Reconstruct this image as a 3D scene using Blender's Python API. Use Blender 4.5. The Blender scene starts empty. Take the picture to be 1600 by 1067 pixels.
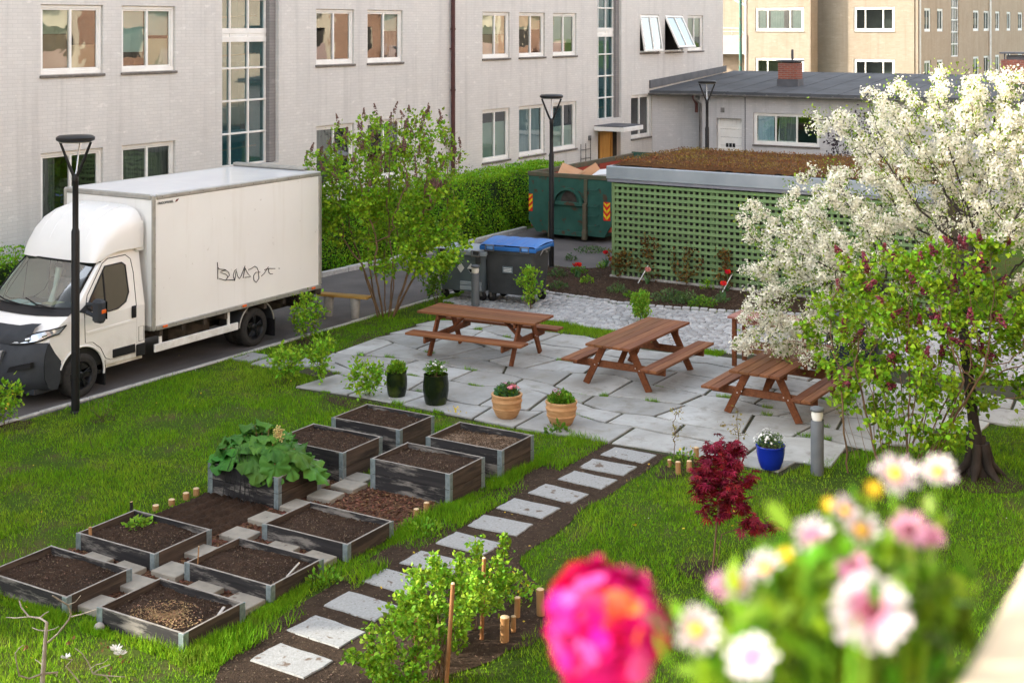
import bpy, math, random
import numpy as np
from mathutils import Vector, Matrix
SC = bpy.context.scene
COL = SC.collection
rnd = random.Random(11)
rng = np.random.default_rng(11)
R = math.radians
# ---------------------------------------------------------------- survey: site frame is X along the street, Y towards the grey block
FPX, HY, CX, CAMH = 2120.0, 42.0, 800.0, 5.85
YAW = math.atan2(1284.0, FPX)
FW = (math.cos(YAW), math.sin(YAW)); RT = (math.sin(YAW), -math.cos(YAW))
def G(px, py, z=0.0):
    d = (CAMH - z) / (py - HY)
    return (d * (FPX * FW[0] + (px - CX) * RT[0]), d * (FPX * FW[1] + (px - CX) * RT[1]), z)
def onY(px, py, D):
    dx = FPX * FW[0] + (px - CX) * RT[0]; dy = FPX * FW[1] + (px - CX) * RT[1]
    t = D / dy
    return (t * dx, D, CAMH - (py - HY) * t)
def atd(px, py, depth):
    r = (px - CX) / FPX * depth
    return (depth * FW[0] + r * RT[0], depth * FW[1] + r * RT[1], CAMH - (py - HY) / FPX * depth)
# ---------------------------------------------------------------- mesh builder
class MB:
    def __init__(s):
        s.v = []; s.f = []; s.m = []; s.s = []
    def add(s, vs, fs, mi=0, smooth=False):
        o = len(s.v); s.v.extend([tuple(p) for p in vs])
        for f in fs:
            s.f.append(tuple(i + o for i in f)); s.m.append(mi); s.s.append(smooth)
        return s
    def bx(s, x0, x1, y0, y1, z0, z1, bev=0.0, mi=0, xf=None):
        if x1 < x0: x0, x1 = x1, x0
        if y1 < y0: y0, y1 = y1, y0
        if z1 < z0: z0, z1 = z1, z0
        b = min(bev, (x1 - x0) * .45, (y1 - y0) * .45, (z1 - z0) * .45)
        if b <= 0:
            vs = [(x, y, z) for z in (z0, z1) for y in (y0, y1) for x in (x0, x1)]
            fs = [(0, 2, 3, 1), (4, 5, 7, 6), (0, 1, 5, 4), (2, 6, 7, 3), (0, 4, 6, 2), (1, 3, 7, 5)]
        else:
            vs = []; idx = {}
            lo = (x0, y0, z0); hi = (x1, y1, z1)
            for a in (0, 1):
                for c in (0, 1):
                    for d in (0, 1):
                        sg = (a, c, d)
                        for ax in range(3):
                            p = []
                            for k in range(3):
                                e = hi[k] if sg[k] else lo[k]
                                if k != ax: e += -b if sg[k] else b
                                p.append(e)
                            idx[(sg, ax)] = len(vs); vs.append(tuple(p))
            fs = []
            for ax in range(3):
                o1, o2 = [k for k in range(3) if k != ax]
                for sd in (0, 1):
                    q = []
                    for (p, r) in ((0, 0), (1, 0), (1, 1), (0, 1)):
                        sg = [0, 0, 0]; sg[ax] = sd; sg[o1] = p; sg[o2] = r
                        q.append(idx[(tuple(sg), ax)])
                    fs.append(tuple(q))
            for ax in range(3):          # edges running along ax
                o1, o2 = [k for k in range(3) if k != ax]
                for p in (0, 1):
                    for r in (0, 1):
                        q = []
                        for (e, w) in ((0, o1), (1, o1), (1, o2), (0, o2)):
                            sg = [0, 0, 0]; sg[ax] = e; sg[o1] = p; sg[o2] = r
                            q.append(idx[(tuple(sg), w)])
                        fs.append(tuple(q))
            for a in (0, 1):
                for c in (0, 1):
                    for d in (0, 1):
                        fs.append(tuple(idx[((a, c, d), k)] for k in range(3)))
            cen = Vector(((x0 + x1) / 2, (y0 + y1) / 2, (z0 + z1) / 2)); ff = []
            for f in fs:
                P = [Vector(vs[i]) for i in f]
                n = (P[1] - P[0]).cross(P[2] - P[0])
                fc = sum(P, Vector()) / len(P)
                ff.append(f if n.dot(fc - cen) > 0 else tuple(reversed(f)))
            fs = ff
        if xf is not None: vs = [tuple(xf @ Vector(p)) for p in vs]
        return s.add(vs, fs, mi)
    def bar(s, p0, p1, w, h, bev=0.004, mi=0, up=(0, 0, 1)):
        p0 = Vector(p0); p1 = Vector(p1); d = p1 - p0; L = d.length; d.normalize()
        u = Vector(up); sd = d.cross(u)
        if sd.length < 1e-4: sd = d.cross(Vector((1, 0, 0)))
        sd.normalize(); u = sd.cross(d)
        M = Matrix((d, sd, u)).transposed().to_4x4(); M.translation = p0
        return s.bx(0, L, -w / 2, w / 2, -h / 2, h / 2, bev, mi, M)
    def tube(s, pts, rad, n=6, mi=0, smooth=True, caps=True):
        pts = [Vector(p) for p in pts]
        if not hasattr(rad, '__len__'): rad = [rad] * len(pts)
        vs = []; fs = []; pu = None
        for i, p in enumerate(pts):
            a = pts[max(i - 1, 0)]; b = pts[min(i + 1, len(pts) - 1)]
            d = (b - a).normalized()
            if pu is None:
                u = d.orthogonal().normalized()
            else:
                u = (pu - d * pu.dot(d))
                u = u.normalized() if u.length > 1e-5 else d.orthogonal().normalized()
            pu = u; w = d.cross(u)
            for k in range(n):
                t = 2 * math.pi * k / n
                vs.append(p + (u * math.cos(t) + w * math.sin(t)) * rad[i])
        for i in range(len(pts) - 1):
            for k in range(n):
                k2 = (k + 1) % n
                fs.append((i * n + k, i * n + k2, (i + 1) * n + k2, (i + 1) * n + k))
        s.add(vs, fs, mi, smooth)
        if caps:
            o = len(pts) - 1
            s.add([vs[k] for k in range(n)], [tuple(reversed(range(n)))], mi)
            s.add([vs[o * n + k] for k in range(n)], [tuple(range(n))], mi)
        return s
    def cyl(s, p0, p1, r0, r1=None, n=16, mi=0, smooth=True):
        return s.tube([p0, p1], [r0, r0 if r1 is None else r1], n, mi, smooth)
    def lathe(s, prof, c=(0, 0, 0), n=28, mi=0, smooth=True, axis='z'):
        vs = []; fs = []
        for (r, z) in prof:
            for k in range(n):
                t = 2 * math.pi * k / n
                a, b = r * math.cos(t), r * math.sin(t)
                q = (a, b, z) if axis == 'z' else ((a, z, b) if axis == 'y' else (z, a, b))
                vs.append((c[0] + q[0], c[1] + q[1], c[2] + q[2]))
        for i in range(len(prof) - 1):
            for k in range(n):
                k2 = (k + 1) % n
                q = (i * n + k, i * n + k2, (i + 1) * n + k2, (i + 1) * n + k)
                fs.append(tuple(reversed(q)) if axis == 'y' else q)
        return s.add(vs, fs, mi, smooth)
    def prism(s, poly, a, b, plane='xy', mi=0):
        def P(u, v, w):
            return (u, v, w) if plane == 'xy' else ((u, w, v) if plane == 'xz' else (w, u, v))
        n = len(poly)
        vs = [P(u, v, a) for u, v in poly] + [P(u, v, b) for u, v in poly]
        fs = [tuple(reversed(range(n))), tuple(range(n, 2 * n))]
        for i in range(n):
            j = (i + 1) % n
            fs.append((i, j, n + j, n + i))
        return s.add(vs, fs, mi)
    def quad(s, a, b, c, d, mi=0):
        return s.add([a, b, c, d], [(0, 1, 2, 3)], mi)
    def disc(s, c, nrm, r, n=16, mi=0):
        c = Vector(c); d = Vector(nrm).normalized(); u = d.orthogonal().normalized(); w = d.cross(u)
        return s.add([c + (u * math.cos(2 * math.pi * k / n) + w * math.sin(2 * math.pi * k / n)) * r for k in range(n)], [tuple(range(n))], mi)
    def grid(s, P, mi=0, smooth=True, close=False):
        nu = len(P); nv = len(P[0]); vs = [p for row in P for p in row]; fs = []
        for i in range(nu - 1):
            for j in range(nv if close else nv - 1):
                j2 = (j + 1) % nv
                fs.append((i * nv + j, i * nv + j2, (i + 1) * nv + j2, (i + 1) * nv + j))
        return s.add(vs, fs, mi, smooth)
    def build(s, name, mats, parent=None, loc=None, local=False, sharp=None):
        if not isinstance(mats, (list, tuple)): mats = [mats]
        org = Vector((0, 0, 0))
        if parent is not None and not local: org = ORG[parent.name]
        elif loc is not None and not local: org = Vector(loc)
        me = bpy.data.meshes.new(name)
        ox, oy, oz = org
        me.from_pydata([(p[0] - ox, p[1] - oy, p[2] - oz) for p in s.v], [], s.f)
        for m in mats: me.materials.append(m)
        if len(mats) > 1: me.polygons.foreach_set('material_index', s.m)
        me.polygons.foreach_set('use_smooth', s.s)
        me.update()
        if sharp: me.set_sharp_from_angle(angle=R(sharp))
        o = bpy.data.objects.new(name, me); COL.objects.link(o)
        if parent is not None: o.parent = parent
        elif loc is not None: o.location = loc
        ORG[o.name] = org
        return o
ORG = {}
def npmesh(name, V, F, mats, parent=None, loc=None, midx=None, smooth=False, local=False):
    if not isinstance(mats, (list, tuple)): mats = [mats]
    org = np.zeros(3)
    if parent is not None and not local: org = np.array(ORG[parent.name])
    elif loc is not None: org = np.array(loc)
    V = np.asarray(V, dtype=np.float64) - org
    me = bpy.data.meshes.new(name)
    Fs = F if isinstance(F, list) else [F]
    Fs = [np.asarray(f, dtype=np.int32) for f in Fs if len(f)]
    me.vertices.add(len(V)); me.vertices.foreach_set('co', V.astype(np.float32).ravel())
    tot = sum(f.size for f in Fs); npol = sum(len(f) for f in Fs)
    me.loops.add(tot); me.loops.foreach_set('vertex_index', np.concatenate([f.ravel() for f in Fs]))
    me.polygons.add(npol)
    lens = np.concatenate([np.full(len(f), f.shape[1]) for f in Fs])
    st = np.concatenate([[0], np.cumsum(lens)[:-1]])
    me.polygons.foreach_set('loop_start', st.astype(np.int32))
    try: me.polygons.foreach_set('loop_total', lens.astype(np.int32))
    except Exception: pass
    for m in mats: me.materials.append(m)
    if midx is not None: me.polygons.foreach_set('material_index', np.asarray(midx, dtype=np.int32))
    if smooth: me.polygons.foreach_set('use_smooth', np.ones(npol, dtype=bool))
    me.update(calc_edges=True); me.validate()
    o = bpy.data.objects.new(name, me); COL.objects.link(o)
    if parent is not None: o.parent = parent
    elif loc is not None: o.location = tuple(org)
    ORG[o.name] = Vector(org)
    return o
def thing(name, label, cat, loc=(0, 0, 0), rz=0.0, group=None):
    o = bpy.data.objects.new(name, None); COL.objects.link(o)
    o.location = loc; o.rotation_euler = (0, 0, rz); o.empty_display_size = .2
    o['label'] = label; o['category'] = cat
    if group: o['group'] = group
    ORG[o.name] = Vector(loc)
    return o
def tag(o, label, cat, group=None):
    o['label'] = label; o['category'] = cat
    if group: o['group'] = group
    return o
def struct(o, kind='structure'):
    o['kind'] = kind; return o
def dup(root, loc, rz, label, scale=None):
    r = root.copy(); COL.objects.link(r); r.location = loc; r.rotation_euler = (0, 0, rz); r['label'] = label
    if scale: r.scale = scale
    for ch in list(root.children):
        c = ch.copy(); COL.objects.link(c); c.parent = r
        for g in list(ch.children):
            d = g.copy(); COL.objects.link(d); d.parent = c
    return r
# ---------------------------------------------------------------- instancing many little faces into one mesh
def bases(dirs, upmix=0.0, roll=None):
    d = np.asarray(dirs, float); n = len(d)
    d = d / (np.linalg.norm(d, axis=1, keepdims=True) + 1e-9)
    a = rng.normal(size=(n, 3)) * (1 - upmix) + np.array([0, 0, 1.0]) * upmix
    nrm = a - d * np.sum(a * d, axis=1, keepdims=True)
    nrm /= (np.linalg.norm(nrm, axis=1, keepdims=True) + 1e-9)
    sx = np.cross(d, nrm)
    return np.stack([sx, d, nrm], axis=2)         # columns: side, along, normal
def scatter(tv, tf, P, B, S):
    tv = np.asarray(tv, float); P = np.asarray(P, float); n = len(P); k = len(tv)
    S = np.asarray(S, float).reshape(n, 1, 1) if np.ndim(S) else np.full((n, 1, 1), S)
    V = np.einsum('nij,kj->nki', B, tv) * S + P[:, None, :]
    off = (np.arange(n) * k)[:, None, None]
    if isinstance(tf, list) and not isinstance(tf[0][0], (int, np.integer)):
        return V.reshape(-1, 3), [(np.asarray(t)[None] + off).reshape(-1, len(t[0])) for t in tf]
    return V.reshape(-1, 3), (np.asarray(tf)[None] + off).reshape(-1, len(tf[0]))
def merge(parts):
    V = []; F = {}; M = {}; o = 0
    for (v, f, mi) in parts:
        V.append(v)
        for ff in (f if isinstance(f, list) else [f]):
            k = ff.shape[1]
            F.setdefault(k, []).append(ff + o); M.setdefault(k, []).append(np.full(len(ff), mi))
        o += len(v)
    ks = sorted(F)
    return np.concatenate(V), [np.concatenate(F[k]) for k in ks], np.concatenate([np.concatenate(M[k]) for k in ks])
LEAF = ([(0, 0, 0), (.32, .45, .10), (0, 1, -.06), (-.32, .45, .10)], [(0, 1, 2), (0, 2, 3)])
HEART = ([(0, 0, 0), (.36, .14, .07), (.38, .48, .09), (0, 1.05, -.14), (-.38, .48, .09), (-.36, .14, .07), (0, .45, -.02)],
         [(0, 1, 6), (1, 2, 6), (2, 3, 6), (3, 4, 6), (4, 5, 6), (5, 0, 6)])
FLOWER = ([(0, 0, 0)] + [(math.cos(t) * (1 if i % 2 == 0 else .62), math.sin(t) * (1 if i % 2 == 0 else .62), .28 if i % 2 == 0 else .2) for i, t in enumerate([2 * math.pi * k / 10 for k in range(10)])],
          [(0, 1 + k, 1 + (k + 1) % 10) for k in range(10)])
def palmate():
    v = [(0, 0, 0)]; f = []
    for a, L in ((-110, .55), (-70, .8), (-35, .95), (0, 1.05), (35, .95), (70, .8), (110, .55)):
        t = R(a); s, c = math.sin(t), math.cos(t); w = .10
        o = len(v)
        v += [(s * L * .45 + c * w, c * L * .45 - s * w, .03), (s * L, c * L, -.16), (s * L * .45 - c * w, c * L * .45 + s * w, .03)]
        f += [(0, o, o + 1), (0, o + 1, o + 2)]
    return v, f
PALM = palmate()
# ---------------------------------------------------------------- branching growth towards points of a crown
def grow(att, roots, step=.14, infl=1.2, kill=.22, iters=90, up=0.05, wob=.12):
    N = [np.array(r, float) for r in roots]; par = [-1] * len(roots)
    A = np.asarray(att, float).copy()
    for _ in range(iters):
        if len(A) == 0: break
        P = np.array(N)
        d2 = ((A[:, None, :] - P[None]) ** 2).sum(2)
        j = d2.argmin(1); dm = np.sqrt(d2[np.arange(len(A)), j])
        lim = infl if dm.min() < infl else dm.min() + .3
        act = dm < lim
        if not act.any(): break
        dirs = {}
        for k, q in zip(j[act], A[act]):
            v = q - N[k]; v = v / (np.linalg.norm(v) + 1e-9)
            dirs[k] = dirs.get(k, 0) + v
        for k, v in dirs.items():
            v = v / (np.linalg.norm(v) + 1e-9) + rng.normal(size=3) * wob + np.array([0, 0, up])
            v = v / np.linalg.norm(v)
            N.append(N[k] + v * step); par.append(int(k))
        P2 = np.array(N[len(P):])
        d2 = ((A[:, None, :] - P2[None]) ** 2).sum(2).min(1)
        A = A[d2 > kill * kill]
        if len(N) > 9000: break
    return np.array(N), np.array(par)
def pipe(par, r0=.004, e=2.3, rmax=None):
    n = len(par); acc = np.zeros(n); kids = np.zeros(n, int)
    for i in range(n - 1, -1, -1):
        if kids[i] == 0: acc[i] = r0 ** e
        if par[i] >= 0: acc[par[i]] += acc[i]; kids[par[i]] += 1
    r = acc ** (1 / e)
    if rmax: r = np.minimum(r, rmax)
    return r, kids
def branch_mesh(N, par, r, n=5):
    ch = [i for i in range(len(par)) if par[i] >= 0]
    ch = np.array(ch); pa = par[ch]
    A = N[pa]; B = N[ch]; d = B - A; L = np.linalg.norm(d, axis=1, keepdims=True) + 1e-9; d = d / L
    ref = np.where(np.abs(d[:, 2:3]) > .9, np.array([[1.0, 0, 0]]), np.array([[0, 0, 1.0]]))
    u = np.cross(d, ref); u /= (np.linalg.norm(u, axis=1, keepdims=True) + 1e-9); w = np.cross(d, u)
    ra = np.minimum(r[pa], r[ch] * 1.35)[:, None]; rb = r[ch][:, None]
    V = np.zeros((len(ch), 2 * n, 3))
    for k in range(n):
        t = 2 * math.pi * k / n; o = u * math.cos(t) + w * math.sin(t)
        V[:, k] = A - d * ra * .3 + o * ra; V[:, n + k] = B + d * rb * .2 + o * rb
    F = np.array([(k, (k + 1) % n, n + (k + 1) % n, n + k) for k in range(n)])
    F = (F[None] + (np.arange(len(ch)) * 2 * n)[:, None, None]).reshape(-1, 4)
    return V.reshape(-1, 3), F
def ell_pts(n, c, r):
    p = rng.normal(size=(n, 3)); p /= np.linalg.norm(p, axis=1, keepdims=True)
    p *= rng.random((n, 1)) ** (1 / 2.4)
    return p * np.array(r) + np.array(c)
def inpoly(X, Y, poly):
    c = np.zeros(len(X), bool); n = len(poly)
    for i in range(n):
        x0, y0 = poly[i][:2]; x1, y1 = poly[(i + 1) % n][:2]
        m = ((y0 > Y) != (y1 > Y)) & (X < (x1 - x0) * (Y - y0) / (y1 - y0 + 1e-12) + x0)
        c ^= m
    return c
# ---------------------------------------------------------------- materials
class NT:
    def __init__(s, name):
        m = bpy.data.materials.new(name); m.use_nodes = True; s.m = m; s.t = m.node_tree; s.n = s.t.nodes
        s.b = s.n['Principled BSDF']; s.out = s.n['Material Output']; s._c = None
    def new(s, ty, **kw):
        n = s.n.new(ty)
        for k, v in kw.items():
            if k.startswith('i_'): n.inputs[k[2:].replace('_', ' ')].default_value = v
            else: setattr(n, k, v)
        return n
    def lk(s, a, b): s.t.links.new(a, b)
    def co(s, scale=(1, 1, 1), rot=(0, 0, 0), rand=True):
        tc = s.new('ShaderNodeTexCoord'); mp = s.new('ShaderNodeMapping')
        mp.inputs['Scale'].default_value = scale; mp.inputs['Rotation'].default_value = rot
        s.lk(tc.outputs['Object'], mp.inputs['Vector'])
        if rand:
            oi = s.new('ShaderNodeObjectInfo'); ml = s.new('ShaderNodeMath', operation='MULTIPLY'); ml.inputs[1].default_value = 37.0
            s.lk(oi.outputs['Random'], ml.inputs[0]); s.lk(ml.outputs[0], mp.inputs['Location'])
        return mp.outputs[0]
    def noise(s, vec, scale, detail=4, rough=.55):
        n = s.new('ShaderNodeTexNoise'); n.inputs['Scale'].default_value = scale; n.inputs['Detail'].default_value = detail
        n.inputs['Roughness'].default_value = rough; s.lk(vec, n.inputs['Vector']); return n.outputs['Fac']
    def ramp(s, fac, stops):
        r = s.new('ShaderNodeValToRGB'); e = r.color_ramp.elements
        while len(e) < len(stops): e.new(.5)
        for el, (p, c) in zip(e, stops):
            el.position = p; el.color = (c, c, c, 1) if not hasattr(c, '__len__') else (*c[:3], 1)
        s.lk(fac, r.inputs[0]); return r.outputs[0]
    def mix(s, fac, a, b, mode='MIX'):
        n = s.new('ShaderNodeMix', data_type='RGBA', blend_type=mode)
        for sock, val in ((n.inputs['Factor'], fac), (n.inputs['A'], a), (n.inputs['B'], b)):
            if hasattr(val, 'is_linked') or isinstance(val, bpy.types.NodeSocket): s.lk(val, sock)
            elif hasattr(val, '__len__'): sock.default_value = (*val[:3], 1)
            else: sock.default_value = val
        for i in n.inputs:
            pass
        return n.outputs['Result']
    def bump(s, h, st=.3, dist=.02):
        b = s.new('ShaderNodeBump'); b.inputs['Strength'].default_value = st; b.inputs['Distance'].default_value = dist
        s.lk(h, b.inputs['Height']); s.lk(b.outputs[0], s.b.inputs['Normal'])
    def island(s, col, v=.35, h=.03):
        g = s.new('ShaderNodeNewGeometry'); hs = s.new('ShaderNodeHueSaturation')
        mr = s.new('ShaderNodeMapRange'); mr.inputs['To Min'].default_value = 1 - v; mr.inputs['To Max'].default_value = 1 + v
        mh = s.new('ShaderNodeMapRange'); mh.inputs['To Min'].default_value = .5 - h; mh.inputs['To Max'].default_value = .5 + h
        fr = s.new('ShaderNodeMath', operation='FRACT'); ml = s.new('ShaderNodeMath', operation='MULTIPLY'); ml.inputs[1].default_value = 7.31
        s.lk(g.outputs['Random Per Island'], mr.inputs[0]); s.lk(g.outputs['Random Per Island'], ml.inputs[0]); s.lk(ml.outputs[0], fr.inputs[0]); s.lk(fr.outputs[0], mh.inputs[0])
        s.lk(mr.outputs[0], hs.inputs['Value']); s.lk(mh.outputs[0], hs.inputs['Hue']); s.lk(col, hs.inputs['Color'])
        return hs.outputs[0]
    def set(s, col=None, rough=None, metal=None, spec=None):
        for k, v in (('Base Color', col), ('Roughness', rough), ('Metallic', metal), ('Specular IOR Level', spec)):
            if v is None: continue
            if isinstance(v, bpy.types.NodeSocket): s.lk(v, s.b.inputs[k])
            else: s.b.inputs[k].default_value = (*v, 1) if hasattr(v, '__len__') else v
        return s.m
def mat(name, c, c2=None, scale=4, rough=.6, bump=0, bscale=None, metal=0, spec=.3, sc=(1, 1, 1), isl=0, dist=.01, lo=.35, hi=.65, detail=5, spots=None):
    n = NT(name)
    if c2 is None and not bump and not isl:
        return n.set(c, rough, metal, spec)
    v = n.co(sc); col = None
    if c2 is not None:
        col = n.ramp(n.noise(v, scale, detail), [(lo, c), (hi, c2)])
    else:
        r = n.new('ShaderNodeRGB'); r.outputs[0].default_value = (*c, 1); col = r.outputs[0]
    if spots:
        col = n.mix(n.ramp(n.noise(v, spots[0], 3), [(spots[1], 0), (spots[1] + .06, 1)]), col, spots[2])
    if isl: col = n.island(col, isl)
    if bump: n.bump(n.noise(v, bscale or scale * 3, 6), bump, dist)
    return n.set(col, rough, metal, spec)
def leafmat(name, c, c2, v=.4, h=.03, rough=.5, scale=1.3, trans=.25):
    n = NT(name); col = n.ramp(n.noise(n.co(), scale, 3), [(.35, c), (.65, c2)])
    col = n.island(col, v, h); n.set(col, rough, 0, .15)
    tr = n.new('ShaderNodeBsdfTranslucent'); n.lk(col, tr.inputs['Color'])
    mx = n.new('ShaderNodeMixShader'); mx.inputs[0].default_value = trans
    n.lk(n.b.outputs[0], mx.inputs[1]); n.lk(tr.outputs[0], mx.inputs[2]); n.lk(mx.outputs[0], n.out.inputs[0])
    return n.m
def brickmat(name, c, c2, mortar, axis, scale=1.0, stain=None, bump=.35, msize=.008):
    n = NT(name); tc = n.new('ShaderNodeTexCoord'); sp = n.new('ShaderNodeSeparateXYZ'); cb = n.new('ShaderNodeCombineXYZ')
    n.lk(tc.outputs['Object'], sp.inputs[0]); n.lk(sp.outputs[axis], cb.inputs[0]); n.lk(sp.outputs[2], cb.inputs[1])
    b = n.new('ShaderNodeTexBrick'); b.inputs['Scale'].default_value = scale; b.inputs['Brick Width'].default_value = .235
    b.inputs['Row Height'].default_value = .072; b.inputs['Mortar Size'].default_value = msize; b.inputs['Mortar Smooth'].default_value = .6; b.inputs['Bias'].default_value = -.1
    b.inputs['Color1'].default_value = (*c, 1); b.inputs['Color2'].default_value = (*c2, 1); b.inputs['Mortar'].default_value = (*mortar, 1)
    n.lk(cb.outputs[0], b.inputs['Vector'])
    col = b.outputs['Color']
    v = n.co((1, 1, .6), rand=False)
    col = n.mix(n.ramp(n.noise(v, .9, 6, .7), [(.42, 0), (.72, .55)]), col, stain or [x * .78 for x in c])
    pt = n.ramp(n.noise(n.co((1, 1, 2.6), rand=False), 2.6, 5, .65), [(.6, 0), (.68, .6)])
    col = n.mix(pt, col, [min(1, x * 1.22) for x in c])
    st = n.ramp(n.noise(n.co((2.2, 2.2, .12), rand=False), 1.6, 4, .6), [(.52, 0), (.8, .5)])
    col = n.mix(st, col, [x * .7 for x in (stain or c)])
    m2 = n.new('ShaderNodeMath', operation='ADD'); ml = n.new('ShaderNodeMath', operation='MULTIPLY'); ml.inputs[1].default_value = .6
    n.lk(n.noise(n.co((1, 1, 1), rand=False), 22, 4), ml.inputs[0])
    iv = n.new('ShaderNodeMath', operation='SUBTRACT'); iv.inputs[0].default_value = 1; n.lk(b.outputs['Fac'], iv.inputs[1])
    n.lk(iv.outputs[0], m2.inputs[0]); n.lk(ml.outputs[0], m2.inputs[1]); n.bump(m2.outputs[0], bump, .012)
    return n.set(col, .85, 0, .25)
def glassmat(name, tint=(.75, .85, .83), refl=.17, rough=.012, top=.9):
    n = NT(name); t = n.new('ShaderNodeBsdfTransparent'); t.inputs[0].default_value = (*tint, 1)
    g = n.new('ShaderNodeBsdfGlossy'); g.inputs['Roughness'].default_value = rough; g.inputs['Color'].default_value = (.95, .97, .97, 1)
    v = n.co(rand=False); bp = n.new('ShaderNodeBump'); bp.inputs['Strength'].default_value = .05; bp.inputs['Distance'].default_value = .05
    n.lk(n.noise(v, 1.6, 2), bp.inputs['Height']); n.lk(bp.outputs[0], g.inputs['Normal'])
    lw = n.new('ShaderNodeLayerWeight'); lw.inputs[0].default_value = .35
    mr = n.new('ShaderNodeMapRange'); mr.inputs['To Min'].default_value = refl; mr.inputs['To Max'].default_value = top
    n.lk(lw.outputs['Fresnel'], mr.inputs[0])
    mx = n.new('ShaderNodeMixShader'); n.lk(mr.outputs[0], mx.inputs[0]); n.lk(t.outputs[0], mx.inputs[1]); n.lk(g.outputs[0], mx.inputs[2]); n.lk(mx.outputs[0], n.out.inputs[0])
    n.n.remove(n.b); return n.m
def woodmat(name, c, c2, axis=0, rough=.55, bump=.25, knots=True, sc=14, dirt=None):
    n = NT(name); s3 = [sc, sc, sc]; s3[axis] = sc * .06
    v = n.co(tuple(s3)); g = n.noise(v, 1.6, 6, .65)
    col = n.ramp(g, [(.3, c), (.7, c2)])
    if dirt:
        s4 = [3.2, 3.2, 7.0]; s4[axis] = 1.2
        col = n.mix(n.ramp(n.noise(n.co(tuple(s4)), 1.3, 6, .7), [(.5, 0), (.62, .85)]), col, dirt)
    col = n.island(col, .2, .008); n.bump(g, bump, .006)
    return n.set(col, rough, 0, .2)
def soilmat(name, c, c2, chip=None, big=0.9):
    n = NT(name); v = n.co(rand=False)
    col = n.ramp(n.noise(v, 9, 8, .7), [(.3, c), (.7, c2)])
    col = n.mix(n.ramp(n.noise(v, big, 4), [(.4, 0), (.7, .5)]), col, [x * .6 for x in c])
    if chip:
        vo = n.new('ShaderNodeTexVoronoi'); vo.inputs['Scale'].default_value = 42; n.lk(v, vo.inputs['Vector'])
        hv = n.new('ShaderNodeSeparateColor'); n.lk(vo.outputs['Color'], hv.inputs[0])
        col = n.mix(n.ramp(hv.outputs[0], [(.55, 0), (.95, .8)]), col, chip)
        n.bump(vo.outputs['Distance'], .9, .02)
    else:
        n.bump(n.noise(v, 19, 9, .8), 1.0, .06)
    return n.set(col, .95, 0, .15)
M = {}
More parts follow.
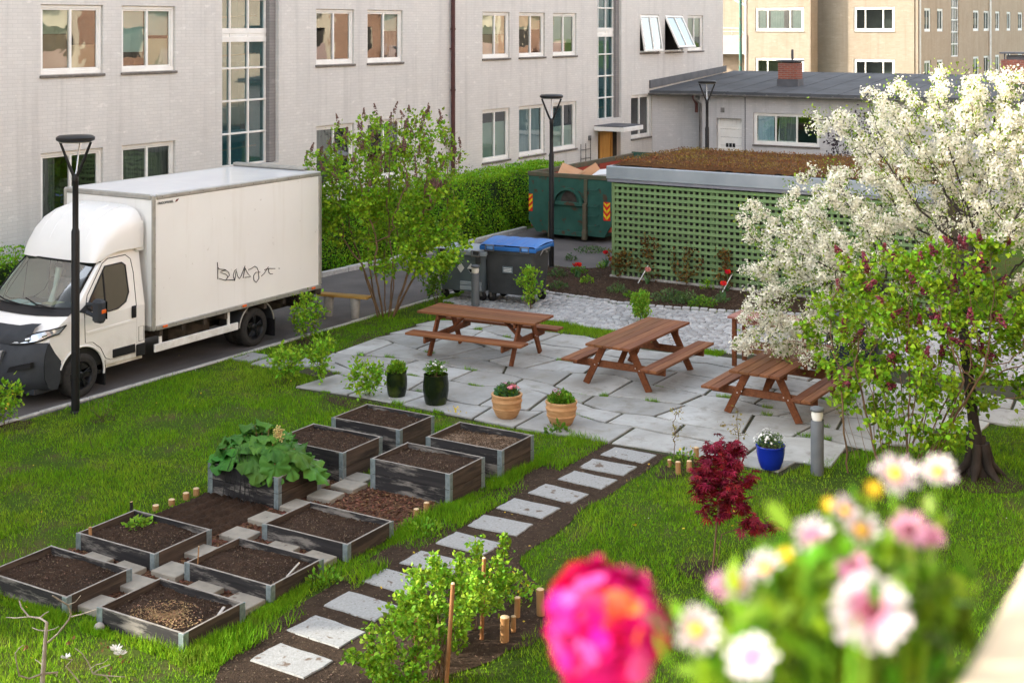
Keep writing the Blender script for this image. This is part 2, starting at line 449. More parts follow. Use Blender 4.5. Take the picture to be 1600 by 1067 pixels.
def defmats():
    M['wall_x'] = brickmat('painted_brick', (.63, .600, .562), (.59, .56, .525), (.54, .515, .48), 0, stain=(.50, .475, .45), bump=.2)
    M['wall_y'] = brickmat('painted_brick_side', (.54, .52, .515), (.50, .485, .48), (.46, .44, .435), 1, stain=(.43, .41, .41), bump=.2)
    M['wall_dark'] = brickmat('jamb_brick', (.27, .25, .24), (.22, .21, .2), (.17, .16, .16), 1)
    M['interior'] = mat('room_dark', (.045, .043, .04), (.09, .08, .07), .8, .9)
    M['white'] = mat('white_frame', (.82, .80, .76), (.74, .71, .66), 3, .45)
    M['sill'] = mat('stone_sill', (.11, .095, .08), (.18, .16, .14), 12, .8, .2)
    M['glass'] = glassmat('window_glass')
    n = NT('stair_glass'); lw_ = n.new('ShaderNodeBsdfGlossy'); lw_.inputs['Roughness'].default_value = .02
    d_ = n.new('ShaderNodeBsdfDiffuse'); d_.inputs[0].default_value = (.028, .115, .125, 1); t_ = n.new('ShaderNodeBsdfTransparent'); t_.inputs[0].default_value = (.35, .6, .62, 1)
    m1 = n.new('ShaderNodeMixShader'); m1.inputs[0].default_value = .55; n.lk(d_.outputs[0], m1.inputs[1]); n.lk(t_.outputs[0], m1.inputs[2])
    m2 = n.new('ShaderNodeMixShader'); m2.inputs[0].default_value = .2; n.lk(m1.outputs[0], m2.inputs[1]); n.lk(lw_.outputs[0], m2.inputs[2]); n.lk(m2.outputs[0], n.out.inputs[0]); n.n.remove(n.b); M['glass_teal'] = n.m
    M['glass_dull'] = glassmat('far_window_glass', (.6, .7, .68), .05, .012, .3)
    M['blind'] = mat('roller_blind', (.62, .60, .46), (.55, .53, .40), 2, .8)
    M['darkcurtain'] = mat('dim_green_curtain', (.06, .085, .075), (.09, .12, .105), 6, .9, sc=(6, 6, .3))
    M['mint'] = mat('frosted_film', (.50, .62, .58), (.58, .68, .64), 1.5, .6)
    M['curtain'] = mat('grey_curtain', (.25, .25, .24), (.12, .12, .12), 6, .9, sc=(6, 6, .3))
    M['bluecurtain'] = mat('pale_blue_curtain', (.50, .62, .70), (.40, .50, .58), 5, .9, sc=(5, 5, .3))
    M['tan'] = mat('tan_blind', (.42, .27, .16), (.52, .38, .25), 1.2, .8)
    M['dullwhite'] = mat('dull_white_paint', (.30, .285, .265), (.26, .245, .23), 3, .7)
    M['rust'] = mat('brown_pipe', (.085, .030, .026), (.06, .022, .02), 6, .5)
    M['bitumen'] = mat('roof_felt', (.055, .057, .062), (.085, .088, .095), 1.3, .8, .25, 30)
    M['flash'] = mat('roof_flashing', (.07, .072, .08), (.10, .10, .11), 3, .55)
    M['gutter'] = mat('gutter_metal', (.12, .115, .11), (.2, .19, .18), 5, .55)
    M['redbrick_y'] = brickmat('red_brick', (.30, .085, .05), (.20, .06, .045), (.25, .2, .17), 1, 1.0, stain=(.12, .06, .05), msize=.012)
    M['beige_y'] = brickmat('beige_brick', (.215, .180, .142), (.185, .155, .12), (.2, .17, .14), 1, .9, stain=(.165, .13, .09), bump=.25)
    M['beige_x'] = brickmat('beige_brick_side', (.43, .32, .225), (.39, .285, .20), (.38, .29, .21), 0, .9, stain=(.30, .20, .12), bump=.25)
    M['cream'] = mat('cream_render', (.50, .43, .33), (.44, .37, .28), .8, .9)
    M['pink'] = mat('pink_balcony_front', (.33, .235, .21), (.29, .205, .185), 2, .8)
    M['orange_wood'] = woodmat('varnished_door_wood', (.45, .20, .045), (.62, .33, .09), 2)
    M['asphalt'] = mat('asphalt', (.085, .077, .076), (.125, .114, .11), 1.1, .9, .5, 160, dist=.008, detail=8)
    M['kerb'] = mat('granite_kerb', (.50, .49, .47), (.34, .33, .31), 14, .85, .4, 40)
    M['grassbase'] = None
    n = NT('lawn_turf'); v = n.co(rand=False)
    col = n.ramp(n.noise(v, .55, 6, .6), [(.3, (.06, .115, .012)), (.5, (.075, .145, .014)), (.72, (.125, .15, .03))])
    col = n.mix(n.ramp(n.noise(v, 28, 6, .7), [(.35, .75), (.65, 0)]), col, (.03, .04, .010))
    col = n.mix(n.ramp(n.noise(v, 1.7, 5, .6), [(.52, 0), (.68, .75)]), col, (.11, .085, .042))
    n.bump(n.noise(v, 60, 6, .8), .9, .04); n.set(col, .95, 0, .1); M['turf'] = n.m
    n = NT('grass_blade'); v = n.co(rand=False)
    col = n.ramp(n.noise(v, .42, 8, .68), [(.28, (.105, .255, .010)), (.5, (.165, .335, .013)), (.74, (.26, .37, .028))])
    col = n.mix(n.ramp(n.noise(v, 1.7, 5, .6), [(.60, 0), (.74, .6)]), col, (.22, .17, .06))
    col = n.mix(n.ramp(n.noise(v, 5.0, 4, .6), [(.52, 0), (.66, .55)]), col, (.06, .15, .008))
    col = n.island(col, .42, .02); n.set(col, .7, 0, .08)
    tr = n.new('ShaderNodeBsdfTranslucent'); n.lk(col, tr.inputs['Color']); mx = n.new('ShaderNodeMixShader'); mx.inputs[0].default_value = .3
    n.lk(n.b.outputs[0], mx.inputs[1]); n.lk(tr.outputs[0], mx.inputs[2]); n.lk(mx.outputs[0], n.out.inputs[0]); M['blade'] = n.m
    M['soil'] = soilmat('bed_soil', (.030, .017, .011), (.092, .056, .036))
    M['soilpale'] = soilmat('dry_soil', (.085, .06, .042), (.17, .125, .085))
    M['pathsoil'] = soilmat('path_soil', (.042, .027, .018), (.085, .057, .038), None, .5)
    M['bark'] = soilmat('bark_mulch', (.045, .022, .014), (.10, .05, .03), (.20, .10, .06))
    M['gravelsoil'] = soilmat('pebbly_soil', (.07, .045, .03), (.14, .095, .06), (.28, .2, .14))
    n = NT('flagstone'); v = n.co(rand=False)
    col = n.ramp(n.noise(v, 1.4, 7, .65), [(.3, (.26, .262, .25)), (.55, (.355, .362, .355)), (.75, (.42, .43, .43))])
    col = n.island(col, .2, .012)
    col = n.mix(n.ramp(n.noise(v, 3.5, 6, .7), [(.52, 0), (.7, .65)]), col, (.17, .155, .12))
    col = n.mix(n.ramp(n.noise(v, .6, 5, .6), [(.45, 0), (.7, .45)]), col, (.20, .185, .155))
    n.bump(n.noise(v, 16, 7, .7), .5, .012); n.set(col, .8, 0, .3); M['flag'] = n.m
    M['joint'] = mat('mossy_joint', (.035, .045, .015), (.035, .026, .018), 5, .95, .6, 50)
    M['cobble'] = mat('granite_sett', (.40, .40, .405), (.30, .30, .30), 30, .8, .4, 60, isl=.22)
    M['slab'] = mat('stepping_slab', (.30, .31, .31), (.235, .24, .238), 38, .85, .45, 60, spots=(6.5, .635, (.12, .09, .07)), detail=8)
    M['paver'] = mat('concrete_paver', (.27, .25, .21), (.22, .205, .175), 9, .9, .3, 50, spots=(6, .66, (.13, .11, .09)))
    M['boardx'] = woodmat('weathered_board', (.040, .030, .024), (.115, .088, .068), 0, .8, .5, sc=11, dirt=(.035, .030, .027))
    M['boardy'] = woodmat('dark_board', (.014, .014, .016), (.040, .038, .040), 1, .75, .5, sc=11, dirt=(.24, .225, .205))  # near-black wood with pale patches, for the boards running along Y
    M['rim'] = mat('weathered_rim', (.30, .28, .255), (.19, .175, .155), 9, .85, .3)
    M['zinc'] = mat('galvanised_hinge', (.20, .255, .275), (.30, .36, .385), 20, .45, .2, 60, metal=.55)
    M['table'] = woodmat('oiled_table_wood', (.105, .040, .016), (.225, .092, .038), 0, .7, .3)
    M['tablev'] = woodmat('oiled_leg_wood', (.105, .036, .012), (.20, .072, .024), 0, .7, .3)
    M['steel'] = mat('bolt_steel', (.55, .55, .55), metal=.9, rough=.35)
    M['black'] = mat('black_paint', (.006, .006, .007), (.009, .009, .010), 5, .45, spec=.3)
    M['lens'] = mat('lamp_lens', (.72, .71, .66), rough=.4)
    M['bollard'] = mat('bollard_grey', (.10, .112, .125), (.13, .14, .15), 6, .5)
    M['lattice'] = woodmat('green_painted_lath', (.125, .20, .082), (.17, .262, .115), 1, .6, .2)
    M['latticedark'] = mat('shed_board', (.05, .05, .042), (.08, .075, .065), 6, .9)
    M['fascia'] = mat('zinc_fascia', (.30, .335, .37), (.38, .41, .445), 1.2, .42, .15, 3, metal=.5)
    M['fascia2'] = mat('zinc_drip', (.2, .2, .23), (.25, .25, .28), 4, .5, metal=.4)
    M['sedum'] = soilmat('sedum_mat', (.09, .034, .014), (.15, .075, .024), None, 1.2)
    M['sedumleaf'] = leafmat('sedum_leaf', (.17, .055, .018), (.22, .155, .03), .45, .03, trans=.1)
    M['skip'] = mat('green_skip_paint', (.018, .075, .056), (.032, .105, .08), 2.2, .6, .25, 9, spots=(4.2, .60, (.075, .042, .025)))
    M['skiprim'] = mat('skip_rim_paint', (.075, .085, .05), (.12, .09, .06), 5, .7, .2)
    M['skipin'] = mat('red_skip_lining', (.30, .045, .022), (.24, .045, .028), 3, .7, .2, spots=(4, .64, (.1, .05, .035)))
    M['card'] = mat('cardboard', (.48, .27, .15), (.42, .23, .12), 3, .85)
    M['paper'] = mat('white_packaging', (.66, .66, .67), rough=.7)
    M['yellow'] = mat('hazard_yellow', (.78, .52, .02), rough=.4)
    M['red'] = mat('hazard_red', (.62, .03, .02), rough=.4)
    M['bin'] = mat('charcoal_bin', (.038, .04, .043), (.058, .06, .064), 3, .6, .12, 20)
    M['bingrey'] = mat('grey_bin', (.105, .135, .155), (.125, .155, .175), 3, .55)
    M['binlid'] = mat('grey_bin_lid', (.27, .31, .35), (.30, .34, .38), 3, .5)
    M['bluelid'] = mat('blue_lid', (.022, .125, .40), (.03, .15, .44), 2, .42)
    M['bluelid2'] = mat('blue_lid_clip', (.16, .34, .72), rough=.4)
    M['sticker'] = mat('sticker_white', (.72, .72, .72), rough=.5)
    M['plank'] = woodmat('yellow_plank', (.40, .24, .05), (.5, .32, .09), 1)
    M['concrete'] = mat('concrete_leg', (.33, .31, .28), (.25, .235, .21), 10, .9, .3)
    M['terra'] = mat('terracotta', (.40, .205, .085), (.50, .29, .14), 8, .75, .25, 25, sc=(1, 1, 4))
    M['glaze'] = mat('dark_green_glaze', (.008, .014, .006), (.05, .075, .006), 3.2, .22, .1, 10, lo=.5, hi=.78)
    M['blue'] = mat('cobalt_glaze', (.006, .018, .26), (.008, .03, .34), 3, .16)
    M['peg'] = woodmat('timber_peg', (.30, .16, .065), (.42, .26, .12), 2)
    M['pegtop'] = mat('sawn_end', (.62, .48, .30), (.52, .38, .22), 20, .8)
    M['cane'] = woodmat('wooden_stake', (.22, .10, .04), (.36, .19, .08), 2)
    M['tag'] = mat('plant_tag', (.36, .345, .32), rough=.6)
    M['navy'] = mat('navy_cover', (.010, .014, .030), (.018, .022, .045), 4, .5, .3)
    # truck
    n = NT('white_truck_paint'); v = n.co(rand=False)
    col = n.ramp(n.noise(v, 1.4, 5, .6), [(.3, (.79, .78, .755)), (.7, (.84, .832, .81))])
    sz = n.new('ShaderNodeSeparateXYZ'); n.lk(v, sz.inputs[0]); dz = n.ramp(sz.outputs[2], [(.35, .75), (.95, 0)])
    col = n.mix(n.mix(n.ramp(n.noise(v, 3.5, 7, .7), [(.4, 0), (.65, .8)]), (0, 0, 0), dz), col, (.34, .29, .23))
    n.set(col, .32, 0, .5); n.b.inputs['Coat Weight'].default_value = .35; n.b.inputs['Coat Roughness'].default_value = .12
    n.bump(n.noise(v, .9, 2), .05, .05); M['paint'] = n.m
    n = NT('box_panel'); v = n.co(rand=False)
    col = n.ramp(n.noise(v, .8, 5, .6), [(.3, (.82, .81, .785)), (.7, (.86, .855, .835))])
    v2 = n.co((3.0, 3.0, .22), rand=False); col = n.mix(n.ramp(n.noise(v2, 1.7, 5, .65), [(.55, 0), (.8, .28)]), col, (.60, .56, .49)); col = n.mix(n.ramp(n.noise(v, 7, 3, .6), [(.70, 0), (.74, .35)]), col, (.45, .41, .36))
    n.set(col, .2, 0, .5); n.bump(n.noise(v, .55, 2), .12, .10); M['panel'] = n.m
    M['roofgrp'] = mat('box_roof', (.78, .79, .80), (.72, .73, .75), 1.2, .14)
    M['alu'] = mat('aluminium_rail', (.36, .35, .32), (.44, .43, .40), 6, .42, metal=.5)
    M['plastic'] = mat('dark_bumper', (.030, .034, .041), (.04, .044, .052), 5, .55)
    M['blackpl'] = mat('black_plastic', (.012, .012, .014), rough=.5)
    M['tyre'] = mat('tyre_rubber', (.022, .021, .021), (.035, .033, .031), 20, .85, .3, 60)
    M['rimblk'] = mat('black_alloy', (.014, .014, .016), rough=.35, metal=.3)
    M['chassis'] = mat('dirty_chassis', (.035, .03, .026), (.075, .06, .05), 6, .9)
    M['amber'] = mat('amber_lens', (.75, .14, .02), rough=.25)
    M['headl'] = mat('headlamp_clear', (.42, .46, .52), (.62, .66, .72), 14, .1, metal=.6)
    M['chrome'] = mat('satin_chrome', (.55, .56, .58), rough=.25, metal=.85)
    M['wscreen'] = glassmat('windscreen_glass', (.55, .68, .62), .02, .012, .30)
    M['tint'] = mat('tinted_side_glass', (.008, .011, .011), rough=.04, spec=.45)
    M['ink'] = mat('marker_ink', (.012, .012, .014), rough=.5)
    M['plate'] = mat('teal_plate', (.0, .22, .17), rough=.5)
    M['paleblue'] = mat('pale_blue_paper', (.45, .66, .75), rough=.8)
    M['manila'] = mat('manila_paper', (.55, .46, .28), rough=.8)
    M['logo'] = mat('maroon_emblem', (.16, .04, .04), rough=.5)
    # plants
    M['lilacleaf'] = leafmat('lilac_leaf', (.16, .31, .012), (.23, .39, .022), .42)
    M['lilacleaf2'] = leafmat('fresh_lilac_leaf', (.15, .29, .011), (.23, .375, .020), .5)
    M['lilacbud'] = mat('lilac_buds', (.19, .105, .08), (.12, .065, .055), 20, .8, isl=.4)
    M['lilacbud2'] = mat('dark_red_buds', (.20, .035, .055), (.13, .02, .035), 20, .7, isl=.45)
    M['barkl'] = mat('pale_bark', (.20, .125, .068), (.12, .075, .045), 9, .9, .5, 30, sc=(1, 1, .4))
    M['barkd'] = mat('dark_bark', (.022, .017, .015), (.048, .037, .031), 9, .9, .7, 30, sc=(1, 1, .35))
    M['stem'] = mat('brown_stem', (.13, .082, .05), (.085, .055, .035), 9, .85)
    M['greystem'] = mat('grey_twig', (.36, .31, .25), (.25, .21, .165), 9, .85)
    M['blossom'] = leafmat('white_blossom', (.82, .80, .71), (.77, .74, .61), .16, .01, .6, 2, .3)
    M['cherryleaf'] = leafmat('young_cherry_leaf', (.15, .235, .022), (.22, .31, .04), .45, .03)
    M['hedge'] = leafmat('hedge_leaf', (.15, .36, .014), (.26, .46, .022), .5)
    M['hedgecore'] = mat('hedge_core', (.012, .026, .006), (.02, .04, .008), 6, 1.0)
    M['shrub'] = leafmat('currant_leaf', (.17, .34, .015), (.24, .42, .03), .38)
    M['shrubd'] = leafmat('dark_shrub_leaf', (.09, .21, .016), (.14, .27, .025), .38)
    M['rasp'] = leafmat('raspberry_leaf', (.14, .29, .014), (.22, .38, .028), .45)
    M['maple'] = leafmat('crimson_leaf', (.17, .008, .022), (.26, .018, .040), .45, .015, .45)
    M['rhub'] = leafmat('rhubarb_leaf', (.05, .165, .026), (.10, .25, .036), .3, .015, .42, 3)
    M['rhubstalk'] = mat('rhubarb_stalk', (.16, .18, .05), (.22, .08, .05), 8, .5)
    M['rhubflower'] = mat('rhubarb_bud', (.50, .40, .15), rough=.7, isl=.2)
    M['perennial'] = leafmat('perennial_leaf', (.07, .13, .045), (.12, .19, .07), .35)
    M['climber'] = leafmat('bronze_climber_leaf', (.13, .062, .018), (.17, .11, .025), .4)
    M['tulip'] = leafmat('tulip_red', (.72, .02, .012), (.66, .03, .03), .2, .01)
    M['tulippink'] = leafmat('tulip_pink', (.60, .17, .16), (.66, .26, .22), .2, .01)
    M['tulipleaf'] = leafmat('tulip_leaf', (.07, .16, .06), (.10, .20, .07), .3)
    M['whiteflower'] = leafmat('white_petal', (.80, .79, .74), (.76, .75, .72), .08, .005)
    M['pinkflower'] = leafmat('pink_petal', (.60, .08, .16), (.75, .40, .45), .35, .02)
    M['yellowflower'] = leafmat('yellow_petal', (.62, .42, .02), (.66, .50, .06), .15, .01)
    M['rose'] = leafmat('magenta_petal', (.60, .002, .15), (.60, .006, .13), .25, .022, .5, 30, .2)
    M['rosepale'] = leafmat('pale_pink_petal', (.72, .09, .36), (.70, .05, .28), .15, .01, .5, 30, .3)
    M['coral'] = leafmat('coral_petal', (.70, .10, .05), (.70, .06, .03), .2, .02, .5, 30, .3)
    M['mauveflower'] = leafmat('mauve_petal', (.30, .10, .20), (.46, .24, .32), .3, .02)
    M['daisy'] = leafmat('daisy_petal', (.58, .55, .55), (.52, .45, .50), .18, .01)
    M['eye'] = mat('dark_flower_eye', (.10, .015, .03), rough=.8)
    M['yeye'] = mat('yellow_flower_eye', (.72, .40, .02), rough=.8)
    M['boxleaf'] = leafmat('bright_leaf', (.13, .28, .018), (.20, .36, .03), .4)
    M['boxleaf2'] = leafmat('bluegreen_leaf', (.055, .15, .055), (.09, .2, .07), .4)
    M['rail'] = woodmat('pale_rail_wood', (.60, .50, .34), (.68, .58, .42), 0, .5, .1)
    M['trough'] = mat('planter_wood', (.10, .09, .085), (.14, .13, .12), 5, .8)
defmats()
# ================================================================ ground, road, paths (the setting)
def sheet(name, poly, z, m, n=None):
    mb = MB(); mb.add([(p[0], p[1], z) for p in poly], [tuple(range(len(poly)))])
    return struct(mb.build(name, M[m]))
def wavy(pts, amp=.07, step=.3):
    out = []
    for i in range(len(pts)):
        a = Vector(pts[i][:2]); b = Vector(pts[(i + 1) % len(pts)][:2]); L = (b - a).length
        k = max(1, int(L / step))
        for j in range(k):
            p = a.lerp(b, j / k)
            out.append((p.x + rnd.uniform(-amp, amp), p.y + rnd.uniform(-amp, amp)))
    return out
gm = MB(); gm.quad((-300, -300, 0), (500, -300, 0), (500, 400, 0), (-300, 400, 0))
struct(gm.build('ground', M['turf']))
KY = 16.72                                        # near kerb line
road = [(-30, KY + .0), (28.9, KY - .12), (28.9, 15.4), (29.2, 14.6), (46, 14.6), (46, 20.0), (33, 19.9), (27, 20.15), (-30, 20.3)]
sheet('road', road, .006, 'asphalt')
bed_poly = wavy([(25.85, 14.75), (25.62, 12.4), (26.0, 10.6), (26.6, 9.0), (27.2, 7.4), (28.6, 7.2), (28.8, 14.4), (30.2, 14.6), (28.85, 15.6), (28.9, 16.5), (26.6, 16.5)], .04)
b = MB()
b.add([(p[0], p[1], .012) for p in bed_poly], [tuple(range(len(bed_poly)))])
struct(b.build('planting_bed', M['soil']))
path_poly = wavy([(17.0, 9.02), (15.9, 9.12), (13.8, 9.22), (12.0, 9.05), (10.9, 8.95), (9.85, 8.85), (9.2, 8.7), (8.6, 8.2), (8.6, 7.2), (9.6, 7.0), (10.6, 6.65), (11.7, 6.55), (12.2, 7.0), (12.7, 7.62), (13.95, 7.74), (15.4, 7.78), (16.9, 7.72), (17.05, 8.4)], .05)
sheet('soil_path', path_poly, .010, 'pathsoil')
mulch_poly = wavy([(9.5, 10.3), (9.9, 10.3), (10.3, 9.35), (13.55, 9.3), (13.75, 9.3), (13.8, 10.9), (15.2, 11.1), (15.2, 11.6), (13.5, 12.0), (10.3, 12.1), (10.0, 11.9), (9.4, 11.0)], .03)
sheet('mulch_ground', mulch_poly, .010, 'bark')
till = [(11.38, 12.0), (11.38, 10.95), (12.5, 10.98), (12.62, 12.1)]
def mound(name, poly, z0, h, m, n=26, loc=None, parent=None, ridges=0.0, amp=.02, edge=.12):
    P = np.array([p[:2] for p in poly]); x0, y0 = P.min(0); x1, y1 = P.max(0)
    mb = MB(); rows = []
    xs = np.linspace(x0, x1, n); ys = np.linspace(y0, y1, n)
    XX, YY = np.meshgrid(xs, ys, indexing='ij'); ins = inpoly(XX.ravel(), YY.ravel(), poly).reshape(n, n)
    Z = np.zeros((n, n))
    for i in range(n):
        for j in range(n):
            e = min(XX[i, j] - x0, x1 - XX[i, j], YY[i, j] - y0, y1 - YY[i, j])
            Z[i, j] = z0 + h * min(1, e / edge) + rnd.uniform(-amp, amp) + ridges * math.sin(YY[i, j] * 34 + XX[i, j] * 3)
    for i in range(n): rows.append([(XX[i, j], YY[i, j], Z[i, j]) for j in range(n)])
    mb.grid(rows)
    return mb.build(name, M[m], parent)
struct(mound('tilled_soil', till, -.02, .075, 'soil', 40, ridges=.02, amp=.014))
# small bare patches of soil in the lawn
for i, (px, py, rx_, ry) in enumerate([(650, 530, .95, .22), (222, 0, 0, 0), (610, 612, .55, .30), (447, 600, .25, .25), (503, 603, .25, .22), (415, 570, .4, .3), (160, 655, .25, .2), (12, 668, .35, .3), (480, 535, .22, .2), (1100, 893, .28, .3), (1530, 752, .5, .5), (800, 985, .5, .35), (1062, 732, .5, .25), (595, 505, .4, .3)]):
    if rx_ == 0: continue
    c = G(px, py)
    poly = [(c[0] + rx_ * math.cos(t) * rnd.uniform(.75, 1.15), c[1] + ry * math.sin(t) * rnd.uniform(.75, 1.15)) for t in [2 * math.pi * k / 18 for k in range(18)]]
    if i == 0: poly = wavy([(19.0, 15.4), (21.3, 15.9), (21.9, 15.45), (19.2, 15.1)], .06, .2)
    if i == 2: poly = wavy([(17.4, 13.3), (16.9, 12.6), (16.75, 11.5), (16.3, 11.6), (16.5, 13.2), (16.9, 14.0)], .06, .2)
    sheet('soil_patch', poly, .0085 + i * .0002, 'pathsoil')
# kerbs
def kerbline(name, pts, w, h, seg=.9):
    mb = MB()
    for i in range(len(pts) - 1):
        a = Vector((*pts[i], 0)); b = Vector((*pts[i + 1], 0)); L = (b - a).length; k = max(1, round(L / seg))
        for j in range(k):
            p = a.lerp(b, (j + .006) / k); q = a.lerp(b, (j + .994) / k)
            dz = rnd.uniform(-.006, .006); p.z = q.z = h / 2 - .05 + dz
            mb.bar(p, q, w + rnd.uniform(-.006, .006), h + .1, .012)
    return struct(mb.build(name, M['kerb']))
kerbline('kerb_near', [(2, KY + .04), (12, KY + .06), (22.2, KY - .14), (28.8, KY - .22)], .075, .035)
kerbline('kerb_far', [(2, 20.36), (24.8, 20.25), (27.5, 20.05), (29.5, 19.86), (33.5, 19.85)], .13, .12)
# flagstone patio: irregular stones with mossy joints
pat_base = [(16.92, 6.15), (16.92, 14.33), (17.66, 14.38), (17.74, 15.0), (18.5, 15.05), (18.6, 15.3), (22.2, 15.4), (22.9, 12.0), (23.1, 3.2), (21.8, 3.6), (20.2, 4.6), (18.9, 5.4), (17.9, 5.95)]
sheet('patio_bed', pat_base, .012, 'joint')
fm = MB()
rowx = [16.95, 17.72, 18.5, 19.22, 20.0, 20.82, 21.6, 22.4]
ph = [(rnd.uniform(0, 6), rnd.uniform(0, 6), rnd.uniform(0, 6)) for _ in rowx]
def rx(i, y):
    if i == 0: return rowx[0] + .06 * math.sin(y * 1.1)
    a, b_, c_ = ph[i]
    return rowx[i] + .16 * math.sin(y * 1.15 + a) + .09 * math.sin(y * 2.7 + b_) + .05 * math.sin(y * 5.1 + c_) + (y - 10) * .02
for i in range(len(rowx) - 1):
    y = (6.15, 5.7, 5.35, 4.85, 4.3, 3.8, 3.4)[i] + .02; lean = rnd.uniform(-.12, .12)
    ymax = 14.35 if i == 0 else (15.0 if i == 1 else 15.3)
    while y < ymax:
        w = rnd.uniform(.75, 1.55); y2 = min(y + w, ymax)
        if ymax - y2 < .45: y2 = ymax
        l2 = rnd.uniform(-.2, .2); g = .018
        ks = [0, .33, .66, 1]
        lo = [(rx(i, y + lean * -.5 + (y2 - y + (l2 - lean) * -.5) * k) + g, y - lean * .5 + (y2 - y + (lean - l2) * .5) * k) for k in ks]
        hi = [(rx(i + 1, y + lean * .5 + (y2 - y + (l2 - lean) * .5) * k) - g, y + lean * .5 + (y2 - y + (l2 - lean) * .5) * k) for k in ks]
        poly = lo + hi[::-1]
        cx = sum(p[0] for p in poly) / 8; cy = sum(p[1] for p in poly) / 8
        poly = [(cx + (p[0] - cx) * (1 - g / max(.1, abs(p[0] - cx) + abs(p[1] - cy))), cy + (p[1] - cy) * (1 - 1.3 * g / max(.1, abs(p[1] - cy)))) if abs(p[1] - cy) > .15 else p for p in poly]
        h = .036 + rnd.uniform(-.004, .004); tx, ty = rnd.uniform(-.004, .004), rnd.uniform(-.004, .004)
        n8 = len(poly)
        top = [(cx + (p[0] - cx) * .985, cy + (p[1] - cy) * .985, h + tx * (p[0] - cx) + ty * (p[1] - cy)) for p in poly]
        mid = [(p[0], p[1], h - .008) for p in poly]; bot = [(p[0], p[1], 0.0) for p in poly]
        fs = [tuple(range(n8))] + [(k, n8 + k, n8 + (k + 1) % n8, (k + 1) % n8) for k in range(n8)] + [(n8 + k, 2 * n8 + k, 2 * n8 + (k + 1) % n8, n8 + (k + 1) % n8) for k in range(n8)]
        if cx > 16: fm.add(top + mid + bot, fs)
        y = y2; lean = l2
struct(fm.build('patio', M['flag']))
# cobbled path: setts in slightly uneven rows
cob_poly = [(25.75, 14.9), (25.5, 12.4), (25.9, 10.6), (26.5, 9.0), (27.1, 7.4), (28.4, 4.5), (29.5, 0), (24.2, 0), (23.4, 4), (22.75, 9.6), (22.7, 10.6), (23.3, 11.5), (23.5, 14.2), (23.6, 15.4), (24.0, 16.2), (26.2, 16.2)]
sheet('cobble_bed', cob_poly, .014, 'joint')
P = []
x = 22.4; r = 0
while x < 29.5:
    y = -0.2 + (r % 2) * .07
    while y < 16.3:
        w = rnd.uniform(.13, .19)
        P.append((x + .03 * math.sin(y * .9), y + w / 2, w)); y += w + .014
    x += .128; r += 1
P = np.array(P); P = P[inpoly(P[:, 0], P[:, 1], cob_poly)]
n = len(P); hx = .056 + rng.uniform(-.005, .003, n); hy = P[:, 2] / 2; hz = .036 + rng.uniform(-.008, .008, n); tlt = rng.uniform(-.006, .006, (n, 2))
V = np.zeros((n, 8, 3))
for k, (sx, sy) in enumerate([(-1, -1), (1, -1), (1, 1), (-1, 1)]):
    V[:, k] = np.stack([P[:, 0] + sx * hx, P[:, 1] + sy * hy, np.full(n, .0)], 1)
    V[:, 4 + k] = np.stack([P[:, 0] + sx * (hx - .012), P[:, 1] + sy * (hy - .012), hz + sx * tlt[:, 0] + sy * tlt[:, 1]], 1)
F = np.array([(4, 5, 6, 7), (0, 1, 5, 4), (1, 2, 6, 5), (2, 3, 7, 6), (3, 0, 4, 7)])
struct(npmesh('cobbled_path', V.reshape(-1, 3), (F[None] + (np.arange(n) * 8)[:, None, None]).reshape(-1, 4), M['cobble']))
# sett edging of the planting bed
em = MB(); ed = [(24.8, 16.25), (25.8, 14.85), (25.56, 12.4), (25.95, 10.6), (26.55, 9.0), (27.15, 7.4)]
for i in range(len(ed) - 1):
    a = Vector((*ed[i], .03)); b = Vector((*ed[i + 1], .03)); k = int((b - a).length / .17)
    for j in range(k):
        em.bar(a.lerp(b, (j + .04) / k), a.lerp(b, (j + .92) / k), .09 + rnd.uniform(-.012, .012), .09 + rnd.uniform(-.02, .02), .014)
struct(em.build('bed_edging', M['cobble']))
# ---------------------------------------------------------------- grass: uncountable blades, one object
BEDS = {}
def bedrect(k, x0, x1, y0, y1, h): BEDS[k] = (x0, x1, y0, y1, h)
bedrect('B1', 14.93, 15.73, 10.82, 11.98, .39); bedrect('B2', 13.75, 14.57, 10.86, 12.02, .39)
bedrect('B3', 14.88, 15.68, 9.17, 10.34, .39); bedrect('B4', 13.77, 14.55, 9.23, 10.42, .39)
bedrect('B5', 12.58, 13.38, 10.93, 12.06, .39); bedrect('B6', 11.75, 12.58, 9.22, 10.43, .2)
bedrect('B7', 10.46, 11.31, 10.82, 12.02, .2); bedrect('B8', 10.48, 11.30, 9.20, 10.38, .2)
bedrect('B9', 9.22, 10.06, 10.75, 11.97, .2); bedrect('B10', 9.23, 10.05, 9.17, 10.31, .2)
def rectp(r, g=0.0): return [(r[0] - g, r[2] - g), (r[1] + g, r[2] - g), (r[1] + g, r[3] + g), (r[0] - g, r[3] + g)]
bedgrass = wavy([(22.35, 15.3), (23.45, 15.3), (23.4, 13.2), (23.2, 11.6), (22.65, 10.5), (22.5, 12.5)], .04)
tuft2 = wavy([(22.35, 10.2), (22.75, 10.2), (22.75, 9.3), (22.3, 9.3)], .04)
